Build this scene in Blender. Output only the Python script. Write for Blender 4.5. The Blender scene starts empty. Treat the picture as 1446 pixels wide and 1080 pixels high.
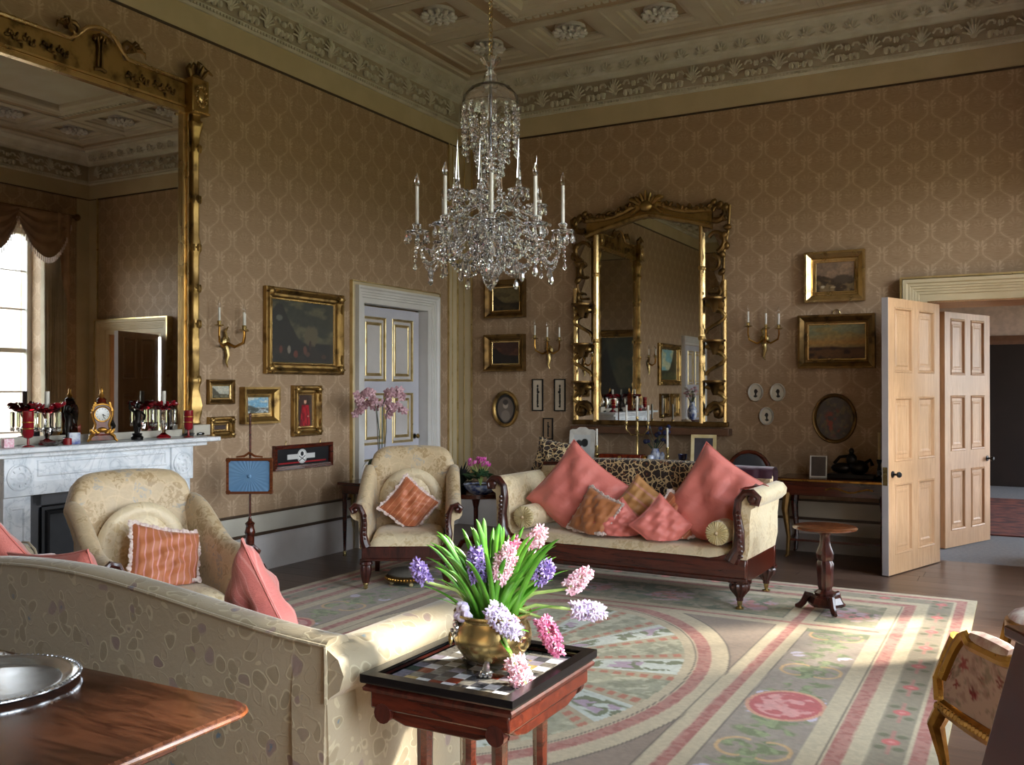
import bpy, bmesh, math, random
import numpy as np
from math import sin, cos, pi, radians, sqrt, atan2
from mathutils import Vector, Matrix, Euler
random.seed(7)
sc = bpy.context.scene
COL = sc.collection

# ---------------------------------------------------------------- camera, sky, sun, exposure
cd = bpy.data.cameras.new('camera'); cam = bpy.data.objects.new('camera', cd); COL.objects.link(cam)
cd.sensor_fit = 'HORIZONTAL'; cd.sensor_width = 36; cd.lens = 36 * 1326 / 1446
cd.clip_start = .05; cd.clip_end = 200
cam.location = (5.717, -9.208, 1.55)
cam.rotation_euler = (radians(90.346), 0, radians(28.5))
sc.camera = cam
sc.view_settings.view_transform = 'Standard'; sc.view_settings.look = 'None'
sc.view_settings.gamma = 1; sc.view_settings.use_curve_mapping = False
EXPOSURE = 1.22
sc.view_settings.exposure = EXPOSURE
sc.cycles.use_denoising = True
sc.cycles.max_bounces = 10; sc.cycles.diffuse_bounces = 5; sc.cycles.glossy_bounces = 5
sc.cycles.transmission_bounces = 8; sc.cycles.transparent_max_bounces = 8
sc.cycles.caustics_reflective = False; sc.cycles.caustics_refractive = False
sc.cycles.sample_clamp_indirect = 6

world = bpy.data.worlds.new('sky'); sc.world = world; world.use_nodes = True
wn = world.node_tree.nodes; _l = world.node_tree.links                       # overcast sky above a green lawn
_tc = wn.new('ShaderNodeTexCoord'); _sx = wn.new('ShaderNodeSeparateXYZ'); _rp = wn.new('ShaderNodeValToRGB')
_l.new(_tc.outputs['Generated'], _sx.inputs[0]); _mr = wn.new('ShaderNodeMapRange'); _l.new(_sx.outputs[2], _mr.inputs[0])
_mr.inputs[1].default_value = -1; _mr.inputs[2].default_value = 1; _l.new(_mr.outputs[0], _rp.inputs[0]); _l.new(_rp.outputs[0], wn['Background'].inputs[0])
_e = _rp.color_ramp.elements; _e[0].position = .0; _e[0].color = (.13, .14, .07, 1); _e[1].position = 1; _e[1].color = (.62, .80, 1.0, 1)
_a = _e.new(.490); _a.color = (.17, .18, .10, 1); _a = _e.new(.505); _a.color = (.92, .96, 1.0, 1); _a = _e.new(.7); _a.color = (.78, .89, 1.0, 1)
wn['Background'].inputs[1].default_value = 6.5

def add_light(name, kind, loc, rot=(0, 0, 0), **kw):
    d = bpy.data.lights.new(name, kind); o = bpy.data.objects.new(name, d); COL.objects.link(o)
    o.location = loc; o.rotation_euler = rot
    for k, v in kw.items(): setattr(d, k, v)
    return o
# hazy spring sun coming through the tall windows
sdir = Vector((-1, -.85, -.945)).normalized()
sun = add_light('sun', 'SUN', (9, -2, 6), energy=10, angle=radians(4.5), color=(1, .93, .80))
sun.rotation_euler = sdir.to_track_quat('-Z', 'Y').to_euler()
RW = 6.5                       # room width (windows on the far side, x = RW)
FY = -9.75                     # wall behind the camera
WINS = [(-.75, -2.55), (-3.95, -5.75), (-6.95, -8.75)]
WZ0, WZ1 = .35, 3.8
for i, (a, b) in enumerate(WINS):   # daylight portals in the window openings
    p = add_light('window_daylight', 'AREA', (RW + .45, (a + b) / 2, (WZ0 + WZ1) / 2), (0, radians(90), 0), shape='RECTANGLE', size=WZ1 - WZ0, size_y=a - b)
    p.data.cycles.is_portal = True

# ---------------------------------------------------------------- helpers
def lin(h):
    if isinstance(h, str):
        h = h.lstrip('#'); c = [int(h[i:i + 2], 16) / 255 for i in (0, 2, 4)]
    else: c = [x / 255 for x in h]
    return tuple((x / 12.92 if x <= .04045 else ((x + .055) / 1.055) ** 2.4) for x in c)

class NT:
    def __init__(s, name):
        s.m = bpy.data.materials.new(name); s.m.use_nodes = True
        s.t = s.m.node_tree; s.b = s.t.nodes['Principled BSDF']
    def n(s, typ, props=None, **ins):
        nd = s.t.nodes.new(typ)
        for k, v in (props or {}).items(): setattr(nd, k, v)
        for k, v in ins.items():
            key = int(k[1:]) if k[0] == 'i' and k[1:].isdigit() else k.replace('_', ' ')
            s.set(nd.inputs[key], v)
        return nd
    def set(s, sock, v):
        if hasattr(v, 'is_output'): s.t.links.new(v, sock)
        elif isinstance(v, tuple) and len(v) == 3 and sock.type == 'RGBA': sock.default_value = (*v, 1)
        else: sock.default_value = v
    def math(s, op, a, b=0.0, c=0.0, clamp=False):
        nd = s.n('ShaderNodeMath', {'operation': op, 'use_clamp': clamp}, i0=a, i1=b)
        s.set(nd.inputs[2], c); return nd.outputs[0]
    def obj(s): return s.n('ShaderNodeTexCoord').outputs['Object']
    def gen(s): return s.n('ShaderNodeNewGeometry').outputs['Position']
    def mapping(s, v, scale=(1, 1, 1), rot=(0, 0, 0)):
        return s.n('ShaderNodeMapping', None, Vector=v, Scale=scale, Rotation=rot).outputs[0]
    def noise(s, v, scale, detail=3, dist=0.0, rough=.5):
        return s.n('ShaderNodeTexNoise', None, Vector=v, Scale=scale, Detail=detail, Distortion=dist, Roughness=rough).outputs[0]
    def vor(s, v, scale, feature='F1', rand=1.0, out='Distance'):
        return s.n('ShaderNodeTexVoronoi', {'feature': feature}, Vector=v, Scale=scale, Randomness=rand).outputs[out]
    def mix(s, f, a, b, blend='MIX'):
        nd = s.t.nodes.new('ShaderNodeMix'); nd.data_type = 'RGBA'; nd.blend_type = blend
        s.set(nd.inputs[0], f); s.set(nd.inputs[6], a); s.set(nd.inputs[7], b); return nd.outputs[2]
    def step(s, v, a, b, lo=0.0, hi=1.0):
        return s.n('ShaderNodeMapRange', {'interpolation_type': 'SMOOTHSTEP'}, i0=v, i1=a, i2=b, i3=lo, i4=hi).outputs[0]
    def bump(s, h, strength=.3, dist=.01):
        nd = s.n('ShaderNodeBump', None, Height=h, Strength=strength, Distance=dist)
        s.t.links.new(nd.outputs[0], s.b.inputs['Normal'])
    def out(s, col, rough=.5, metal=0.0, **kw):
        s.set(s.b.inputs['Base Color'], col); s.set(s.b.inputs['Roughness'], rough); s.set(s.b.inputs['Metallic'], metal)
        for k, v in kw.items(): s.set(s.b.inputs[k.replace('_', ' ')], v)
        return s.m

def plain(name, c, rough=.5, metal=0.0, c2=None, ns=12, bump=0.0, bs=60, bd=.003, **kw):
    m = NT(name); v = m.obj(); col = lin(c)
    if c2 is None: c2 = tuple(x * .8 for x in col)
    else: c2 = lin(c2)
    colr = m.mix(m.step(m.noise(v, ns, 4), .3, .7), col, c2)
    if bump: m.bump(m.noise(v, bs, 3), bump, bd)
    return m.out(colr, rough, metal, **kw)

def wood(name, c1, c2, rough=.25, axis=(1, 10, 10), sc_=3, coat=.3):
    m = NT(name); v = m.mapping(m.obj(), axis)
    f = m.noise(v, sc_, 6, 1.2, .65); g = m.noise(m.obj(), 1.5, 2)
    col = m.mix(m.step(f, .35, .68), lin(c1), lin(c2))
    col = m.mix(m.math('MULTIPLY', m.step(g, .3, .8), .5), col, tuple(x * .5 for x in lin(c1)))
    m.bump(f, .05, .002)
    return m.out(col, rough, 0.0, Coat_Weight=coat, Coat_Roughness=.12)

def ngon_noise(seed):
    rng = np.random.RandomState(seed); T = rng.rand(64, 64)
    def f(x, y):
        x = np.asarray(x, float); y = np.asarray(y, float)
        xi = np.floor(x).astype(int); yi = np.floor(y).astype(int); fx = x - xi; fy = y - yi
        fx = fx * fx * (3 - 2 * fx); fy = fy * fy * (3 - 2 * fy)
        a = T[xi % 64, yi % 64]; b = T[(xi + 1) % 64, yi % 64]; c = T[xi % 64, (yi + 1) % 64]; d = T[(xi + 1) % 64, (yi + 1) % 64]
        return (a * (1 - fx) + b * fx) * (1 - fy) + (c * (1 - fx) + d * fx) * fy
    return f
N1, N2, N3, N4 = (ngon_noise(i) for i in (1, 2, 3, 4))
def fbm(x, y, f=N1, o=4):
    s = 0; a = .5; t = 0
    for i in range(o): s = s + a * f(x * 2 ** i + i * 7.3, y * 2 ** i + i * 3.1); t += a; a *= .5
    return s / t
def sstep(x, a, b): t = np.clip((x - a) / (b - a + 1e-9), 0, 1); return t * t * (3 - 2 * t)

class G:
    """collects verts and faces of ONE part"""
    def __init__(s, T=None): s.v = []; s.f = []; s.T = T
    def add(s, vs, fs):
        o = len(s.v)
        if s.T is not None: vs = [tuple(s.T @ Vector(p)) for p in vs]
        s.v.extend(tuple(p) for p in vs); s.f.extend(tuple(i + o for i in f) for f in fs); return s
    def bx(s, x0, x1, y0, y1, z0, z1):
        vs = [(x, y, z) for x in (x0, x1) for y in (y0, y1) for z in (z0, z1)]
        return s.add(vs, [(0, 1, 3, 2), (4, 6, 7, 5), (0, 4, 5, 1), (2, 3, 7, 6), (0, 2, 6, 4), (1, 5, 7, 3)])
    def lathe(s, prof, n=16, c=(0, 0, 0), rot=None, flute=0, nf=8, a0=0):
        vs = []; fs = []
        for r, z in prof:
            for i in range(n):
                a = 2 * pi * i / n + a0; rr = r * (1 + flute * cos(nf * a))
                p = Vector((rr * cos(a), rr * sin(a), z))
                if rot is not None: p = rot @ p
                vs.append((p.x + c[0], p.y + c[1], p.z + c[2]))
        m = len(prof)
        for j in range(m - 1):
            for i in range(n):
                k = (i + 1) % n; fs.append((j * n + i, j * n + k, (j + 1) * n + k, (j + 1) * n + i))
        if prof[0][0] > 1e-4: fs.append(tuple(range(n))[::-1])
        if prof[-1][0] > 1e-4: fs.append(tuple((m - 1) * n + i for i in range(n)))
        return s.add(vs, fs)
    def tube(s, pts, r, n=8, closed=False, flat=1.0):
        pts = [Vector(p) for p in pts]; m = len(pts)
        rs = r if hasattr(r, '__len__') else [r] * m
        vs = []; fs = []; nrm = None
        for i in range(m):
            if closed: t = pts[(i + 1) % m] - pts[i - 1]
            else: t = pts[min(i + 1, m - 1)] - pts[max(i - 1, 0)]
            if t.length < 1e-9: t = Vector((0, 0, 1))
            t.normalize()
            if nrm is None: nrm = t.orthogonal().normalized() if abs(t.z) > .99 else t.cross(Vector((0, 0, 1))).normalized()
            nrm = (nrm - t * nrm.dot(t))
            if nrm.length < 1e-6: nrm = t.orthogonal()
            nrm.normalize(); b = t.cross(nrm)
            for k in range(n):
                a = 2 * pi * k / n; vs.append(tuple(pts[i] + nrm * (cos(a) * rs[i]) + b * (sin(a) * rs[i] * flat)))
        for i in range(m if closed else m - 1):
            j = (i + 1) % m
            for k in range(n):
                l = (k + 1) % n; fs.append((i * n + k, i * n + l, j * n + l, j * n + k))
        if not closed: fs.append(tuple(range(n))[::-1]); fs.append(tuple((m - 1) * n + k for k in range(n)))
        return s.add(vs, fs)
    def ell(s, c, r, nu=10, nv=6, rot=None):
        if not hasattr(r, '__len__'): r = (r, r, r)
        vs = []; fs = []
        def P(x, y, z):
            p = Vector((x * r[0], y * r[1], z * r[2]))
            if rot is not None: p = rot @ p
            return (p.x + c[0], p.y + c[1], p.z + c[2])
        vs.append(P(0, 0, -1))
        for j in range(1, nv):
            t = -pi / 2 + pi * j / nv
            for i in range(nu): a = 2 * pi * i / nu; vs.append(P(cos(a) * cos(t), sin(a) * cos(t), sin(t)))
        vs.append(P(0, 0, 1)); L = len(vs) - 1
        for i in range(nu):
            k = (i + 1) % nu; fs.append((0, 1 + k, 1 + i)); fs.append((L, L - nu + i, L - nu + k))
            for j in range(nv - 2): a = 1 + j * nu; fs.append((a + i, a + k, a + nu + k, a + nu + i))
        return s.add(vs, fs)
    def sheet(s, fn, nu, nv, cu=False, cv=False):
        U = nu if cu else nu + 1; V = nv if cv else nv + 1
        vs = [fn(i / nu, j / nv) for i in range(U) for j in range(V)]
        fs = [(i * V + j, ((i + 1) % U) * V + j, ((i + 1) % U) * V + (j + 1) % V, i * V + (j + 1) % V) for i in range(nu) for j in range(nv)]
        return s.add(vs, fs)
    def loft(s, rings, cap=True):
        n = len(rings[0]); vs = [p for r in rings for p in r]; fs = []
        for i in range(len(rings) - 1):
            for k in range(n):
                l = (k + 1) % n; fs.append((i * n + k, i * n + l, (i + 1) * n + l, (i + 1) * n + k))
        if cap: fs.append(tuple(range(n))[::-1]); fs.append(tuple((len(rings) - 1) * n + k for k in range(n)))
        return s.add(vs, fs)
    def prism(s, poly, d0, d1, ax='y'):
        m = {'y': lambda a, b, d: (a, d, b), 'x': lambda a, b, d: (d, a, b), 'z': lambda a, b, d: (a, b, d)}[ax]
        return s.loft([[m(a, b, d0) for a, b in poly], [m(a, b, d1) for a, b in poly]])
    def rect(s, w, h, prof, c=(0, 0), y=0.0, z=None):
        """mitred moulding round a rectangle; prof = (outset, height out of the wall); lies in xz facing -y (or in xy facing -z when z given)"""
        vs = []; n = len(prof)
        for sx, sz in ((-1, -1), (1, -1), (1, 1), (-1, 1)):
            for o, d in prof:
                a = c[0] + sx * (w / 2 + o); b = c[1] + sz * (h / 2 + o)
                vs.append((a, y - d, b) if z is None else (a, b, z - d))
        fs = []
        for i in range(4):
            j = (i + 1) % 4
            for k in range(n - 1): fs.append((i * n + k, j * n + k, j * n + k + 1, i * n + k + 1))
        return s.add(vs, fs)
    def beads(s, pts, r, nu=6, nv=4):
        for p in pts: s.ell(p, r, nu, nv)
        return s

def link(o, parent=None):
    COL.objects.link(o)
    if parent is not None: o.parent = parent
    return o
def part(name, g, mat, parent=None, label=None, smooth=40, bevel=0, sub=0, stuff=False, loc=None, rot=None, recalc=True, flat=False):
    me = bpy.data.meshes.new(name); me.from_pydata(g.v, [], g.f); me.update()
    if recalc:
        bm = bmesh.new(); bm.from_mesh(me); bmesh.ops.recalc_face_normals(bm, faces=bm.faces); bm.to_mesh(me); bm.free()
    if mat is not None: me.materials.append(mat)
    if smooth and not flat:
        me.polygons.foreach_set('use_smooth', [True] * len(me.polygons)); me.set_sharp_from_angle(angle=radians(smooth))
    o = bpy.data.objects.new(name, me); link(o, parent)
    if loc is not None: o.location = loc
    if rot is not None: o.rotation_euler = rot
    if label: o['label'] = label
    if stuff: o['kind'] = 'stuff'
    if bevel:
        b = o.modifiers.new('bevel', 'BEVEL'); b.width = bevel; b.segments = 2; b.limit_method = 'ANGLE'; b.angle_limit = radians(50)
    if sub:
        b = o.modifiers.new('sub', 'SUBSURF'); b.levels = sub; b.render_levels = sub
    return o
def thing(name, label, cat, loc=(0, 0, 0), rz=0.0, group=None):
    o = bpy.data.objects.new(name, None); link(o); o.location = loc; o.rotation_euler = (0, 0, rz)
    o.empty_display_size = .1
    o['label'] = label; o['category'] = cat
    if group: o['group'] = group
    return o
def tag(o, label, cat, group=None):
    o['label'] = label; o['category'] = cat
    if group: o['group'] = group
    return o
def struct(o): o['kind'] = 'structure'; return o
def reuse(src, parent, loc, rot=(0, 0, 0), scale=None):
    o = src.copy(); COL.objects.link(o); o.parent = parent; o.location = loc; o.rotation_euler = rot
    if scale: o.scale = scale
    return o
def copy_tree(o, parent=None):
    c = o.copy(); COL.objects.link(c)
    if parent is not None: c.parent = parent
    for ch in list(o.children): copy_tree(ch, c)
    return c

def painted(name, nx, nz, fn, mat, parent, pos, label=None, mask=None):
    """grid of nx x nz cells coloured by fn(u, v) -> Nx3 sRGB 0..1; pos(u,v)->xyz arrays; the paint lies in the mesh's own colour layer"""
    u, v = np.meshgrid(np.linspace(0, 1, nx + 1), np.linspace(0, 1, nz + 1), indexing='ij')
    u = u.ravel(); v = v.ravel(); P = np.stack(pos(u, v), 1)
    i, j = np.meshgrid(np.arange(nx), np.arange(nz), indexing='ij'); a = (i * (nz + 1) + j).ravel()
    q = np.stack([a, a + nz + 1, a + nz + 2, a + 1], 1)
    if mask is not None: q = q[mask((i.ravel() + .5) / nx, (j.ravel() + .5) / nz)]
    me = bpy.data.meshes.new(name)
    me.vertices.add(len(P)); me.vertices.foreach_set('co', P.astype(np.float32).ravel())
    me.loops.add(q.size); me.loops.foreach_set('vertex_index', q.astype(np.int32).ravel())
    me.polygons.add(len(q)); me.polygons.foreach_set('loop_start', np.arange(0, q.size, 4, dtype=np.int32))
    me.update(calc_edges=True); me.validate()
    c = np.clip(np.asarray(fn(u, v)), 0, 1); c = np.where(c <= .04045, c / 12.92, ((c + .055) / 1.055) ** 2.4)
    ca = me.color_attributes.new('Paint', 'FLOAT_COLOR', 'POINT')
    ca.data.foreach_set('color', np.concatenate([c, np.ones((len(c), 1))], 1).astype(np.float32).ravel())
    me.materials.append(mat)
    o = bpy.data.objects.new(name, me); link(o, parent)
    if label: o['label'] = label
    return o
def paint_mat(name, rough=.4, bs=200, bstr=.1, bd=.001, **kw):
    m = NT(name); col = m.n('ShaderNodeAttribute', {'attribute_name': 'Paint'}).outputs['Color']
    m.bump(m.noise(m.obj(), bs, 3), bstr, bd)
    return m.out(col, rough, 0.0, **kw)
def blend(c, col, f):
    col = np.array(col, float) / 255; return c * (1 - f[:, None]) + col[None, :] * f[:, None]
def base(n, col): return np.tile(np.array(col, float) / 255, (n, 1))

# ---------------------------------------------------------------- materials
def wallpaper():
    m = NT('damask wallpaper'); p = m.gen(); s = m.n('ShaderNodeSeparateXYZ', None, Vector=p)
    nrm = m.n('ShaderNodeSeparateXYZ', None, Vector=m.n('ShaderNodeNewGeometry').outputs['Normal'])
    isx = m.math('GREATER_THAN', m.math('ABSOLUTE', nrm.outputs[0]), .5)
    h = m.math('ADD', m.math('MULTIPLY', isx, s.outputs[1]), m.math('MULTIPLY', m.math('SUBTRACT', 1.0, isx), s.outputs[0]))
    z = s.outputs[2]; A, B = .27, .37
    t = m.math('DIVIDE', h, A); zz = m.math('MULTIPLY', m.math('DIVIDE', z, B), 2 * pi)
    cz = m.math('COSINE', zz); c3 = m.math('COSINE', m.math('MULTIPLY', zz, 3.0))
    w = m.math('MULTIPLY_ADD', cz, .21, .25); w = m.math('MULTIPLY_ADD', c3, -.035, w)
    f = m.math('PINGPONG', t, .5)
    d = m.math('ABSOLUTE', m.math('SUBTRACT', f, w))
    line = m.step(d, .022, .05, 1, 0)
    inner = m.step(m.math('ABSOLUTE', m.math('SUBTRACT', d, .075)), .008, .02, .22, 0)
    # small palmette where the ogees meet, and a flower in the middle of each ogee
    v = m.n('ShaderNodeCombineXYZ', None, X=h, Y=z).outputs[0]
    petals = m.step(m.vor(v, 38, 'DISTANCE_TO_EDGE'), .03, .1)
    def fan(ox, oz):
        dx = m.math('WRAP', m.math('SUBTRACT', h, ox * A), A / 2, -A / 2); dz = m.math('WRAP', m.math('SUBTRACT', z, oz * B), B / 2, -B / 2)
        r = m.math('SQRT', m.math('ADD', m.math('MULTIPLY', dx, dx), m.math('MULTIPLY', dz, dz))); an = m.math('ARCTAN2', dz, dx)
        R = m.math('MULTIPLY_ADD', m.math('SINE', an), .030, .052)
        pet = m.step(m.math('COSINE', m.math('MULTIPLY', an, 10.0)), -.2, .4)
        return m.math('MULTIPLY', m.step(m.math('SUBTRACT', R, r), .0, .012), m.math('MULTIPLY', pet, m.step(r, .012, .018)))
    mot = m.math('MAXIMUM', fan(0.0, .5), fan(.5, 0.0))
    mot = m.math('MAXIMUM', mot, m.math('MULTIPLY', m.math('MAXIMUM', fan(0.0, 0.0), fan(.5, .5)), .35))
    al = m.math('ADD', m.math('MAXIMUM', m.math('MULTIPLY', line, .7), m.math('MAXIMUM', inner, mot)), 0.0, clamp=True)
    slub = m.noise(m.mapping(v, (6, 160, 1)), 2, 3)
    b = m.mix(m.step(slub, .3, .7), lin('#a98e72'), lin('#947a5e'))
    col = m.mix(m.math('MULTIPLY', al, m.step(m.noise(v, 30, 3), .3, .7, .3, .6)), b, lin('#d2b99c'))
    rough = m.math('MULTIPLY_ADD', al, -.12, .55)
    m.bump(m.math('ADD', al, m.math('MULTIPLY', slub, .3)), .15, .002)
    return m.out(col, rough, 0.0, Sheen_Weight=.15, Specular_IOR_Level=.35)
def gilt(name, c='#ab8c55', c2='#5c4628', rough=.34, bs=70, bst=.35):
    m = NT(name); v = m.obj(); n = m.noise(v, bs, 4); w = m.noise(v, 9, 3)
    col = m.mix(m.step(w, .45, .75), lin(c), lin(c2))
    m.bump(n, bst, .004)
    return m.out(col, m.math('MULTIPLY_ADD', w, .25, rough - .1), .88)
def marble():
    m = NT('white marble'); v = m.obj(); n = m.noise(v, 3.0, 8, 2.5, .6)
    vein = m.step(m.math('ABSOLUTE', m.math('SUBTRACT', n, .5)), 0, .035, 1, 0)
    cl = m.noise(v, 9, 5, .6)
    col = m.mix(m.step(cl, .35, .75), lin('#eaeef2'), lin('#cdd5dc'))
    return m.out(m.mix(m.math('MULTIPLY', vein, .3), col, lin('#8593a0')), .28)
def damask(name, c, c2, c3, scale=1.0, rough=.5):
    m = NT(name); v = m.obj(); dn = m.noise(v, 5 * scale, 2)
    vd = m.mix(.12, v, m.n('ShaderNodeTexNoise', None, Vector=v, Scale=6 * scale).outputs[1])
    e = m.vor(vd, 13 * scale, 'DISTANCE_TO_EDGE'); ln = m.step(e, .02, .07, 1, 0)
    cc = m.n('ShaderNodeSeparateColor', None, Color=m.vor(vd, 13 * scale, out='Color'))
    pet = m.step(m.noise(v, 26 * scale, 3, 1.5), .45, .58)
    col = m.mix(m.math('MULTIPLY', pet, m.step(cc.outputs[0], .45, .55, .15, .8)), lin(c), lin(c2))
    col = m.mix(m.math('MULTIPLY', m.math('MULTIPLY', pet, m.step(cc.outputs[1], .80, .86)), .6), col, lin(c3))
    col = m.mix(m.math('MULTIPLY', ln, .3), col, tuple(min(1, x * 1.25) for x in lin(c)))
    wv = m.noise(m.mapping(v, (400, 400, 90)), 1, 1)
    m.bump(m.math('ADD', m.math('MULTIPLY', pet, .7), m.math('MULTIPLY', wv, .25)), .3, .003)
    return m.out(col, m.math('MULTIPLY_ADD', pet, -.14, rough), 0.0, Sheen_Weight=.3, Sheen_Roughness=.4)
def brocade():
    m = NT('flowered brocade'); v = m.obj()
    vd = m.mix(.10, v, m.n('ShaderNodeTexNoise', None, Vector=v, Scale=7).outputs[1])
    e = m.vor(vd, 19, 'DISTANCE_TO_EDGE'); f1 = m.vor(vd, 19)
    ln = m.step(m.math('ABSOLUTE', m.math('SUBTRACT', f1, .46)), .02, .06, 1, 0)
    cc = m.n('ShaderNodeSeparateColor', None, Color=m.vor(vd, 19, out='Color'))
    body = m.step(f1, .32, .52, 1, 0)
    leaf = m.step(cc.outputs[0], .36, .42); fl = m.step(cc.outputs[1], .88, .9); bl = m.step(cc.outputs[2], .88, .9)
    col = m.mix(m.noise(v, 4, 3), lin('#a99d86'), lin('#988b72'))
    col = m.mix(m.math('MULTIPLY', m.math('MULTIPLY', body, leaf), .38), col, lin('#766a4e'))
    col = m.mix(m.math('MULTIPLY', m.math('MULTIPLY', body, fl), .6), col, lin('#806a70'))
    sm = m.step(m.noise(v, 60, 2), .45, .55)
    col = m.mix(m.math('MULTIPLY', m.math('MULTIPLY', m.math('MULTIPLY', m.step(f1, .12, .28, 1, 0), bl), sm), .8), col, lin('#4d6f86'))
    col = m.mix(m.math('MULTIPLY', m.math('MULTIPLY', ln, leaf), .42), col, lin('#cbc0a2'))
    n2 = m.noise(v, 45, 4, .5); m.bump(m.math('ADD', m.math('MULTIPLY', ln, .4), n2), .3, .004)
    return m.out(col, .48, 0.0, Sheen_Weight=.35, Sheen_Roughness=.35)
def silk(name, c, c2, stripe=None, scale=60, ax=0, rough=.45):
    m = NT(name); v = m.obj(); s = m.n('ShaderNodeSeparateXYZ', None, Vector=v)
    sl = m.noise(m.mapping(v, (300, 20, 300)), 1, 2); w = m.noise(v, 5, 3)
    col = m.mix(w, lin(c), lin(c2)); col = m.mix(m.math('MULTIPLY', sl, .25), col, tuple(x * .6 for x in lin(c2)))
    if stripe:
        st = m.math('SINE', m.math('MULTIPLY', s.outputs[ax], scale))
        col = m.mix(m.step(st, .75, .9, 0, .75), col, lin(stripe))
    m.bump(m.math('ADD', m.noise(v, 7, 3, .8), m.math('MULTIPLY', sl, .15)), .55, .02)
    return m.out(col, rough, 0.0, Sheen_Weight=.5, Sheen_Roughness=.4)
def leopard():
    m = NT('leopard print'); v = m.mapping(m.obj(), (1, 1, 1))
    vd = m.mix(.04, v, m.n('ShaderNodeTexNoise', None, Vector=v, Scale=22).outputs[1])
    e = m.vor(vd, 22, 'DISTANCE_TO_EDGE'); f1 = m.vor(vd, 22)
    net = m.step(e, .04, .09, 1, 0); core = m.step(f1, .12, .25, 1, 0)
    col = m.mix(core, lin('#23140d'), lin('#7a4a26')); col = m.mix(net, col, lin('#c9b184'))
    m.bump(m.noise(v, 300, 2), .3, .003)
    return m.out(col, .6, 0.0, Sheen_Weight=.2)
def floorboards():
    m = NT('dark oak boards'); v = m.obj(); s = m.n('ShaderNodeSeparateXYZ', None, Vector=v)
    g = m.noise(m.mapping(v, (1.2, 14, 1)), 3, 6, .8, .6); big = m.noise(v, .8, 2)
    col = m.mix(m.step(g, .3, .75), lin('#5b4438'), lin('#33241d'))
    rnd = m.n('ShaderNodeObjectInfo').outputs['Random']
    col = m.mix(m.math('MULTIPLY', rnd, .45), col, lin('#6d5446'))
    m.bump(g, .12, .002)
    return m.out(col, m.math('MULTIPLY_ADD', big, .15, .26), 0.0, Coat_Weight=.15, Coat_Roughness=.25)
def glass(name, c='#ffffff', rough=.0, ior=1.5, tint=None):
    m = NT(name)
    return m.out(lin(c), rough, 0.0, Transmission_Weight=1.0, IOR=ior)
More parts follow.
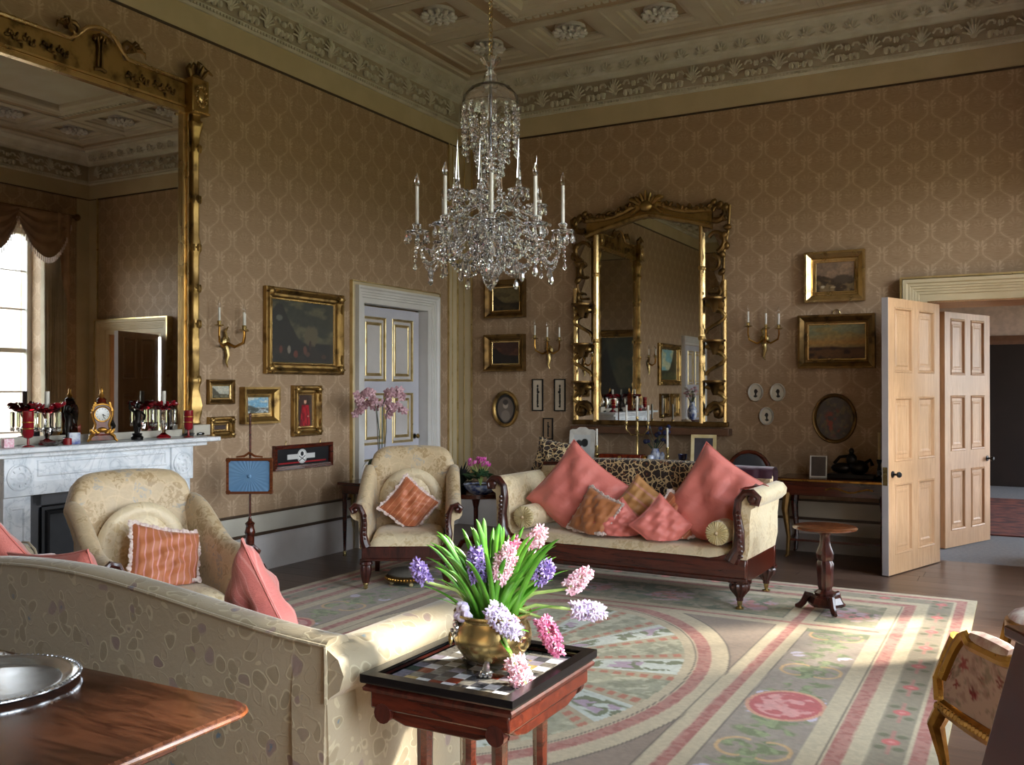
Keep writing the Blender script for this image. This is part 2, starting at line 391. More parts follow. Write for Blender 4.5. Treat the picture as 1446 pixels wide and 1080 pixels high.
MT = dict(
    paper=wallpaper(),
    cream=plain('cream paint', '#c6b696', .42, c2='#bbab8a', ns=3, bump=.05),
    white=plain('off white paint', '#d8d6d3', .38, c2='#cfccc8', ns=3),
    skirt=plain('white skirting paint', '#c9c5c3', .38, c2='#bdb8b5', ns=3),
    dado=plain('cream dado paint', '#c6c1b4', .4, c2='#bbb5a6', ns=3),
    plaster=plain('cornice plaster', '#d2cec0', .75, c2='#c2bcab', ns=5, bump=.15, bs=40),
    ceil=plain('ceiling paint', '#c8bfae', .8, c2='#bcb19e', ns=2),
    ceilpink=plain('buff ceiling ground', '#b09a7e', .8, c2='#a28d74', ns=2),
    frgd=plain('shaded frieze ground', '#b3a794', .8, c2='#a69a86', ns=4),  # buff ground, darkened to stand for shade behind the cornice relief
    darkline=plain('dark fillet', '#4a3a2c', .4),
    gilt=gilt('gilding'), giltdark=gilt('old gilding', '#7c6038', '#3a2a18', .4),
    giltbright=gilt('burnished gilding', '#d0b27a', '#a08350', .22, bst=.12),
    brass=gilt('brass', '#b5a06c', '#8a7448', .24, bs=120, bst=.05),
    ormolu=gilt('ormolu', '#b9893f', '#74491a', .28, bs=120, bst=.3),
    silver=gilt('silver', '#c9ccd0', '#9a9da2', .16, bs=120, bst=.03),
    iron=plain('cast iron', '#26282c', .4, .5), black=plain('black lacquer', '#0e0d0f', .22),
    bronze=plain('dark bronze', '#17120f', .35, .6),
    mahog=wood('mahogany', '#5a2415', '#34120b', .22), mahogl=wood('light mahogany', '#7a4426', '#4f2614', .2),
    rose=wood('figured table top', '#563424', '#2c160e', .16, (1.2, 7, 7), 4, .7),
    rosewood=wood('carved rosewood', '#4c2018', '#220c0a', .28, (8, 8, 2)),
    doorm=wood('bleached oak door', '#c49c76', '#b08862', .45, (12, 12, 1), 3, .05),
    doorw=plain('grey white door paint', '#c6c6cf', .35, c2='#bcbcc6', ns=3),
    giltline=gilt('gilt bead', '#dcc894', '#bda46c', .3, bst=.05),
    board=floorboards(), marble=marble(), slate=plain('dark slate', '#3a3d44', .35),
    damask=damask('gold damask', '#cdb793', '#a88c62', '#a3a6a6'),
    damask2=damask('pale gold damask', '#dccba9', '#c3aa7c', '#c4b088', .9),
    brocade=brocade(),
    pleat=plain('pleated cream silk', '#cfc096', .45, c2='#bda976'),
    salmon=silk('salmon silk', '#e28478', '#d06c60'), salmon2=silk('salmon silk ribbed', '#ea8c84', '#da766e', '#f0a69e', 260, 0),
    orange=silk('copper silk', '#c4734a', '#aa5a36', '#cf8c66', 150, 0), orangepink=silk('striped copper silk', '#c87a4c', '#b4663c', '#dc9a98', 170, 0),
    ochre=silk('banded ochre silk', '#c79258', '#b57e48', '#c88a7c', 70, 2), copper=silk('plain copper silk', '#c27d4c', '#aa663a'), fringe=plain('pale fringe', '#e0d2c8', .7, c2='#c4a8a2', ns=60),
    leopard=leopard(), shawl=silk('purple shawl', '#4a2038', '#2c1222', '#7a3f60', 90, 1),
    candle=plain('candle wax', '#e9e6da', .4, Subsurface_Weight=.0) if False else plain('candle wax', '#e9e6da', .4),
    crystal=glass('cut crystal'), crystal2=NT('cut crystal drops').out(lin('#ffffff'), .0, 0.0, Transmission_Weight=.93, IOR=1.75),
    redglass=glass('ruby glass', '#b01020', .02), blueglass=glass('blue glass', '#1a2a7a', .03), clearglass=glass('clear glass'),
    ruby=plain('ruby enamel', '#8c1220', .15), canvas=paint_mat('oil paint', .42, 160, .12), rug=paint_mat('wool pile', .85, 260, .5, .003, Sheen_Weight=.15),
    print=paint_mat('paper print', .5), tapestry=paint_mat('tapestry weave', .75, 400, .3, .001),
    leafg=plain('hyacinth leaf', '#6aa838', .35, c2='#43861f', ns=20), stemg=plain('pale stem', '#b5cc7a', .45, c2='#94b35c'),
    grass=plain('lawn', '#6c6a4a', .9, c2='#5c583c', ns=2),
    leafd=plain('dark leaf', '#2c4a2a', .5, c2='#1f3420'), petalp=plain('orchid petal', '#d9b7bd', .5, c2='#b88794', ns=60),
    purple=plain('purple floret', '#b3a0d6', .5, c2='#8569b4', ns=80), pinkw=plain('pink white floret', '#f8e6ea', .5, c2='#e6a4b8', ns=70),
    lilac=plain('lilac white floret', '#f2ecf6', .5, c2='#c8b6e0', ns=80), magenta=plain('magenta floret', '#eaa6c2', .5, c2='#c95a88', ns=70),
    cyclamen=plain('cyclamen petal', '#c63f9a', .5, c2='#e07fc0', ns=40), soil=plain('earth', '#3a2a20', .9),
    bluewhite=plain('blue and white china', '#dfe6ee', .15, c2='#23408c', ns=18), bluesilk=plain('blue silk', '#6f96b8', .45, c2='#5f88ae', ns=3),
    net=plain('swag silk', '#a9886a', .55, c2='#8f6f55', ns=4), voile=plain('curtain silk', '#c2b7a0', .6, c2='#b0a48c', ns=4),
    carpetblue=plain('grey blue carpet', '#8d939c', .9, c2='#80868f', ns=30, bump=.3, bs=300), redrug=plain('red rug', '#8a5048', .9, c2='#4e3438', ns=6),
    pinkwall=plain('pale pink wall', '#c9b3a6', .6), darkdoor=plain('dark brown door', '#1c1210', .4, c2='#120b0a', ns=3), browntrim=plain('brown door frame', '#6a4a36', .4),
    clockface=plain('white enamel', '#e6e9e6', .2, c2='#dcdfdc'), tortoise=plain('red tortoiseshell', '#7a2a14', .2, c2='#4a140a', ns=20),
    paperwhite=plain('white card', '#d8d4c8', .6, c2='#cfcabd', ns=3), ink=plain('black paper', '#0c0b0b', .6),
    whiteframe=plain('white china frame', '#d9d6cd', .35), bark=plain('grey veiling', '#6a655c', .6),
)
def mirror_mat():
    m = NT('old mirror glass'); n = m.noise(m.obj(), 3, 3)
    return m.out(m.mix(n, (.60, .59, .56), (.66, .65, .62)), .015, 1.0)
MT['mirror'] = mirror_mat()
# ================================================================ the room
RX = (0, 0, radians(90))       # frame turned for the left wall: local x -> +Y, local -y -> +X
def Lw(y, z=0.0, x=0.0): return (x, y, z)

# floor of boards
fl = struct(part('floor', G().bx(-.2, RW + .3, FY - .2, .02, -.12, -.022), MT['soil']))
brd = G().bx(-.5, .5, 0, .2165, -.022, 0)
proto_b = None; row = 0; y = FY
rngb = random.Random(3)
while y < 0.0:
    cuts = [0, rngb.uniform(1.4, 2.9), rngb.uniform(3.6, 5.0), RW]
    for a, b in zip(cuts[:-1], cuts[1:]):
        if proto_b is None:
            proto_b = part('floorboard', brd, MT['board'], fl, bevel=0); o = proto_b
        else: o = proto_b.copy(); COL.objects.link(o)
        o.location = ((a + b) / 2, y + .001, 0); o.scale = (b - a - .003, 1, 1)
    y += .2185

# walls
W = struct(part('wall_left', G().bx(-.3, 0, FY, -1.76, 0, 5.1).bx(-.3, 0, -.62, 0, 0, 5.1).bx(-.3, 0, -1.76, -.62, 2.40, 5.1).bx(-.3, -.16, -1.76, -.62, 0, 2.4), MT['paper'], smooth=0))
DX0, DX1, DH = 4.97, 6.05, 2.33
WB = struct(part('wall_back', G().bx(-.3, DX0, 0, .7, 0, 5.1).bx(DX1, RW + .6, 0, .7, 0, 5.1).bx(DX0, DX1, 0, .7, DH, 5.1), MT['paper'], smooth=0))
g = G(); ys = [0] + [t for w in WINS for t in w] + [FY]
for a, b in zip(ys[0::2], ys[1::2]): g.bx(RW, RW + .5, b, a, 0, 5.1)
for a, b in WINS: g.bx(RW, RW + .5, b, a, 0, WZ0).bx(RW, RW + .5, b, a, WZ1, 5.1)
WR = struct(part('wall_right', g, MT['paper'], smooth=0))
WF = struct(part('wall_front', G().bx(-.3, RW + .5, FY - .3, FY, 0, 5.1), MT['paper'], smooth=0))

# --- flat bands on the walls: frieze, dado, skirting (mitred strips round the room, open at the doors)
def strip(name, segs, prof, mat, label=None, parent=None):
    """segs: list of (wall, a, b); prof: (height z, projection)"""
    g = G()
    for wall, a, b in segs:
        ring = []
        for t in (a, b):
            if wall == 'L': ring.append([(d, t, z) for z, d in prof])
            elif wall == 'B': ring.append([(t, -d, z) for z, d in prof])
            elif wall == 'R': ring.append([(RW - d, t, z) for z, d in prof])
            else: ring.append([(t, FY + d, z) for z, d in prof])
        g.loft(ring)
    o = part(name, g, mat, parent, label); return struct(o) if parent is None else o
LS = [('L', FY, -9.60), ('L', -8.22, -1.97), ('L', -.32, 0)]; BS = [('B', 0, 4.74), ('B', 6.28, RW)]
RS = [('R', 0, WINS[0][0]), ('R', WINS[0][1], WINS[1][0]), ('R', WINS[1][1], WINS[2][0]), ('R', WINS[2][1], FY)]
LF = [('L', FY, 0)]; BF = [('B', 0, RW)]; RF = [('R', 0, FY)]; FF = [('F', 0, RW)]
skp = [(0, 0), (0, .04), (.20, .04), (.215, .034), (.25, .03), (.27, .02), (.30, .018), (.30, 0)]
for nm, S in (('left', LS), ('back', BS), ('right', RS), ('front', FF)): strip('baseboard_' + nm, S, skp, MT['skirt'])
k = 1
for S, F in ((LS, LF), (BS, BF), (RS, RF), (FF, FF)):
    strip('trim_%d' % k, S, [(.30, 0), (.30, .028), (.325, .028), (.325, 0)], MT['darkline']); k += 1
    strip('trim_%d' % k, S, [(.325, 0), (.325, .012), (.475, .012), (.475, 0)], MT['dado']); k += 1
    strip('trim_%d' % k, S, [(.475, 0), (.475, .022), (.49, .022), (.495, 0)], MT['darkline']); k += 1
    strip('trim_%d' % k, F, [(4.33, 0), (4.33, .012), (4.535, .012), (4.535, 0)], MT['cream']); k += 1
    strip('trim_%d' % k, F, [(4.315, 0), (4.315, .018), (4.33, .018), (4.33, 0)], MT['darkline']); k += 1
# corner pilaster strips with gilt fillets
def vbar(g, wall, t0, t1, d, z0=.49, z1=4.33):
    if wall == 'L': g.bx(0, d, t0, t1, z0, z1)
    elif wall == 'B': g.bx(t0, t1, -d, 0, z0, z1)
    elif wall == 'R': g.bx(RW - d, RW, t0, t1, z0, z1)
g = G(); vbar(g, 'L', -.20, 0, .015); vbar(g, 'B', .015, .195, .015); vbar(g, 'B', RW - .18, RW, .015); vbar(g, 'R', -.22, 0, .016)
struct(part('trim_%d' % k, g, MT['cream'])); k += 1
g = G(); vbar(g, 'L', -.035, -.018, .03); vbar(g, 'B', .195, .207, .022); vbar(g, 'B', RW - .2, RW - .18, .022); vbar(g, 'L', -.212, -.2, .02)
struct(part('trim_%d' % k, g, MT['giltline'])); k += 1
g = G(); vbar(g, 'B', .10, .108, .022); vbar(g, 'L', -.135, -.128, .022); struct(part('trim_%d' % k, g, MT['giltline'])); k += 1

# --- cornice
cp = [(4.535, 0), (4.535, .035), (4.55, .05), (4.565, .05), (4.575, .06), (4.80, .075), (4.81, .10), (4.825, .13), (4.838, .14), (4.845, .165),
      (4.87, .185), (4.90, .215), (4.925, .27), (4.93, .30), (4.96, .32), (4.98, .32), (4.98, 0)]
corn = {}
for nm, F in (('L', LF), ('B', BF), ('R', RF), ('F', FF)):
    g = G(); w, a, b = F[0]
    lo, hi = min(a, b), max(a, b); ring = []
    for t, sg in ((lo, 1), (hi, -1)):
        r = []
        for z, d in cp:
            tt = t + sg * d
            r.append({'L': (d, tt, z), 'B': (tt, -d, z), 'R': (RW - d, tt, z), 'F': (tt, FY + d, z)}[w])
        ring.append(r)
    g.loft(ring, cap=False); corn[nm] = struct(part('trim_%d' % k, g, MT['plaster'], smooth=20)); k += 1
def shell_g(w, h, ribs=7):
    g = G()
    for i in range(ribs):
        a = radians(-70 + 140 * i / (ribs - 1)); L = h * (.75 + .25 * cos(a))
        p0 = (0, -.006, 0); p1 = (sin(a) * w * .5, -.02, cos(a) * L)
        g.tube([p0, ((p0[0] + p1[0]) * .55, -.045, p1[2] * .6), p1], [.006, w * .06, w * .045], 5)
    g.ell((0, -.015, .005), (w * .16, .014, w * .14), 6, 4)
    return g
def scroll_g(w, h):
    g = G()
    for s in (-1, 1):
        pts = [(s * w * .5 * (t + .12 * sin(6 * t)), -.016, h * (.18 + .28 * (1 - cos(pi * t)) / 2 * (1.2 - t))) for t in [i / 6 for i in range(7)]]
        g.tube(pts, .016, 5)
        c = (s * w * .30, h * .62)
        pts = [(c[0] + s * (.05 - .009 * j) * cos(j * .9), -.016, c[1] + (.05 - .009 * j) * sin(j * .9)) for j in range(5)]
        g.tube(pts, .013, 5)
        g.ell((s * w * .40, -.02, h * .16), (.026, .028, .036), 6, 4)
        g.ell((s * w * .14, -.02, h * .16), (.022, .028, .034), 6, 4); g.ell((s * w * .05, -.02, h * .60), (.016, .02, .03), 6, 4)
    return g
upper = {}; shp = shell_g(.16, .10, 6); lsh = shell_g(.19, .155, 8); lsc = scroll_g(.22, .2)
proto = {}
def put(kind, g, nm, loc, rot):
    if kind not in proto: proto[kind] = part(kind, g, MT['plaster'], corn[nm]); o = proto[kind]
    else: o = proto[kind].copy(); COL.objects.link(o); o.parent = corn[nm]
    o.location = loc; o.rotation_euler = rot
for nm in ('L', 'B', 'R'):
    F2 = {'L': ('L', FY + .08, -.08), 'B': ('B', .08, RW - .08), 'R': ('R', FY + .08, -.08)}[nm]
    L = 9.75 if nm in 'LR' else RW; n1 = int((L - .4) / .20); n2 = int((L - .2) / .40)
    def place(t, d, z, tilt):
        if nm == 'L': return (d, -t, z), (tilt, 0, radians(90))
        if nm == 'B': return (t, -d, z), (tilt, 0, 0)
        return (RW - d, -t, z), (tilt, 0, radians(-90))
    if nm != 'R':
        for i in range(n1): put('palmette', shp, nm, *place(.33 + (i + .0) * (L - .66) / (n1 - 1), .17, 4.85, radians(38)))
    for i in range(n2):
        t = .3 + i * (L - .6) / (n2 - 1)
        put('shell', lsh, nm, *place(t, .075, 4.625, 0))
        if i < n2 - 1: put('scrollwork', lsc, nm, *place(t + .5 * (L - .6) / (n2 - 1), .075, 4.585, 0))
    strip('shaded_frieze_ground', [F2], [(4.585, .05), (4.585, .0665), (4.79, .0785), (4.79, .05)], MT['frgd'], parent=corn[nm])  # buff ground strip; its darker colour carries the shade between the ornaments
    # run of beads under the frieze, too small to pick apart
    g = G(); nb = int(L / .035)
    for i in range(nb):
        p, _ = place(.06 + i * .035, .062, 4.558, 0); g.bx(p[0] - .009, p[0] + .009, p[1] - .009, p[1] + .009, p[2] - .01, p[2] + .01)
    part('bead_moulding', g, MT['plaster'], corn[nm], stuff=True, smooth=0)

# --- ceiling: outer ring of coffers round a large framed field
ce = struct(part('ceiling', G().bx(-.3, RW + .5, FY - .3, .7, 5.045, 5.15), MT['ceilpink'], smooth=0))
CX = [.98 + .908 * i for i in range(6)]; CY = [-.98 - .927 * i for i in range(9)]
tree = thing('tree', 'unseen leafy tree added outside the tall windows to shade their upper panes', 'tree', (14.0, 4.6, -.05))  # unseen tree, added so its crown keeps the sun off the upper window
part('trunk', G().tube([(0, 0, -.56), (.1, 0, 3), (-.1, .1, 6), (0, 0, 9.6)], [.28, .22, .17, .08], 8), MT['bark'], tree)
rgt = random.Random(6); g = G()
for i in range(520):
    a, b, r_ = rgt.uniform(0, 2 * pi), rgt.uniform(-1, 1), rgt.uniform(.3, 1) ** .5; q = sqrt(1 - b * b)
    g.ell((1.9 * r_ * q * cos(a), 1.9 * r_ * q * sin(a), 10.6 + 1.05 * r_ * b), (.20, .16, .05), 5, 3, Euler((rgt.uniform(-1, 1), rgt.uniform(-1, 1), a)).to_matrix())
part('shading_foliage', g, MT['leafd'], tree, stuff=True)
struct(part('lawn', G().bx(7.2, 40, -25, 25, -.7, -.6), MT['grass'], smooth=0)).name = 'ground'  # unseen lawn, added with the tree to shape the daylight
cofs = [(x, CY[0]) for x in CX] + [(x, CY[-1]) for x in CX] + [(CX[0], y) for y in CY[1:-1]] + [(CX[-1], y) for y in CY[1:-1]]
x0, x1 = .30, RW - .30; y0, y1 = -.30, FY + .30
xi0, xi1 = 1.50, RW - 1.50; yi0, yi1 = -1.50, FY + 1.58
g = G()                                         # the ground between wall cornice and coffers: a flat rim
for o_, zz in (((x0, CX[0] - .43), 0), ((CX[-1] + .43, x1), 0)): g.bx(o_[0], o_[1], y1, y0, 4.965, 5.05)
g.bx(CX[0] - .43, CX[-1] + .43, CY[0] + .43, y0, 4.965, 5.05); g.bx(CX[0] - .43, CX[-1] + .43, y1, CY[-1] - .43, 4.965, 5.05)
part('ceiling_border', g, MT['ceilpink'], ce, smooth=0)
fr = G().rect(.42, .42, [(-.0, -.075), (.0, -.05), (.03, -.045), (.05, -.02), (.09, -.02), (.10, 0), (.215, 0), (.225, .012), (.245, .012), (.245, -.05)], y=0, z=0)
ros = G()
for i in range(12):
    a = 2 * pi * i / 12
    ros.ell((.135 * cos(a), .135 * sin(a), -.03), (.042, .026, .026), 7, 4, Matrix.Rotation(a, 3, 'Z'))
    ros.ell((.07 * cos(a + .3), .07 * sin(a + .3), -.035), (.036, .02, .02), 6, 4, Matrix.Rotation(a + .3, 3, 'Z'))
ros.ell((0, 0, -.045), (.03, .03, .025), 8, 5).lathe([(.15, .03), (.15, 0), (.10, -.008), (.0, -.01)], 16)
pf = pr_ = pp = None
for x, y in cofs:
    if pf is None:
        pf = part('coffer_moulding', fr, MT['ceil'], ce, smooth=20); pr_ = part('ceiling_rosette', ros, MT['white'], ce)
        a, b = pf, pr_
    else:
        a, b = pf.copy(), pr_.copy(); COL.objects.link(a); COL.objects.link(b)
    a.location = (x, y, 4.965); b.location = (x, y, 5.015)
def ringpart(name, x0, x1, y0, y1, prof, z, mat):
    return part(name, G().rect(x1 - x0, y1 - y0, prof, ((x0 + x1) / 2, (y0 + y1) / 2), z=z), mat, ce, smooth=20)
ringpart('ceiling_moulding', x0 + .03, x1 - .03, y1 + .03, y0 - .03, [(-.10, -.02), (-.10, .02), (-.08, .03), (-.04, .03), (-.02, .015), (.0, .015), (.02, 0), (.03, -.02)], 4.965, MT['ceil'])
ringpart('soffit_band', 1.56, RW - 1.56, FY + 1.55, -1.56, [(-.10, -.06), (-.10, .02), (.0, .02), (.0, .0), (.13, 0), (.13, -.06)], 4.965, MT['ceilpink'])
ringpart('ceiling_moulding', 1.72, RW - 1.72, FY + 1.71, -1.72, [(-.10, -.06), (-.08, .01), (-.06, .03), (.0, .035), (.02, .05), (.05, .05), (.06, .02), (.06, -.06)], 4.965, MT['ceil'])
dn = None
for (a, b, c, d) in ((1.60, 1.60, RW - 1.60, 1.60), (1.60, 1.60, 1.60, 8.15)):
    L = max(c - a, d - b); n = int(L / .075)
    for i in range(n):
        t = (i + .5) / n
        if dn is None: dn = part('dentil', G().bx(-.022, .022, -.022, .022, -.035, 0), MT['plaster'], ce, smooth=0); o = dn
        else: o = dn.copy(); COL.objects.link(o)
        o.location = (a + (c - a) * t + (.0 if c > a else .05), -(b + (d - b) * t + (.05 if c > a else 0)), 4.945)
g = G().bx(1.72, RW - 1.72, FY + 1.71, -1.72, 5.0, 5.05); part('ceiling_field', g, MT['ceil'], ce, smooth=0)

# --- architraves and doors
def arch(g, x0, x1, h, prof, z0=0.0, mirror_out=1):
    vs = []; n = len(prof)
    for (x, z, ox, oz) in ((x0, z0, -1, 0), (x0, h, -1, 1), (x1, h, 1, 1), (x1, z0, 1, 0)):
        for o, d in prof: vs.append((x + ox * o, -d, z + oz * o))
    fs = []
    for i in range(3):
        for q in range(n - 1): fs.append((i * n + q, (i + 1) * n + q, (i + 1) * n + q + 1, i * n + q + 1))
    return g.add(vs, fs)
def leaf(root, w, h, t, cols, rows, mf, mp, ml, both=True, x0=0.0, y0=0.0, z0=0.0, pdep=.014):
    """panelled door leaf; face towards -y at y = y0"""
    st = .11 if w > .5 else .09
    pw = (w - st * (cols + 1)) / cols
    part('rail', G().bx(x0, x0 + w, y0, y0 + t, z0, z0 + rows[0][0]), mf, root, smooth=0)
    for (a, b), nx in zip(rows, rows[1:] + [(h, h)]): part('rail', G().bx(x0, x0 + w, y0, y0 + t, z0 + b, z0 + nx[0]), mf, root, smooth=0)
    for a, b in rows:
        for c in range(cols + 1): xs = x0 + c * (st + pw); part('stile', G().bx(xs, xs + st, y0, y0 + t, z0 + a, z0 + b), mf, root, smooth=0)
        for c in range(cols):
            xs = x0 + st + c * (st + pw); cx, cz = xs + pw / 2, z0 + (a + b) / 2
            p = part('panel', G().bx(xs, xs + pw, y0 + pdep, y0 + t - pdep, z0 + a, z0 + b), mp, root, smooth=0)
            for sgn in ((1, -1) if both else (1,)):
                gg = G(Matrix.Translation((0, 0 if sgn == 1 else 2 * y0 + t, 0)) @ Matrix.Diagonal((1, sgn, 1, 1)))
                gg.rect(pw, b - a, [(0, 0), (-.006, .007), (-.018, .004), (-.026, -pdep)], (cx, cz), y0)
                gg.rect(pw - .11, b - a - .11, [(0, -pdep), (-.005, -pdep + .004), (-.016, -pdep + .004), (-.03, -pdep)], (cx, cz), y0)
                part('moulding', gg, ml, p, smooth=0)
# closed white door in the left wall
d1 = bpy.data.objects.new('door_1', None); link(d1); struct(d1); d1.location = (0, 0, 0); d1.rotation_euler = RX
leaf(d1, 1.10, 2.38, .05, 2, [(.22, .83), (.97, 1.50), (1.62, 2.28)], MT['doorw'], MT['skirt'], MT['giltline'], False, -1.74, .10)
part('door_knob', G().lathe([(.0, -.06), (.018, -.058), (.026, -.045), (.02, -.03), (.009, -.02), (.009, 0), (.03, 0), (.03, .004)], 14, (-.72, .10, 1.03), Matrix.Rotation(radians(-90), 3, 'X')), MT['brass'], d1)
t = bpy.data.objects.new('trim_%d' % k, None); k += 1; link(t); struct(t); t.rotation_euler = RX
ap = [(0, -.12), (0, .012), (.03, .016), (.05, .016), (.055, .028), (.075, .03), (.08, .04), (.10, .042), (.105, .05), (.125, .052), (.14, .068), (.16, .07), (.165, .03), (.165, 0)]
part('architrave', arch(G(), -1.755, -.625, 2.395, ap), MT['white'], t, smooth=20)
part('outer_strip', arch(G(), -1.925, -.455, 2.56 - .005, [(0, 0), (0, .03), (.035, .03), (.035, 0)]), MT['cream'], t, smooth=0)
part('gilt_edge', arch(G(), -1.962, -.418, 2.592, [(0, 0), (0, .036), (.01, .036), (.01, 0)]), MT['giltline'], t, smooth=0)
# opening with two oak doors in the back wall
t = bpy.data.objects.new('trim_%d' % k, None); k += 1; link(t); struct(t)
ap2 = [(0, -.001), (0, .02), (.06, .025), (.065, .038), (.085, .04), (.09, .05), (.108, .052), (.113, .062), (.13, .064), (.135, .074), (.155, .076), (.165, .09), (.195, .095), (.2, 0)]
part('architrave', arch(G(), DX0, DX1, DH, ap2), MT['cream'], t, smooth=20)
part('gilt_edge', arch(G(), DX0 - .2, DX1 + .2, DH + .2, [(0, 0), (0, .105), (.018, .105), (.018, 0)]), MT['giltline'], t, smooth=0)
part('door_lining', G().bx(DX0 - .001, DX0 + .012, .0, .71, 0, DH).bx(DX1 - .012, DX1 + .001, 0, .71, 0, DH).bx(DX0, DX1, 0, .71, DH - .012, DH + .001), MT['doorm'], t, smooth=0)
rows = [(.16, .75), (.93, 1.47), (1.67, 2.22)]
for nm, loc, v in (('door_2', (5.02, -.01, .008), (4.70 - 5.02, -.93 + .0)), ('door_3', (5.02, .74, .008), (5.40 - 5.02, 1.60 - .74))):
    d = bpy.data.objects.new(nm, None); link(d); struct(d); d.location = loc
    ang = atan2(v[1], v[0]); W_ = .98 if nm == 'door_2' else .90
    # leaf x axis runs from hinge to free edge; visible face must look to +x side
    d.rotation_euler = (0, 0, ang)
    # local +x = direction; local -y = right hand side of it
    if nm == 'door_2':
        M_ = Matrix.Rotation(pi, 4, 'Z')
        leaf(d, W_, 2.29, .055, 2, rows, MT['doorm'], MT['doorm'], MT['doorm'], True, 0, 0, 0)
        side = .055
        for s, yy in ((1, side), (-1, 0)):
            kn = G().lathe([(0, .075), (.016, .073), (.025, .06), (.022, .045), (.009, .035), (.009, .008), (.028, .006), (.028, 0)], 14, (W_ - .07, yy, .83), Matrix.Rotation(radians(-90 * s), 3, 'X'))
            part('door_knob', kn, MT['iron'], d)
        part('lock_plate', G().bx(W_ - .002, W_ + .003, .008, .047, .74, .89), MT['brass'], d, smooth=0)
        part('lit_edge', G().bx(W_, W_ + .002, 0, .055, 0, 2.29), MT['doorw'], d, smooth=0)  # cool light on the oak leaf's edge, put in as a blue-grey colour
    else:
        leaf(d, W_, 2.28, .05, 2, rows, MT['doorm'], MT['doorm'], MT['doorm'], True, 0, -.05, 0)
        kn = G().lathe([(0, .07), (.016, .068), (.025, .055), (.022, .04), (.009, .03), (.009, .008), (.028, .006), (.028, 0)], 14, (W_ - .06, -.05, .83), Matrix.Rotation(radians(90), 3, 'X'))
        part('door_knob', kn, MT['iron'], d)

# --- the room beyond
struct(part('floor_beyond', G().bx(3, 10, .0, 7.8, -.12, -.002), MT['carpetblue'], smooth=0)).name = 'floor'
nx = struct(part('wall_beyond', G().bx(3, 10, 7.6, 7.8, 0, 3.3).bx(2.9, 3, .7, 7.8, 0, 3.3).bx(10, 10.1, .7, 1.5, 0, 3.3).bx(10, 10.1, 5.5, 7.8, 0, 3.3).bx(10, 10.1, 1.5, 5.5, 0, .5).bx(10, 10.1, 1.5, 5.5, 2.8, 3.3).bx(6.5, 10, .7, .75, 0, 3.3), MT['pinkwall'], smooth=0))
struct(part('ceiling_beyond', G().bx(2.9, 10.1, .7, 7.8, 3.3, 3.4), MT['ceil'], smooth=0)).name = 'ceiling'
dd = bpy.data.objects.new('door_4', None); link(dd); struct(dd)
part('door_leaf', G().bx(5.22, 6.6, 7.55, 7.6, 0, 2.24), MT['darkdoor'], dd, smooth=0)
part('door_frame', arch(G(Matrix.Translation((0, 7.6, 0))), 5.22, 6.6, 2.24, [(0, 0), (0, .07), (.06, .08), (.14, .06), (.14, 0)]), MT['browntrim'], dd, smooth=0)
bm_ = struct(part('beam_beyond', G().bx(5.42, 9, 2.6, 2.9, 2.52, 2.66), MT['darkdoor'], smooth=0)); bm_.name = 'trim_%d' % k; k += 1
part('bracket', G().bx(5.36, 5.42, 2.62, 2.70, 2.50, 2.66), MT['white'], bm_, smooth=0)
pn = add_light('window_daylight_beyond', 'AREA', (10.05, 3.5, 1.65), (0, radians(90), 0), shape='RECTANGLE', size=2.3, size_y=4)
pn.data.cycles.is_portal = True
rr = G().bx(5.16, 9, 1.9, 5.6, 0, .012)
tag(part('rug', rr, MT['redrug'], smooth=0), 'faded red rug lying on grey carpet in the room beyond the doors', 'rug')

# --- windows with sashes, silk swags and curtains (seen in the mirrors)
def window(i, ya, yb):
    w = bpy.data.objects.new('window_%d' % i, None); link(w); struct(w); W_ = ya - yb; yc = (ya + yb) / 2
    w.location = (RW + .3, yc, 0); w.rotation_euler = (0, 0, radians(-90))   # local x -> -Y, local -y -> -X (into the room)
    H = WZ1 - WZ0
    part('window_frame', G().bx(-W_ / 2, -W_ / 2 + .07, -.05, .06, WZ0, WZ1).bx(W_ / 2 - .07, W_ / 2, -.05, .06, WZ0, WZ1).bx(-W_ / 2, W_ / 2, -.05, .06, WZ1 - .08, WZ1).bx(-W_ / 2, W_ / 2, -.05, .06, WZ0, WZ0 + .1).bx(-W_ / 2, W_ / 2, -.03, .04, 2.05, 2.11), MT['white'], w, smooth=0)
    for x in (-W_ / 6, W_ / 6): part('glazing_bar', G().bx(x - .012, x + .012, -.015, .015, WZ0, WZ1), MT['white'], w, smooth=0)
    for z in (.93, 1.50, 2.66, 3.2): part('glazing_bar', G().bx(-W_ / 2, W_ / 2, -.015, .015, z - .012, z + .012), MT['white'], w, smooth=0)
    part('window_sill', G().bx(-W_ / 2, W_ / 2, -.30, .05, WZ0 - .03, WZ0), MT['white'], w, smooth=0)
    wl = bpy.data.objects.new('x', None)
    return w
for i, (a, b) in enumerate(WINS): window(i + 1, a, b)
def curtain(x0, x1, z0, z1, n=9, amp=.035, pinch=0.0):
    g = G()
    def f(u, v):
        z = z0 + (z1 - z0) * v; k_ = 1 - pinch * math.exp(-((v - .35) / .22) ** 2)
        x = x0 + (x1 - x0) * (u * k_ if pinch >= 0 else 1 - (1 - u) * (1 + pinch * math.exp(-((v - .35) / .22) ** 2)))
        return (x, amp * sin(2 * pi * n * u + .6 * sin(3 * v)) + amp * .4 * sin(11 * u + 4 * v), z)
    g.sheet(f, n * 7, 14); g.sheet(lambda u, v: (lambda p: (p[0], p[1] + .012, p[2]))(f(u, v)), n * 7, 14); return g
cps = []
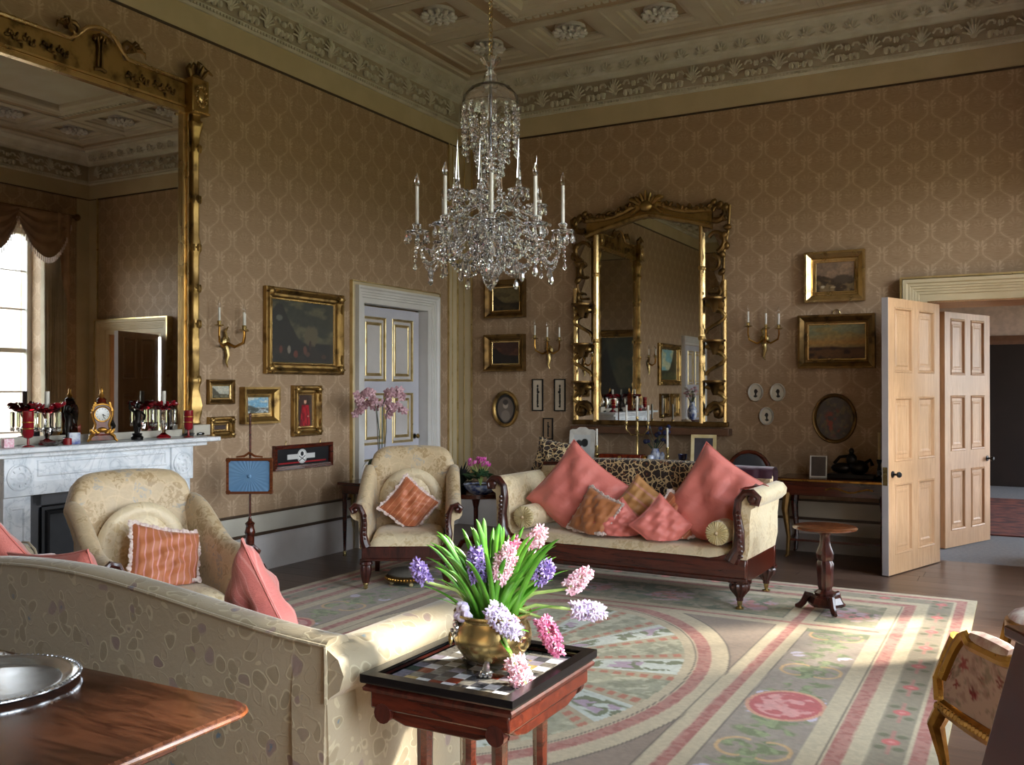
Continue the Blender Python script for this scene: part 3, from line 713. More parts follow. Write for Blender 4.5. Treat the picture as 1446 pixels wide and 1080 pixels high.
def drape(yc, W_, nth):
    c = thing('window_curtain', 'pale silk curtains and fringed swags on the window %s' % nth, 'curtain', (RW - .14, yc, 0), radians(-90), 'silk curtains on the tall windows')
    h = W_ / 2 + .28
    part('curtain', curtain(-h, -h + .38, .03, 3.95), MT['voile'], c); part('curtain', curtain(h - .38, h, .03, 3.95), MT['voile'], c)
    part('curtain_pole', G().tube([(-h - .1, -.05, 4.0), (h + .1, -.05, 4.0)], .025, 8).ell((-h - .12, -.05, 4), .05).ell((h + .12, -.05, 4), .05), MT['giltdark'], c)
    n = 3
    for q in range(n):
        xa = -h + q * 2 * h / n; xb = xa + 2 * h / n + .06
        def f(u, v):
            s = 4 * u * (1 - u); return (xa + (xb - xa) * (u + .0), -.09 - .05 * s * (.4 + v) - .014 * sin(26 * v), 4.0 - v * (.10 + .55 * s))
        sw = part('swag', G().sheet(f, 18, 16), MT['net'], c)
        fg = G()
        for t_ in range(30):
            p = f((t_ + .5) / 30, 1.0); fg.bx(p[0] - .008, p[0] + .008, p[1] - .004, p[1] + .004, p[2] - .075, p[2])
        part('fringe', fg, MT['fringe'], sw, stuff=True, smooth=0)
    for s in (-1, 1):
        def f(u, v): return (s * (h - .04 - .20 * u), -.12 - .02 * sin(9 * u), 4.0 - v * (1.5 - 1.0 * u))
        part('tail', G().sheet(f, 14, 10), MT['net'], c)
    return c
for (a, b), nth in zip(WINS, ('nearest the open oak door', 'facing the fireplace', 'farthest from the open oak door')): drape((a + b) / 2, a - b, nth)
# ================================================================ pictures on the walls
def sky_land(seed, sky, cloud, ground, dark, hz=.4, tree=.5, warm=None):
    def fn(u, v):
        c = base(len(u), sky)
        c = blend(c, cloud, sstep(fbm(u * 4 + seed, v * 6, N1), .42, .65) * .9)
        if warm is not None: c = blend(c, warm, np.exp(-((v - hz - .12) / .12) ** 2) * .8)
        line = hz + .10 * (fbm(u * 3 + seed, u * 0 + seed, N2) - .5)
        c = blend(c, ground, sstep(line - v, -.01, .03))
        c = blend(c, dark, sstep(line - v, 0, .05) * sstep(fbm(u * 9 + seed, v * 9, N3), .42, .62))
        tl = hz + tree * np.exp(-((u - .12) / .22) ** 2) * (.7 + .6 * fbm(u * 8, v * 0 + seed, N4))
        c = blend(c, dark, sstep(tl - v, 0, .06) * sstep(v, hz - .12, hz) * .95)
        return c * (.85 + .3 * fbm(u * 22 + seed, v * 22, N2, 2))[:, None]
    return fn
def figures(f0, spots):
    def fn(u, v):
        c = f0(u, v)
        for (x, y, sx, sy, col) in spots:
            c = blend(c, col, sstep(-(((u - x) / sx) ** 2 + ((v - y) / sy) ** 2) + 1 + .5 * (fbm(u * 30, v * 30, N1, 2) - .5), .1, .6))
        return c
    return fn
def picture(label, wall, t0, t1, z0, z1, fw, mat, fn, prof='ornate', sight=True, name='framed_painting', cat='painting', group=None, out=.0, res=70, mount=None, canvas='canvas', tilt=0.0):
    """t0..t1 outer extent along the wall; frame width fw"""
    tc = (t0 + t1) / 2; w, h = abs(t1 - t0), z1 - z0
    loc = (.001 + out, tc, (z0 + z1) / 2) if wall == 'L' else (tc, -.001 - out, (z0 + z1) / 2)
    r = thing(name, label, cat, loc, radians(90) if wall == 'L' else 0, group)
    r.rotation_euler = (tilt, 0, r.rotation_euler.z)
    iw, ih = w - 2 * fw, h - 2 * fw; D = min(.07, fw * .9)
    P = {'ornate': [(0, 0), (0, .012), (.08, .02), (.14, .35 * D / .07 * .07 + .01), (.35, .5 * D), (.55, .75 * D), (.70, D), (.85, D * .95), (.92, D * .7), (1, D * .6), (1, 0)],
         'plain': [(0, 0), (0, .01), (.2, .014), (.3, D * .6), (.75, D), (1, D), (1, 0)],
         'thin': [(0, 0), (0, .015), (1, .015), (1, 0)]}[prof]
    f = part('frame', G().rect(iw, ih, [(o * fw, d) for o, d in P]), MT[mat], r, smooth=30)
    part('backing', G().bx(-w / 2 + .01, w / 2 - .01, -.006, 0, -h / 2 + .01, h / 2 - .01), MT['black'], r, smooth=0)
    if prof == 'ornate' and fw > .045:
        for sx in (-1, 1):
            for sz in (-1, 1):
                g = G(); cx, cz = sx * (w / 2 - fw * .5), sz * (h / 2 - fw * .5)
                g.ell((cx, -D * .85, cz), (fw * .42, D * .35, fw * .42), 8, 5)
                for q in range(6):
                    a = q * pi / 3; g.ell((cx + fw * .42 * cos(a), -D * .8, cz + fw * .42 * sin(a)), (fw * .2, D * .3, fw * .14), 6, 4)
                g.ell((cx - sx * fw * 1.1, -D * .8, cz + sz * fw * .1), (fw * .55, D * .28, fw * .16), 6, 4)
                g.ell((cx + sx * fw * .1, -D * .8, cz - sz * fw * 1.1), (fw * .16, D * .28, fw * .55), 6, 4)
                part('corner_carving', g, MT[mat], r)
    if sight: part('slip', G().rect(iw, ih, [(-.018, .008), (-.014, .014), (-.003, .016), (0, .010)]), MT['giltbright'], r, smooth=0)
    asp = ih / iw; nx_ = res; nz_ = max(8, int(res * asp))
    painted('canvas', nx_, nz_, fn, MT[canvas], r, lambda u, v: ((u - .5) * iw, u * 0 - .008, (v - .5) * ih))
    return r
DARK = sky_land(3, (70, 74, 66), (120, 110, 84), (48, 40, 30), (24, 22, 18), .35, .6)
L_, B_ = 'L', 'B'
picture('large dark oil painting of figures in a wooded glade, broad gilt frame', L_, -3.155, -2.125, 1.675, 2.43, .088, 'gilt',
        figures(sky_land(11, (38, 40, 30), (84, 80, 56), (28, 22, 16), (14, 14, 11), .34, .6),
                [(.62, .45, .14, .2, (80, 72, 50)), (.12, .70, .06, .06, (80, 82, 74)), (.15, .22, .03, .07, (84, 38, 26)), (.27, .22, .03, .08, (120, 110, 96)), (.37, .16, .045, .07, (90, 40, 28)), (.52, .22, .04, .09, (84, 46, 36)), (.60, .30, .025, .1, (46, 24, 20)), (.56, .16, .04, .05, (70, 44, 34)), (.82, .13, .05, .04, (62, 38, 28))]), res=110)
picture('small landscape in a scalloped silver gilt frame above the tiny one', L_, -3.79, -3.50, 1.42, 1.62, .036, 'giltdark', sky_land(5, (170, 172, 160), (196, 190, 170), (110, 104, 80), (66, 62, 48), .35, .5), res=40)
picture('tiny dark picture in a wide gilt frame at the mantel shelf end', L_, -3.785, -3.515, 1.145, 1.32, .055, 'gilt', lambda u, v: blend(base(len(u), (78, 60, 56)), (52, 38, 34), fbm(u * 5, v * 5)), res=20)
picture('snowy river scene with blue sky in a plain oak gilt frame', L_, -3.43, -3.005, 1.25, 1.56, .072, 'gilt',
        figures(sky_land(17, (120, 168, 196), (206, 206, 196), (180, 186, 186), (70, 78, 74), .38, .15), [(.3, .3, .16, .07, (64, 66, 58)), (.7, .32, .1, .05, (96, 84, 70))]), 'plain', res=50)
def portrait(u, v):
    c = blend(base(len(u), (42, 30, 26)), (70, 48, 38), fbm(u * 4, v * 5))
    robe = sstep(.17 + .16 * (1 - v) - np.abs(u - .5), -.01, .03) * sstep(.68 - v, 0, .04)
    c = blend(c, (172, 30, 40), robe); c = blend(c, (112, 16, 28), robe * sstep(fbm(u * 14, v * 6, N3), .45, .6))
    c = blend(c, (196, 150, 124), sstep(1 - ((u - .5) / .085) ** 2 - ((v - .76) / .075) ** 2, 0, .3)); c = blend(c, (60, 40, 32), sstep(1 - ((u - .5) / .09) ** 2 - ((v - .835) / .04) ** 2, 0, .3))
    c = blend(c, (190, 150, 124), sstep(1 - ((u - .68) / .05) ** 2 - ((v - .33) / .03) ** 2, 0, .3)); return c
picture('portrait of a standing figure in a red robe, gilt frame', L_, -2.805, -2.44, 1.12, 1.575, .072, 'gilt', portrait, res=50)
# glazed case with a white belt buckle
bc = thing('belt_case', 'long dark glazed case holding a white belt and round badge over crossed pipes', 'display case', (.001, -2.65, .938), radians(90))
part('case_frame', G().rect(.71, .15, [(0, 0), (0, .03), (.035, .035), (.035, 0)]), MT['mahog'], bc, smooth=0)
def belt(u, v):
    c = base(len(u), (10, 10, 14)); x = (u - .5) * .71; z = (v - .5) * .15
    c = blend(c, (150, 24, 30), (np.abs(z + .052) < .006).astype(float) * sstep(.33 - np.abs(x), 0, .02))
    c = blend(c, (206, 206, 202), sstep(.025 - np.abs(z), 0, .004) * sstep(.19 - np.abs(x + .02), 0, .01))
    r = np.sqrt((x + .01) ** 2 + z ** 2); c = blend(c, (224, 224, 220), sstep(.066 - r, 0, .003))
    c = blend(c, (28, 30, 34), sstep(.022 - np.sqrt((x + .01) ** 2 + (z - .022) ** 2), 0, .003))
    for s in (-1, 1): c = blend(c, (34, 34, 36), sstep(.005 - np.abs(z + .02 - s * .55 * (x + .01)), 0, .002) * sstep(.045 - np.abs(x + .01), 0, .004))
    c = blend(c, (90, 90, 92), sstep(.002 - np.abs(r - .056), 0, .001)); return c
painted('belt_panel', 180, 44, belt, MT['print'], bc, lambda u, v: ((u - .5) * .71, u * 0 - .006, (v - .5) * .15))
for s in (-.23, .23): part('hanging_hook', G().tube([(s, -.012, .105), (s, -.012, .135), (s + .012, -.012, .145)], .004, 5), MT['brass'], bc)
# back wall
picture('dark landscape in a gilt frame high beside the corner', B_, .39, .90, 2.335, 2.76, .072, 'giltdark', sky_land(23, (86, 76, 52), (110, 98, 66), (60, 48, 30), (34, 28, 18), .35, .3), 'plain', res=50)
picture('nearly black sea piece in a gilt frame beneath the high corner landscape', B_, .385, .895, 1.74, 2.15, .072, 'giltdark', sky_land(29, (60, 30, 24), (92, 52, 36), (26, 16, 14), (14, 10, 10), .4, .3), 'plain', res=50)
picture('golden framed cattle and hillside painting, upper one left of the oak doors', B_, 3.905, 4.45, 2.36, 2.835, .085, 'giltbright', figures(sky_land(31, (128, 106, 88), (150, 122, 98), (120, 100, 70), (60, 46, 34), .45, .15), [(.7, .42, .3, .16, (74, 62, 50)), (.2, .2, .06, .05, (190, 176, 150)), (.45, .18, .08, .04, (170, 150, 120)), (.7, .2, .08, .04, (60, 44, 32))]), 'plain', res=60)
pp_ = picture('wide sunset moorland painting in a dark ebonised frame hung on a ring', B_, 3.845, 4.535, 1.735, 2.24, .078, 'giltdark', sky_land(37, (120, 116, 86), (140, 118, 70), (96, 64, 36), (46, 26, 20), .36, .0, (176, 124, 60)), 'plain', res=70)
part('hanging_ring', G().tube([(.03 * cos(a * pi / 6), -.01, .27 + .03 * sin(a * pi / 6)) for a in range(12)], .005, 5, True), MT['brass'], pp_)
def oval(label, x, z, rw, rh, fw, mat, fn, nx=40, name='oval_picture', mountw=0.0, cat='picture'):
    r = thing(name, label, cat, (x, -.001, z))
    vs = G(); n = 40; prof = [(0, .006), (.1, .02), (.4, .03), (.8, .035), (1, .02), (1, 0)]
    for i in range(n):
        a = 2 * pi * i / n; vs.v += [((rw - fw + o * fw) * cos(a), -d, (rh - fw + o * fw) * sin(a)) for o, d in prof]
    m = len(prof)
    for i in range(n):
        for q in range(m - 1): vs.f.append((i * m + q, ((i + 1) % n) * m + q, ((i + 1) % n) * m + q + 1, i * m + q + 1))
    part('frame', vs, MT[mat], r)
    a_, b_ = rw - fw + .002, rh - fw + .002
    painted('picture_sheet', 18, nx, lambda u, v: fn((v_x(u, v)), (v_y(u, v))), MT['print'], r, lambda u, v: (a_ * u * np.cos(2 * pi * v), u * 0 - .008, b_ * u * np.sin(2 * pi * v)))
    return r
def v_x(u, v): return u * np.cos(2 * pi * v)
def v_y(u, v): return u * np.sin(2 * pi * v)
def oval_port(x, y):
    c = base(len(x), (112, 100, 90)); c = blend(c, (26, 24, 24), sstep(np.sqrt(x * x + y * y), .80, .84)); c = blend(c, (176, 160, 142), sstep(1 - (x / .28) ** 2 - ((y - .25) / .25) ** 2, 0, .3))
    c = blend(c, (66, 58, 54), sstep(1 - (x / .3) ** 2 - ((y - .45) / .2) ** 2, 0, .3)); return blend(c, (150, 138, 124), sstep(1 - (x / .5) ** 2 - ((y + .5) / .45) ** 2, 0, .3) * .7)
oval('oval grey portrait drawing in a gilt frame near the room corner', .64, 1.318, .165, .205, .042, 'gilt', oval_port)
oval('large oval flower group picture in a dark frame over the console', 4.17, 1.266, .20, .235, .035, 'giltdark', lambda x, y: blend(blend(blend(base(len(x), (52, 46, 44)), (96, 88, 82), fbm(x * 3 + 5, y * 3, N3)), (140, 66, 52), sstep(fbm(x * 5, y * 5 + 2, N2), .5, .6) * sstep(.8 - np.sqrt(x * x + (y + .2) ** 2), 0, .4)), (120, 104, 70), sstep(fbm(x * 6 + 9, y * 6, N1), .55, .65) * .7), 60)
def cameo(flip):
    def fn(x, y):
        x = x * flip; c = base(len(x), (206, 200, 186))
        c = blend(c, (16, 14, 14), sstep(1 - ((x) / .30) ** 2 - ((y - .12) / .30) ** 2, 0, .15)); c = blend(c, (16, 14, 14), sstep(1 - ((x - .27) / .12) ** 2 - ((y - .10) / .08) ** 2, 0, .2))
        c = blend(c, (16, 14, 14), sstep(1 - ((x + .02) / .16) ** 2 - ((y + .25) / .25) ** 2, 0, .2)); return blend(c, (16, 14, 14), sstep(1 - ((x + .05) / .36) ** 2 - ((y + .52) / .16) ** 2, 0, .2))
    return fn
oval('white oval with black silhouette head facing right, first of the upper pair', 3.432, 1.51, .072, .088, .016, 'whiteframe', cameo(1), 30, 'silhouette_oval')
oval('white oval with black silhouette head facing left, nearer the console of the upper pair', 3.645, 1.51, .072, .088, .016, 'whiteframe', cameo(-1), 30, 'silhouette_oval')
oval('white oval silhouette head hung alone beneath the two upper ovals', 3.537, 1.28, .068, .088, .016, 'whiteframe', cameo(-1), 30, 'silhouette_oval')
def sil(flip, small=False):
    def fn(u, v):
        x = (u - .5) * flip; c = base(len(u), (196, 182, 160) if not small else (150, 124, 96))
        for (cx, cz, rx, rz) in ((0, .80, .10, .05), (0, .66, .11, .10), (.05, .60, .16, .05), (0, .45, .10, .14), (0, .28, .12, .12), (-.04, .14, .07, .06), (.04, .12, .10, .04)):
            c = blend(c, (14, 12, 12), sstep(1 - ((x - cx) / rx) ** 2 - ((v - cz) / rz) ** 2, 0, .2))
        return c
    return fn
for x0_, x1_, z0_, z1_, lb, fn in ((.975, 1.11, 1.30, 1.65, 'tall narrow silhouette of a standing woman nearest the oval portrait', sil(1)), (1.245, 1.38, 1.30, 1.65, 'tall narrow silhouette of a standing man nearest the rococo mirror', sil(-1)),
                           (1.11, 1.23, .99, 1.225, 'small brown silhouette of a tiny figure hung beneath the tall pair', sil(1, True))):
    picture(lb, B_, x0_, x1_, z0_, z1_, .012, 'ink', fn, 'thin', False, 'silhouette_picture', 'silhouette', res=26, canvas='print')

# ================================================================ great overmantel mirror on the left wall
YM = -4.845; mo = thing('overmantel_mirror', 'huge gilt overmantel mirror with clustered columns above the marble fireplace', 'mirror', (.0, YM, 0), radians(90))
HW = 1.0; ZB, ZT = 1.25, 3.72
part('mirror_glass', G().bx(-.81, .81, -.055, -.05, 1.20, 3.74), MT['mirror'], mo, smooth=0)
part('backboard', G().bx(-HW, HW, -.05, -.0, 1.19, 3.95), MT['giltdark'], mo, smooth=0)
part('inner_moulding', arch(G(Matrix.Translation((0, -.05, 0))), -.80, .80, 3.70, [(-.0, .005), (.0, .03), (.015, .03), (.02, .018), (.04, .018), (.045, .035), (.06, .035), (.07, .0)], 1.2), MT['giltbright'], mo, smooth=0)
for s in (-1, 1):
    cxm = s * .925
    pr2 = [(.045, 1.27), (.058, 1.28), (.05, 1.31), (.066, 1.36), (.07, 1.42), (.052, 1.50), (.048, 1.56), (.06, 1.60), (.064, 1.63), (.046, 1.65), (.044, 1.9), (.044, 2.05), (.052, 2.07), (.042, 2.10), (.043, 2.30), (.055, 2.32), (.056, 2.35), (.042, 2.37),
           (.042, 2.60), (.052, 2.62), (.05, 2.66), (.054, 2.70), (.043, 2.74), (.042, 3.0), (.05, 3.02), (.05, 3.05), (.040, 3.08), (.040, 3.40), (.05, 3.42), (.052, 3.45), (.042, 3.47), (.05, 3.55), (.066, 3.60), (.07, 3.64), (.05, 3.66), (.05, 3.70)]
    part('column', G().lathe(pr2, 20, (cxm, -.075, 0), flute=.10, nf=5), MT['gilt'], mo, smooth=50)
    part('pedestal', G().bx(cxm - .09, cxm + .09, -.17, -.0, 1.185, 1.27), MT['dado'], mo, bevel=.006)
    for z in (1.40, 1.62, 2.06, 2.34, 2.66, 3.04, 3.44):
        lv = G().tube([(cxm + .05 * cos(a * pi / 6), -.075 + .05 * sin(a * pi / 6), z) for a in range(12)], .008, 5, True)
        for q in range(8): a = q * pi / 4; lv.ell((cxm + .05 * cos(a), -.075 + .05 * sin(a), z), (.014, .014, .035), 6, 4)
        part('leaf_collar', lv, MT['gilt'], mo)
    bl = G().bx(cxm - .09, cxm + .09, -.15, 0, 3.70, 3.98); part('corner_block', bl, MT['gilt'], mo, bevel=.008)
    g = G()
    for q in range(12): a = q * pi / 6; g.ell((cxm + .055 * cos(a), -.155, 3.84 + .08 * sin(a)), (.016, .012, .02), 6, 4)
    g.ell((cxm, -.155, 3.84), (.035, .015, .055), 10, 6)
    for q in range(9): g.ell((cxm - .08 + q * .02, -.155, 3.715), .012, 6, 4)
    part('rosette', g, MT['giltbright'], mo)
    g = G()
    for q in range(-2, 3): g.tube([(cxm + q * .02, -.08, 3.98), (cxm + q * .045, -.10, 4.05), (cxm + q * .05 + .01 * s, -.12, 4.12 - abs(q) * .025), (cxm + q * .06 + .02, -.14, 4.10 - abs(q) * .03)], [.02, .022, .016, .006], 6)
    g.ell((cxm, -.09, 4.0), (.07, .04, .03), 8, 5); part('finial', g, MT['giltdark'], mo)
pts = []
for i in range(41):
    x = -.83 + 1.66 * i / 40; a = abs(x)
    z = 3.93 + (.16 * cos(pi * a / .52) ** 2 if a < .26 else 0) + .0
    pts.append((x, z))
poly = [(-.83, 3.74)] + pts + [(.83, 3.74)]
part('top_board', G().prism([(-.83, 3.74), (.83, 3.74), (.83, 3.93), (.22, 3.94), (.18, 4.00), (.10, 4.06), (0, 4.08), (-.10, 4.06), (-.18, 4.00), (-.22, 3.94), (-.83, 3.93)][::-1], -.075, -.0), MT['gilt'], mo, smooth=0, bevel=.004)
g = G()
for s in (-1, 1): g.tube([(s * .86, -.085, 3.945), (s * .25, -.085, 3.95), (s * .20, -.09, 3.99), (s * .12, -.095, 4.065), (s * .05, -.10, 4.09), (0, -.1, 4.095)], .016, 7)
part('cresting_rail', g, MT['giltbright'], mo)
g = G()
for s in (-1, 1):
    c0 = (s * .23, 4.01)
    g.tube([(c0[0] + s * (.07 - .0085 * j) * cos(j * .8), -.10, c0[1] + (.07 - .0085 * j) * sin(j * .8)) for j in range(8)], [.02, .02, .018, .016, .014, .013, .012, .012], 7)
    for q in range(4): g.tube([(s * .24, -.1, 4.0), (s * (.26 + q * .02), -.1, 4.03), (s * (.29 + q * .03), -.12, 4.08 - q * .02), (s * (.33 + q * .02), -.12, 4.07 - q * .03)], [.016, .014, .012, .004], 5)
    part('scroll', g, MT['giltdark'], mo); g = G()
rg = random.Random(5)
for x, n in ((-.62, 7), (-.36, 7), (.36, 7), (.62, 7)):
    g = G()
    for q in range(n):
        xx = x + (q - n / 2) * .032; zz = 3.83 + .02 * sin(q * 1.7)
        g.ell((xx, -.08, zz), (.022, .012, .014), 6, 4, Matrix.Rotation(q, 3, 'Y')); g.ell((xx + .01, -.085, zz + .025 * (-1) ** q), (.010, .01, .018), 6, 4)
    part('garland_carving', g, MT['giltdark'], mo)
g = G().tube([(-.05, -.085, 3.80), (0, -.095, 3.81), (.05, -.085, 3.80)], .015, 6).tube([(-.02, -.085, 3.82), (-.012, -.09, 3.96), (-.03, -.085, 4.04)], .012, 6).tube([(.02, -.085, 3.82), (.012, -.09, 3.96), (.03, -.085, 4.04)], .012, 6)
for q in range(5): g.ell(((q - 2) * .025, -.09, 4.04 - abs(q - 2) * .012), (.014, .014, .026), 6, 4)
part('lyre_carving', g, MT['giltdark'], mo)
mo.scale = (.925, 1, .985); mo.location.z = .0185
part('lower_rail', G().bx(-.80, .80, -.08, -.0, 1.185, 1.235), MT['dado'], mo, smooth=0)

# ================================================================ marble fireplace
YF = -4.93
fp = thing('fireplace', 'white marble chimneypiece with round paterae and an iron grate beneath the great mirror', 'fireplace', (0, YF, 0), radians(90))
part('mantel_shelf', G().bx(-.94, .94, -.37, 0, 1.15, 1.184), MT['marble'], fp, bevel=.008)
part('bed_moulding', G().bx(-.86, .86, -.31, 0, 1.12, 1.15), MT['marble'], fp, bevel=.006)
part('frieze', G().bx(-.55, .55, -.27, 0, .88, 1.12), MT['marble'], fp, smooth=0)
part('frieze_panel', G().rect(1.0, .085, [(-.012, .0), (-.006, .008), (.004, .008), (.01, 0)], (0, 1.045), -.27), MT['marble'], fp, smooth=0)
part('frieze_line', G().bx(-.55, .55, -.278, -.27, .945, .965), MT['marble'], fp, smooth=0)
for s in (-1, 1):
    c = s * .64
    part('corner_block', G().bx(c - .10, c + .10, -.29, 0, .88, 1.12), MT['marble'], fp, bevel=.004)
    pg = G().lathe([(.085, 0), (.085, .008), (.075, .012), (.068, .006), (.055, .006), (.045, .014), (.03, .016), (.022, .008), (.0, .02)], 24, (c, -.29, 1.0), Matrix.Rotation(radians(90), 3, 'X'))
    for q in range(8): a = q * pi / 4; pg.ell((c + .05 * cos(a), -.30, 1.0 + .05 * sin(a)), (.016, .006, .009), 6, 4, Matrix.Rotation(-a, 3, 'Y'))
    part('patera', pg, MT['marble'], fp)
    part('jamb', G().bx(c - .09, c + .09, -.27, 0, .12, .88), MT['marble'], fp, bevel=.004)
    part('jamb_panel', G().rect(.09, .62, [(-.012, .0), (-.006, .007), (.004, .007), (.01, 0)], (c, .5), -.27), MT['marble'], fp, smooth=0)
    part('plinth_block', G().bx(c - .105, c + .105, -.30, 0, 0, .12), MT['marble'], fp, bevel=.004)
    part('slip', G().bx(s * .55, s * .43, -.20, 0, 0, .88), MT['slate'], fp, smooth=0)
part('slip', G().bx(-.55, .55, -.20, 0, .80, .88), MT['slate'], fp, smooth=0)
part('register_grate', G().rect(.78, .74, [(0, 0), (0, .03), (.02, .035), (.03, .02), (.05, .02), (.05, 0)], (0, .37), -.20), MT['iron'], fp, smooth=0)
part('fireback', G().bx(-.43, .43, -.06, -.02, 0, .8), MT['iron'], fp, smooth=0)
g = G()
for i in range(7): g.tube([(-.3, -.19, .16 + i * .028), (.3, -.19, .16 + i * .028)], .006, 5)
part('grate_bars', g, MT['iron'], fp)
part('hearth_stone', G().bx(-.8, .8, -.75, 0, 0, .02), MT['slate'], fp, bevel=.004)
lg = G()
for i, (x, z, a) in enumerate(((-.12, .30, .3), (.08, .32, -.2), (0, .38, .1))): lg.tube([(x - .2 * cos(a), -.13, z - .2 * sin(a)), (x + .2 * cos(a), -.13, z + .2 * sin(a))], .04, 8)
part('firewood', lg, MT['bark'], fp)

# ================================================================ rococo mirror on the back wall
XM = 2.33; rm = thing('rococo_mirror', 'arched rococo gilt mirror with little side brackets above the dark table', 'mirror', (XM, 0, 0))
gl = []
def topz(x):
    a = abs(x) / .60; return 3.25 - .09 * a ** 2 + .05 * math.exp(-(a / .4) ** 2)
def topo(x):
    a = abs(x) / .66; return 3.31 + .15 * math.exp(-(a / .42) ** 2) + .02 * a
n = 24; poly = [(-.56, 1.21)] + [(-.56 + 1.12 * i / n, topz(-.56 + 1.12 * i / n)) for i in range(n + 1)] + [(.56, 1.21)]
part('mirror_glass', G().prism(poly[::-1], -.05, -.045), MT['mirror'], rm, smooth=0)
for s in (-1, 1):
    sp = [(s * .57, 1.21), (s * .57, 3.10), (s * .68, 3.12), (s * .76, 2.95), (s * .70, 2.70), (s * .76, 2.55), (s * .80, 1.21)]
    part('side_glass', G().prism(sp if s < 0 else sp[::-1], -.042, -.038), MT['mirror'], rm, smooth=0)
    part('inner_pilaster', G().tube([(s * .575, -.06, 1.2), (s * .575, -.06, topz(.56))], .026, 8), MT['giltbright'], rm)
    for z_ in (2.05, 2.75): part('pilaster_band', G().lathe([(.03, z_ - .02), (.036, z_), (.03, z_ + .02)], 12, (s * .575, -.06, 0)), MT['gilt'], rm)
    part('outer_pilaster', G().tube([(s * .81, -.05, 1.2), (s * .81, -.05, 2.62)], .024, 8), MT['giltbright'], rm)
    # scroll work climbing the outer edge
    g = G()
    def cscroll(cx, cz, r, a0, a1, th, sx=1, n=12):
        g.tube([(cx + sx * r * (1 - .045 * j) * cos(a0 + (a1 - a0) * j / n), -.06, cz + r * (1 - .045 * j) * sin(a0 + (a1 - a0) * j / n)) for j in range(n + 1)], [th * (1 - .05 * j) for j in range(n + 1)], 7)
    cscroll(s * .70, 3.02, .13, radians(-70), radians(150), .034, s); cscroll(s * .74, 3.30, .09, radians(-120), radians(170), .034, s)
    cscroll(s * .68, 2.78, .10, radians(80), radians(-110), .03, s); cscroll(s * .72, 2.52, .07, radians(-90), radians(140), .022, s)
    for (x_, z_, r_) in ((.80, 3.24, .05), (.84, 3.14, .045), (.80, 3.06, .05), (.83, 2.96, .045), (.78, 2.88, .05), (.76, 3.36, .05), (.70, 3.40, .04), (.78, 2.70, .045), (.66, 3.36, .04), (.82, 3.34, .045)):
        g.ell((s * x_, -.06, z_), (r_, .03, r_ * .75), 7, 5, Matrix.Rotation(z_ * 9, 3, 'Y'))
    g.tube([(s * .86, -.05, 3.36), (s * .84, -.045, 3.1), (s * .80, -.045, 2.9), (s * .79, -.045, 2.62), (s * .74, -.045, 2.5), (s * .64, -.05, 2.5)], .016, 6)
    part('scroll_carving', g, MT['giltdark'], rm)
    for zb in (2.44, 2.02, 1.62):
        g = G().lathe([(.02, zb - .14), (.035, zb - .10), (.05, zb - .06), (.075, zb - .03), (.095, zb - .012), (.11, zb - .01), (.11, zb + .008), (0, zb + .008)], 14, (s * .72, -.10, 0))
        br = part('bracket_shelf', g, MT['giltdark'], rm)
        g = G(); g.tube([(s * (.72 + .10 * sin(t_ * .7)), -.07, zb - .10 - t_ * .035) for t_ in range(8)], [.026, .026, .022, .02, .018, .016, .014, .01], 6)
        g.ell((s * .66, -.08, zb - .06), (.045, .03, .03), 7, 5).ell((s * .78, -.08, zb - .07), (.04, .03, .035), 7, 5)
        part('bracket_scroll', g, MT['gilt'], br)
    g = G(); cc_ = (s * .73, 1.31)
    g.tube([(cc_[0] - s * (.10 - .009 * j) * cos(j * .62), -.07, cc_[1] + (.11 - .009 * j) * sin(j * .62)) for j in range(10)], [.03 - .0012 * j for j in range(10)], 7).ell((cc_[0], -.07, cc_[1]), (.04, .035, .04), 8, 6)
    part('base_scroll', g, MT['giltdark'], rm)
g = G(); m_ = 32
for fz, dz, th, dy in ((topz, .03, .030, -.075), (topo, 0, .026, -.065)):
    g.tube([(-.68 + 1.36 * i / m_, dy, fz(-.68 + 1.36 * i / m_) + dz) for i in range(m_ + 1)], th, 7)
g.loft([[(x_, -.055, topz(x_) + .0), (x_, -.055, topo(x_)), (x_, -.01, topo(x_)), (x_, -.01, topz(x_))] for x_ in [-.68 + 1.36 * i / m_ for i in range(m_ + 1)]])
part('top_moulding', g, MT['gilt'], rm)
g = G(); rg = random.Random(9)
for i in range(34):
    x_ = -.66 + 1.32 * i / 33; g.ell((x_, -.075, topo(x_) + .028 + .018 * sin(i * 2.3)), (.035, .025, .022), 6, 4, Matrix.Rotation(rg.uniform(0, 3), 3, 'Y'))
part('leaf_carving', g, MT['giltdark'], rm)
g = G().ell((0, -.09, 3.42), (.07, .04, .06), 10, 7)
for q in range(-3, 4): g.tube([(q * .02, -.08, 3.44), (q * .04, -.10, 3.52 - abs(q) * .015), (q * .055, -.11, 3.58 - abs(q) * .03)], [.02, .022, .01], 6)
for s in (-1, 1): g.tube([(s * (.10 + .012 * j) * 1.0 * cos(j * .5), -.08, 3.40 + .07 * sin(j * .7)) for j in range(7)], .022, 6).ell((s * .14, -.08, 3.50), (.05, .03, .03), 7, 5).ell((s * .05, -.085, 3.32), (.04, .03, .025), 7, 5)
part('shell_crest', g, MT['gilt'], rm)
part('bottom_rail', G().bx(-.84, .84, -.075, 0, 1.165, 1.215), MT['giltdark'], rm, bevel=.006)
sh = tag(part('mirror_ledge', G().bx(1.50, 3.20, -.14, 0, 1.08, 1.15), MT['browntrim'], bevel=.006), 'narrow grey brown ledge fixed beneath the rococo mirror', 'shelf')

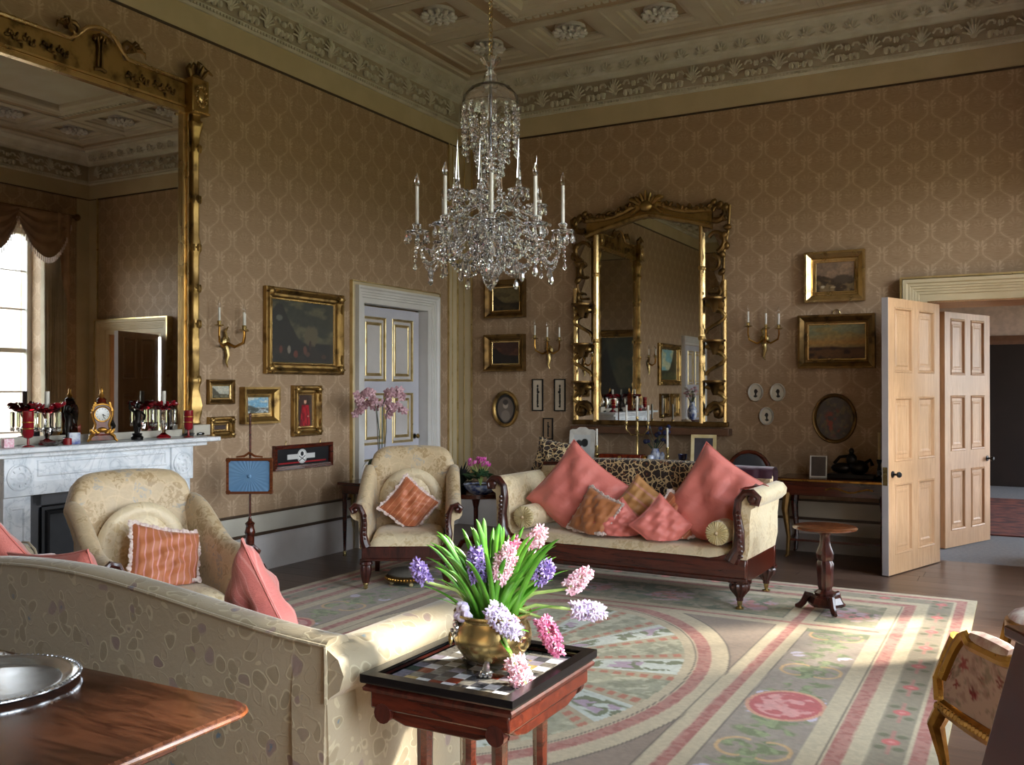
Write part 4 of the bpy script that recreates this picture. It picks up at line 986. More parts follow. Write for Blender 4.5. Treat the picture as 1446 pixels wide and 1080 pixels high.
# ================================================================ wall sconces
def sconce(loc, rz, label, k=1.0):
    r = thing('wall_sconce', label, 'wall light', loc, rz, 'three-branch gilt wall sconces')
    part('backplate', G().ell((0, -.02, 0), (.045, .02, .06), 10, 6).tube([(0, -.02, -.03), (.01, -.03, -.10), (-.005, -.03, -.16), (.012, -.03, -.20)], [.022, .02, .012, .004], 7).tube([(0, -.02, .03), (-.02, -.03, .09), (.015, -.03, .13)], [.02, .014, .004], 6), MT['brass'], r)
    for (dx, dy, dz) in ((-.14, -.09, .13), (.05, -.17, .10), (.15, -.08, .10)):
        part('arm', G().tube([(0, -.03, 0), (dx * .45, dy * .6, -.035), (dx * .95, dy * .95, .0), (dx * 1.02, dy, dz * .5), (dx, dy, dz)], [.012, .011, .009, .008, .008], 6), MT['ormolu'], r)
        h = part('candle_cup', G().lathe([(.005, dz - .01), (.036, dz), (.038, dz + .006), (.014, dz + .01), (.018, dz + .035), (.012, dz + .04)], 12, (dx, dy, 0)), MT['brass'], r)
        part('candle', G().lathe([(.010, dz + .04), (.010, dz + .145)], 10, (dx, dy, 0)), MT['candle'], h)
        part('bulb', G().lathe([(.006, dz + .145), (.012, dz + .165), (.010, dz + .185), (.0, dz + .215)], 10, (dx, dy, 0)), MT['clearglass'], h)
sconce((0, -3.60, 1.92), radians(90), 'three-light gilt wall sconce between the great mirror and the large painting')
sconce((1.19, 0, 1.96), 0, 'three-light gilt wall sconce between the corner paintings and the rococo mirror')
sconce((3.52, 0, 2.02), 0, 'three-light gilt wall sconce right of the rococo mirror over the silhouette ovals')
# ================================================================ furniture helpers
def leg_turned(g_parent, x, y, h, r, mat, castor=True, name='leg', fl=.06):
    prof = [(r * .8, h), (r * 1.15, h - .01), (r * 1.2, h - .03), (r * .9, h - .04), (r * 1.0, h * .72), (r * .92, h * .5), (r * .6, h * .24), (r * .5, .05)]
    l = part(name, G().lathe(prof[::-1], 20, (x, y, 0), flute=fl, nf=10), mat, g_parent)
    if castor:
        part('castor', G().lathe([(.0, .03), (r * .5, .035), (r * .55, .055), (r * .4, .065), (0, .066)], 12, (x, y, 0)).lathe([(0, -.009), (.016, -.008), (.018, 0), (.016, .008), (0, .009)], 12, (x, y + .004, .0185), Matrix.Rotation(radians(90), 3, 'X')).bx(x - .006, x + .006, y - .012, y + .012, .02, .04), MT['brass'], l)
    return l
def press(kind, F, p):
    """a cushion gives way where it meets the seat, the back and the arms of frame F"""
    q = F.inverted() @ p
    if kind == 'sofa':
        q.z = max(q.z, .432 + .02 * max(0, (.45 - q.z)) * 0); q.y = min(q.y, .195 + .075 * max(-.2, min(1, (q.z - .47) / .45)))
        if q.z < .83: q.x = max(-.872, min(.872, q.x))
    elif kind == 'chair':
        q.z = max(q.z, .442); q.y = min(q.y, .125 + .12 * (q.z - .33)); q.x = max(-.262, min(.262, q.x))
    elif kind == 'near':
        q.z = max(q.z, .487); q.y = max(q.y, -.20 - .07 * max(0, (q.z - .4) / .45))
        if q.z < .80: q.x = min(q.x, 1.15)
    return F @ q
PRESS = [None]
def pillow(name, w, h, t, mat, label, loc, rot, group=None, fringe=None, seed=0, tassel=False, parts=True, pinch=.10, cat='cushion'):
    """square cushion standing in its own xz plane, facing -y; loc = centre; rot = Euler"""
    r = thing(name, label, cat, loc, 0, group); r.rotation_euler = rot
    rg = random.Random(seed); ph = [rg.uniform(0, 6) for _ in range(6)]
    def f(sgn):
        def q(u, v):
            a, b = 2 * u - 1, 2 * v - 1
            x = w / 2 * a * (1 - pinch * (1 - b * b)); z = h / 2 * b * (1 - pinch * (1 - a * a))
            e = max(0, (1 - a * a) * (1 - b * b)) ** .38
            wr = (t / .22) ** 2 * .030 * (abs(sin(2.6 * a + 1.9 * b + ph[3] + .5 * sin(3 * b))) - .5) + .010 * sin(7 * a + 5 * b + ph[0]) * (1 - e * .3) + .008 * sin(13 * b - 6 * a + ph[1]) + .006 * sin(17 * a + ph[2])
            return (x, sgn * (t / 2 * e + wr * e), z)
        return q
    g = G().sheet(f(1), 22, 22).sheet(f(-1), 22, 22)
    MW = Matrix.Translation(Vector(loc)) @ Euler(rot).to_matrix().to_4x4(); MI = MW.inverted()
    def pr3(p): return tuple(MI @ press(*PRESS[0], MW @ Vector(p))) if PRESS[0] else tuple(p)
    g.v = [pr3(p) for p in g.v]
    c = part('cover', g, mat, r, smooth=80)
    def edge(k):
        s, t_ = divmod(k, 1.0); a = 2 * t_ - 1
        p = [(a, -1), (1, a), (-a, 1), (-1, -a)][int(s) % 4]; A, B = p
        return (w / 2 * A * (1 - pinch * (1 - B * B)), 0, h / 2 * B * (1 - pinch * (1 - A * A)))
    if fringe:
        fg = G(); n = int(2 * (w + h) / .022)
        for i in range(n):
            p = Vector(edge(4 * i / n)); d = p.normalized(); p = Vector(pr3(p + d * .022)) - d * .022; s = .019 + .005 * sin(i * 2.4)
            fg.ell(tuple(p + d * .006), (s * .7, .008, s), 5, 3, Matrix.Rotation(i * .8, 3, 'Y'))
        part('fringe', fg, MT[fringe], r, stuff=True)
    else: part('piping', G().tube([pr3(edge(i / 8)) for i in range(32)], .005, 5, True), mat, r)
    if tassel:
        part('tassel', G().lathe([(.004, 0), (.010, -.01), (.012, -.03), (.02, -.07), (.0, -.072)], 10, (tassel[0], 0, tassel[1])), MT['pleat'], r)
    return r
def bolster(label, p0, p1, rad, mat, group):
    p0 = Vector(p0); p1 = Vector(p1); d = p1 - p0; L = d.length
    r = thing('bolster', label, 'bolster', p0, atan2(d.y, d.x) - pi / 2, group)
    rot = Matrix.Rotation(radians(-90), 3, 'X')
    part('cover', G().lathe([(rad * .96, 0), (rad, .02), (rad, L - .02), (rad * .96, L)], 26, (0, 0, 0), rot), mat, r, smooth=60)
    g = G()
    for q in range(26):
        a = 2 * pi * q / 26; g.tube([(rad * .93 * cos(a), -.012, rad * .93 * sin(a)), (rad * .6 * cos(a), -.024, rad * .6 * sin(a)), (rad * .14 * cos(a), -.016, rad * .14 * sin(a))], [.006, .005, .002], 4)
    part('pleats', g, MT['pleat'], r, stuff=True)
    for y in (0, L):
        s = -1 if y == 0 else 1
        part('pleated_end', G().lathe([(rad * .97, y), (rad * .8, y + s * .018), (rad * .45, y + s * .022), (rad * .15, y + s * .012), (0, y + s * .010)], 48, (0, 0, 0), rot, flute=.05, nf=16), MT['pleat'], r)
        part('button', G().ell((0, y + s * .02, 0), .014, 8, 6), MT['damask'], r)
    return r

# ---------------------------------------------------------------- deep library armchair
def armchair(label, loc, rz, group='scroll-armed library armchairs'):
    r = thing('armchair', label, 'armchair', loc, rz, group)
    sh = .33                                # top of the seat rail
    part('seat_rail', G().bx(-.34, .34, -.37, -.33, .22, sh).bx(-.34, -.30, -.33, .33, .22, sh).bx(.30, .34, -.33, .33, .22, sh).bx(-.30, .30, .30, .33, .22, sh), MT['rosewood'], r, bevel=.008)
    part('rail_moulding', G().tube([(-.35, -.375, .235), (.35, -.375, .235)], .012, 6).tube([(-.35, -.372, .322), (.35, -.372, .322)], .008, 6), MT['rosewood'], r, ) if False else part('rail_moulding', G().bx(-.352, .352, -.384, -.37, .222, .24), MT['rosewood'], r, bevel=.004)
    for x in (-.31, .31): leg_turned(r, x, -.34, .225, .042, MT['rosewood'])
    for x in (-.28, .28): part('leg', G().loft([[(x - .025, .30, .22), (x + .025, .30, .22), (x + .025, .35, .22), (x - .025, .35, .22)], [(x * 1.05 - .018, .37, 0), (x * 1.05 + .018, .37, 0), (x * 1.05 + .018, .40, 0), (x * 1.05 - .018, .40, 0)]]), MT['rosewood'], r, bevel=.004)
    def seat(u, v):
        a, b = 2 * u - 1, 2 * v - 1; e = max(0, (1 - a ** 6) * (1 - b ** 6)) ** .5
        return (.285 * a, -.03 + .335 * b, sh + .09 * e + .015 * (1 - b * b))
    part('seat', G().sheet(seat, 20, 20).bx(-.285, .285, -.36, .30, .30, sh + .004), MT['damask2'], r, smooth=60)
    # back: broad rounded, raked, slightly hollow
    def back(th):
        def f(u, v):
            a = 2 * u - 1; top = .69 - .03 * abs(a) ** 2 - .16 * (1 - sqrt(max(0, 1 - max(0, (abs(a) - .6) / .4) ** 2.2)))
            z = .33 + v * top; w = .325 + .035 * v ** 2 - .02 * sin(pi * v)
            if abs(a) > .8: pass
            y = .27 + .15 * v ** 1.3 - .10 * abs(a) ** 3 * (1 - .5 * v) + th
            return (w * a, y, z)
        return f
    g = G(); n, m = 20, 16
    fr_ = back(-.04); bk = back(.10)
    ringv = []
    def f2(u, v):                       # closed tube of cross sections along u
        if v < .42: return fr_(u, v / .42)
        if v < .58:
            t = (v - .42) / .16; a = Vector(fr_(u, 1)); b = Vector(bk(u, 1)); p = a.lerp(b, t); p.z += .035 * sin(pi * t); return tuple(p)
        return bk(u, 1 - (v - .58) / .42)
    g.loft([[f2(i / n, (j + .5) / 40) for j in range(40)] for i in range(n + 1)])
    part('backrest', g, MT['damask'], r, smooth=60)
    # round inset pad on the inner back
    def pad(u, v):
        a = radians(-15) + radians(210) * u; rr = .21; w_ = 2 * pi * v
        cx, cz = rr * cos(a), .60 + rr * sin(a) * 1.05
        return (cx + .055 * cos(w_) * cos(a), .20 + .12 * (cz - .33) - .01 + .035 * sin(w_), cz + .055 * cos(w_) * sin(a))
    part('back_roll', G().sheet(pad, 30, 10, False, True), MT['damask2'], r)
    part('back_pad', G().ell((0, .235, .60), (.20, .05, .22), 18, 10), MT['damask2'], r)
    # arms: padded, sweeping down and rolling outwards
    for s in (-1, 1):
        rings = []
        for i in range(13):
            t = i / 12; y = .33 - .68 * t; topz = .90 - .24 * sstep(np.array(t), 0, .75) ** 1 - .0; topz = float(topz)
            if t > .8: topz -= .02 * (t - .8) / .2
            xo = s * (.335 + .02 * t); rr = .045 + .012 * t; rim = []
            base_z = .31
            pts = [(xo - s * .055, base_z), (xo - s * .06, base_z + .15), (xo - s * .05, topz - .08)]
            for q in range(9):
                a = radians(170 - q * 27.5); pts.append((xo + s * (.015 + rr * cos(a)), topz - rr + rr * sin(a)))
            pts += [(xo + s * .01, topz - rr * 2.1), (xo + s * .005, base_z + .12), (xo, base_z)]
            rings.append([(px_, y, pz_) for px_, pz_ in pts])
        part('arm', G().loft(rings), MT['damask'], r, smooth=70)
        # carved facing: scroll, then a long S down to the rail
        g = G(); c = (s * .385, .605)
        spiral = [(c[0] + s * (.030 - .004 * j) * cos(radians(200) - j * .75 * 1), -.375, c[1] + (.030 - .004 * j) * sin(radians(200) - j * .75)) for j in range(7)]
        g.tube([(s * .30, -.385, .33), (s * .315, -.385, .37), (s * .325, -.38, .43), (s * .318, -.378, .50), (s * .325, -.376, .575), (s * .35, -.375, .635), (s * .39, -.375, .648), (s * .42, -.375, .62), (s * .405, -.375, .590), (s * .38, -.376, .598)], [.036, .034, .028, .024, .022, .020, .019, .018, .015, .012], 8)
        g.ell((s * .385, -.378, .61), (.02, .018, .02), 8, 6)
        f_ = part('arm_facing', g, MT['rosewood'], r)
        lg_ = G()
        for q in range(7): lg_.ell((s * (.318 - .002 * q), -.405, .36 + .035 * q), (.02 - .0015 * q, .01, .016), 6, 4)
        part('leaf_carving', lg_, MT['rosewood'], f_)
    return r
C1 = armchair('gold damask armchair standing before the marble fireplace', (1.45, -5.52, .0135), radians(71))
C2 = armchair('gold damask armchair on the carpet in front of the orchid table', (1.40, -2.98, .0135), radians(31))
def on(chair, p):
    M_ = Matrix.Translation(chair.location) @ chair.rotation_euler.to_matrix().to_4x4(); return M_ @ Vector(p)
def frame_of(o): return Matrix.Translation(o.location) @ o.rotation_euler.to_matrix().to_4x4()
PRESS[0] = ('chair', frame_of(C1))
p = on(C1, (.03, -.03, .555)); pillow('cushion', .42, .42, .15, MT['orangepink'], 'copper silk cushion with pink stripes and fringe on the fireside armchair', p, (radians(-24), radians(14), C1.rotation_euler.z), fringe='fringe', seed=1)
PRESS[0] = ('chair', frame_of(C2))
p = on(C2, (.0, -.01, .60)); pillow('cushion', .35, .35, .15, MT['orange'], 'ribbed copper silk cushion set on its point in the armchair by the orchid', p, (radians(-22), radians(40), C2.rotation_euler.z), fringe='fringe', seed=2)

# ---------------------------------------------------------------- the long sofa by the far wall
SB = thing('scroll_end_sofa', 'long rosewood scroll-end sofa with leopard throw and heaps of salmon cushions', 'sofa', (3.06, -2.33, .013), radians(-2))
hw = .98
part('seat_rail', G().bx(-hw - .02, hw + .02, -.40, -.36, .19, .35).bx(-hw - .02, hw + .02, .34, .38, .19, .35).bx(-hw - .02, -hw + .03, -.36, .34, .19, .35).bx(hw - .03, hw + .02, -.36, .34, .19, .35), MT['mahog'], SB, bevel=.008)
part('rail_moulding', G().bx(-hw - .03, hw + .03, -.415, -.40, .20, .225), MT['rosewood'], SB, bevel=.004)
for x in (-hw + .02, hw - .04):
    for y in (-.34, .33):
        l = part('leg', G().lathe([(.022, .06), (.024, .085), (.03, .09), (.035, .10), (.062, .135), (.07, .165), (.062, .18), (.075, .185), (.08, .20)], 24, (x, y, 0), flute=.08, nf=12), MT['rosewood'], SB)
        part('castor', G().lathe([(0, 0), (.028, .002), (.03, .012), (.012, .02), (.018, .04), (.02, .062), (0, .064)], 14, (x, y, 0)), MT['brass'], l)
def ss(u, v):
    a, b = 2 * u - 1, 2 * v - 1; e = max(0, (1 - abs(a) ** 16) * (1 - b ** 8)) ** .5
    return (hw * .97 * a, -.02 + .375 * b, .345 + .07 * e + .006 * sin(9 * a))
part('seat', G().sheet(ss, 40, 16).bx(-hw * .96, hw * .96, -.385, .34, .30, .325), MT['damask2'], SB, smooth=60)
# back with gently arched top
g = G(); rings = []
for i in range(29):
    a = -1 + 2 * i / 28; x = hw * a; tz = .87 + .035 * cos(a * pi / 2)
    rings.append([(x, .24, .36), (x, .27, .6), (x, .295, tz - .03), (x, .315, tz), (x, .35, tz + .01), (x, .385, tz - .01), (x, .38, .6), (x, .36, .30)])
part('backrest', G().loft(rings), MT['damask'], SB, smooth=50)
part('crest_rail', G().tube([(hw * (-1 + 2 * i / 20), .345, .885 + .035 * cos((-1 + 2 * i / 20) * pi / 2)) for i in range(21)], .022, 8), MT['rosewood'], SB)
for s in (-1, 1):
    # arm as an S sweep extruded front to back
    out_ = [(.955, .33), (.985, .45), (.985, .58), (1.0, .70), (1.05, .79), (1.10, .80), (1.135, .77), (1.13, .735), (1.09, .72), (1.065, .70), (1.05, .60), (1.05, .45), (1.03, .33)]
    rg_ = []
    inn = [(.88, .35), (.90, .45), (.905, .60), (.91, .70), (.93, .77), (.965, .82), (1.01, .838), (1.06, .828), (1.09, .79), (1.085, .745), (1.055, .715), (1.03, .70), (1.02, .60), (1.02, .45), (1.00, .35)]
    part('arm', G().prism([(s * a, b) for a, b in (inn if s > 0 else inn[::-1])], -.375, .36), MT['damask2'], SB, smooth=50)
    g = G(); g.tube([(s * .90, -.39, .34), (s * .95, -.39, .43), (s * .955, -.39, .55), (s * .935, -.39, .67), (s * .945, -.39, .76), (s * .99, -.39, .815), (s * 1.045, -.39, .82), (s * 1.085, -.39, .785), (s * 1.075, -.39, .745), (s * 1.04, -.39, .75), (s * 1.04, -.39, .775)], [.05, .044, .036, .03, .028, .027, .027, .026, .024, .022, .016], 9)
    g.ell((s * 1.045, -.395, .775), (.036, .022, .036), 12, 7)
    f_ = part('arm_facing', g, MT['rosewood'], SB)
    g = G()
    for q in range(10): g.ell((s * (.965 - .001 * q), -.42, .38 + .033 * q), (.026 - .001 * q, .012, .016), 6, 4)
    part('leaf_carving', g, MT['rosewood'], f_)
    part('scroll_bracket', G().prism([(s * .60, .325), (s * .95, .325), (s * .95, .46), (s * .90, .40), (s * .80, .36)][::(1 if s > 0 else -1)], -.40, -.36), MT['mahog'], SB, bevel=.006)
SM = Matrix.Translation(SB.location) @ SB.rotation_euler.to_matrix().to_4x4()
def sp(x, y, z): return SM @ Vector((x, y, z - .013))
bolster('damask bolster with pleated ends lying inside the sofa arm beside the small round table', sp(.79, -.37, .532), sp(.79, .18, .532), .086, MT['damask2'], 'sofa bolsters')
bolster('damask bolster lying inside the sofa arm nearest the cyclamen bowl', sp(-.775, -.37, .537), sp(-.775, .18, .537), .090, MT['damask2'], 'sofa bolsters')
# leopard throw over the back
def th(u, v):
    x = -.50 + 1.16 * u; w_ = .012 * sin(14 * u + 3 * v)
    tz = .915 + .035 * cos(x / hw * pi / 2)
    s_ = v * 2.0
    if s_ < .85: t = s_ / .85; return (x + .02 * sin(5 * v), .215 + .075 * t - abs(w_), .47 + (tz - .47) * t)
    if s_ < 1.15: t = (s_ - .85) / .3; return (x, .29 + .105 * t, tz + .015 * sin(pi * t))
    t = (s_ - 1.15) / .85; return (x, .398 + abs(w_), tz - .45 * t)
part('throw', G().sheet(th, 40, 40), MT['leopard'], None)
tw = bpy.data.objects['throw']; tw.location = SB.location; tw.rotation_euler = SB.rotation_euler; tag(tw, 'leopard print throw spread over the back of the long sofa', 'throw')
def shw(u, v):
    x = .668 + .34 * u; s_ = v
    if s_ < .4: t = s_ / .4; return (x, .262 - .02 * (1 - t) + .004 * sin(20 * u), .86 + .065 * t)
    if s_ < .6: t = (s_ - .4) / .2; return (x, .268 + .14 * t, .928 + .016 * sin(pi * t))
    t = (s_ - .6) / .4; return (x, .41 + .004 * sin(20 * u), .91 - .35 * t)
part('shawl', G().sheet(shw, 16, 30), MT['shawl'], None); sw_ = bpy.data.objects['shawl']; sw_.location = SB.location; sw_.rotation_euler = SB.rotation_euler
tag(sw_, 'dark purple patterned shawl draped over the sofa back above the bolster', 'shawl')
rz = radians(-2); PRESS[0] = ('sofa', SM)
pillow('cushion', .62, .62, .22, MT['salmon'], 'big salmon cushion standing on its point beneath the white photograph frame', sp(-.46, -.06, .715), (radians(-18), radians(36), rz), 'salmon cushions on the long sofa', seed=3)
pillow('cushion', .66, .66, .22, MT['salmon'], 'big creased salmon cushion leaning into the sofa arm above the bolster', sp(.68, -.06, .71), (radians(-18), radians(30), rz + radians(-8)), 'salmon cushions on the long sofa', seed=4)
pillow('cushion', .36, .36, .13, MT['copper'], 'plain copper cushion with pale tasselled edging leaning on the big salmon cushion', sp(-.21, -.26, .575), (radians(-24), radians(18), rz + radians(-20)), fringe='fringe', seed=5)
pillow('cushion', .37, .37, .12, MT['ochre'], 'banded ochre and pink cushion standing on its point against the leopard throw', sp(.09, -.08, .64), (radians(-24), radians(35), rz), seed=6)
pillow('cushion', .30, .30, .11, MT['salmon'], 'small salmon cushion with a cream tassel between the ochre and banded cushions', sp(.0, -.26, .52), (radians(-28), radians(45), rz), tassel=(.13, -.13), seed=7)
pillow('cushion', .36, .30, .12, MT['orange'], 'copper cushion with pale fringe half hidden behind the small front salmon cushion', sp(.40, -.14, .57), (radians(-26), radians(35), rz), fringe='fringe', seed=8)
pillow('cushion', .34, .34, .12, MT['salmon'], 'small plain salmon cushion in front, between the tassel and the bolster', sp(.34, -.28, .545), (radians(-30), radians(40), rz + radians(5)), seed=9)
PRESS[0] = None
pillow('cushion', .36, .30, .15, MT['leopard'], 'leopard print cushion resting on the sofa back at the cyclamen end', sp(-.95, .46, .95), (radians(-12), radians(10), rz), seed=10)

# ---------------------------------------------------------------- the near sofa, seen from behind
NS = thing('brocade_sofa', 'large flowered brocade sofa seen from behind with a rolled arm', 'sofa', (2.60, -6.62, .0135), 0)
H_ = 1.30
def crest(a): return .785 + .115 * (.5 + .5 * cos(pi * min(1, abs(a)))) ** .8
rings = []
for i in range(41):
    a = -1 + 2 * i / 40; x = H_ * a; tz = crest(a)
    bo = .0
    rings.append([(x, -.38, .10), (x, -.385, .45), (x, -.40, tz - .035), (x, -.398, tz - .012), (x, -.385, tz), (x, -.33, tz + .004), (x, -.30, tz - .004), (x, -.285, tz - .03), (x, -.24, .5), (x, -.22, .38), (x, -.22, .10)])
part('backrest', G().loft(rings), MT['brocade'], NS, smooth=50)
def pipe(y, dz): return G().tube([(H_ * (-1 + 2 * i / 40), y, crest(-1 + 2 * i / 40) + dz) for i in range(41)] + [(H_ + .002, y, .70), (H_ + .002, y, .60)], .006, 6)
part('piping', pipe(-.402, -.014), MT['brocade'], NS)
part('seat_base', G().bx(-1.22, 1.22, -.24, .36, .08, .36), MT['brocade'], NS, bevel=.02)
for q in range(3):
    x0_ = -1.17 + q * .78
    def sc_(u, v):
        a, b = 2 * u - 1, 2 * v - 1; e = max(0, (1 - a ** 8) * (1 - b ** 8)) ** .5; return (x0_ + .39 + .385 * a, .06 + .31 * b, .36 + .12 * e)
    part('seat_cushion', G().sheet(sc_, 14, 12).bx(x0_ + .01, x0_ + .77, -.24, .36, .33, .362), MT['brocade'], NS, smooth=60)
for s in (-1, 1):
    prof = [(1.18, .08), (1.17, .40), (1.165, .60), (1.17, .68), (1.20, .735), (1.25, .765), (1.30, .762), (1.345, .735), (1.365, .69), (1.35, .645), (1.315, .62), (1.295, .60), (1.29, .40), (1.29, .08)]
    rr_ = []
    for t, y in enumerate([-.397, -.30, .0, .28, .36, .385]):
        k_ = 1 if y < .37 else .9
        rr_.append([(s * (1.25 + (a - 1.25) * k_), y, .42 + (b - .42) * (1 if k_ == 1 else .97) if b > .42 else b) for a, b in (prof if s > 0 else prof[::-1])])
    part('arm', G().loft(rr_), MT['brocade'], NS, smooth=60)
    part('arm_piping', G().tube([(s * a, .388, b) for a, b in prof], .006, 6), MT['brocade'], NS)
    part('bun_foot', G().lathe([(.03, 0), (.05, .02), (.055, .05), (.04, .08), (.04, .1)], 14, (s * 1.22, .32, 0)), MT['mahog'], NS)
    part('bun_foot', G().lathe([(.03, 0), (.05, .02), (.055, .05), (.04, .08), (.04, .1)], 14, (s * 1.22, -.32, 0)), MT['mahog'], NS)
PRESS[0] = ('near', Matrix.Translation(NS.location))
pillow('cushion', .52, .52, .17, MT['salmon2'], 'salmon cushion propped in the corner of the brocade sofa nearest its rolled arm', (3.38, -6.72, .69), (radians(-20), radians(34), pi + radians(-38)), 'salmon cushions on the brocade sofa', seed=12)
pillow('cushion', .50, .50, .17, MT['salmon'], 'salmon cushion on the brocade sofa rising highest over its crest', (1.86, -6.70, .68), (radians(-18), radians(42), pi + radians(5)), 'salmon cushions on the brocade sofa', seed=13)
pillow('cushion', .50, .46, .17, MT['salmon'], 'salmon cushion lying low behind the crest of the brocade sofa', (2.30, -6.70, .685), (radians(-22), radians(6), pi), 'salmon cushions on the brocade sofa', seed=14)

# ---------------------------------------------------------------- games table with marble specimen top
GT = thing('specimen_table', 'small mahogany table with a chequered specimen marble top carrying the brass pot', 'table', (4.25, -6.69, .0135), 0); GT.scale = (1, 1, .98)
part('tabletop_rim', G().rect(.44, .50, [(0, -.0), (0, .0), (.0, .001), (.035, .001), (.037, -.004), (.037, -.026), (0, -.026)], z=.68).bx(-.22, .22, -.25, .25, .654, .677), MT['black'], GT, smooth=0)
stones = [plain('specimen marble ' + n_, c_, .12, c2=d_, ns=40) for n_, c_, d_ in (('white', '#cfcfd0', '#a9abb0'), ('red', '#7a2f22', '#5c1f18'), ('black', '#38383c', '#4a494c'), ('grey', '#77736c', '#57534d'), ('buff', '#b39c6a', '#94804f'), ('green', '#49524a', '#37403a'), ('lilac', '#8d8690', '#6f6873'))]
rs = random.Random(21); n1, n2 = 10, 11; tw_, td_ = .44 / n1, .50 / n2
tiles = {}
for i in range(n1):
    for j in range(n2):
        if i in (0, n1 - 1) or j in (0, n2 - 1): mi = rs.choice([3, 3, 5, 6])
        else: mi = rs.choice([0, 0, 6, 3]) if (i + j) % 2 else rs.choice([1, 2, 2, 5, 4, 3])
        if mi not in tiles: tiles[mi] = part('tile', G().bx(-tw_ / 2 + .0006, tw_ / 2 - .0006, -td_ / 2 + .0006, td_ / 2 - .0006, .676, .6795), stones[mi], GT, smooth=0); o = tiles[mi]
        else: o = tiles[mi].copy(); COL.objects.link(o)
        o.location = (-.22 + tw_ * (i + .5), -.25 + td_ * (j + .5), 0)
part('frieze', G().bx(-.235, .235, -.265, .265, .60, .655), MT['mahog'], GT, bevel=.006)
part('cornice_moulding', G().rect(.44, .50, [(0, 0), (.03, 0), (.032, -.01), (.02, -.022), (.016, -.03), (0, -.03)], z=.625 + .03).bx(-.01, .01, -.01, .01, .64, .65), MT['rosewood'], GT, smooth=20)
for s in (-1, 1):
    part('apron', G().prism([(-.20, .60), (.20, .60), (.17, .575), (.12, .56), (-.12, .56), (-.17, .575)], s * .24 - .012, s * .24 + .012), MT['mahog'], GT, bevel=.004)
    part('apron', G().prism([(-.23, .60), (.23, .60), (.20, .575), (.14, .56), (-.14, .56), (-.20, .575)], s * .21 - .012, s * .21 + .012, 'x'), MT['mahog'], GT, bevel=.004)
    for q in (-1, 1):
        l = part('leg', G().lathe([(.020, .0), (.026, .02), (.022, .04), (.018, .08), (.020, .30), (.026, .31), (.022, .33), (.024, .52), (.03, .53), (.024, .545), (.028, .56), (.03, .60)], 16, (s * .13, q * .13, 0), flute=.05, nf=8), MT['mahog'], GT)
        part('volute', G().lathe([(.03, -.012), (.03, .012), (.012, .016), (0, .018)], 14, (s * .19, q * .255, .59), Matrix.Rotation(radians(90 * q), 3, 'X')), MT['rosewood'], GT)
part('stretcher', G().bx(-.13, .13, -.012, .012, .14, .165).bx(-.14, -.12, -.13, .13, .14, .165).bx(.12, .14, -.13, .13, .14, .165), MT['mahog'], GT, bevel=.003)

# ---------------------------------------------------------------- mahogany table behind the sofa with a silver tray
MH = thing('side_table', 'polished figured wood table with rounded corner holding a silver tray', 'table', (3.11, -7.775, 0), 0)
cr = .07; ol = []
for cx_, cy_, a0 in ((.86 - cr, .40 - cr, 0), (-.86 + cr, .40 - cr, 90), (-.86 + cr, -.40 + cr, 180), (.86 - cr, -.40 + cr, 270)):
    for q in range(7): a = radians(a0 + q * 15); ol.append((cx_ + cr * cos(a), cy_ + cr * sin(a)))
part('tabletop', G().loft([[(x * .985, y * .975, .704) for x, y in ol], [(x, y, .71) for x, y in ol], [(x, y, .724) for x, y in ol], [(x * .992, y * .985, .73) for x, y in ol]]), MT['rose'], MH, smooth=30)
part('edge_banding', G().tube([(x * 1.0, y * 1.0, .717) for x, y in ol], .0065, 6, True), MT['mahogl'], MH)
part('frieze', G().bx(-.70, .70, -.28, .28, .62, .704), MT['mahog'], MH, bevel=.004)
part('pedestal', G().lathe([(.05, .12), (.09, .16), (.06, .24), (.05, .40), (.08, .5), (.07, .62)], 20), MT['mahog'], MH)
for a in (45, 135, 225, 315):
    ca, sa = cos(radians(a)), sin(radians(a)); part('leg', G().tube([(.04 * ca, .04 * sa, .2), (.25 * ca, .2 * sa, .16), (.36 * ca, .24 * sa, .05), (.40 * ca, .27 * sa, .022)], [.04, .035, .028, .02], 8), MT['mahog'], MH)
TR = thing('silver_tray', 'round silver tray with raised gadrooned rim lying on the polished table', 'tray', (3.20, -7.62, .7305), radians(0))
part('tray', G().lathe([(0, .002), (.18, .002), (.187, .002), (.193, .0025), (.203, .010), (.22, .017), (.236, .019), (.24, .016), (.24, .012), (.225, .008), (.21, 0), (0, 0)], 64), MT['silver'], TR, smooth=25)
g = G()
for q in range(90): a = 2 * pi * q / 90; g.ell((.238 * cos(a), .238 * sin(a), .018), (.008, .004, .004), 5, 3, Matrix.Rotation(a, 3, 'Z'))
part('gadrooned_rim', g, MT['silver'], TR, stuff=True)

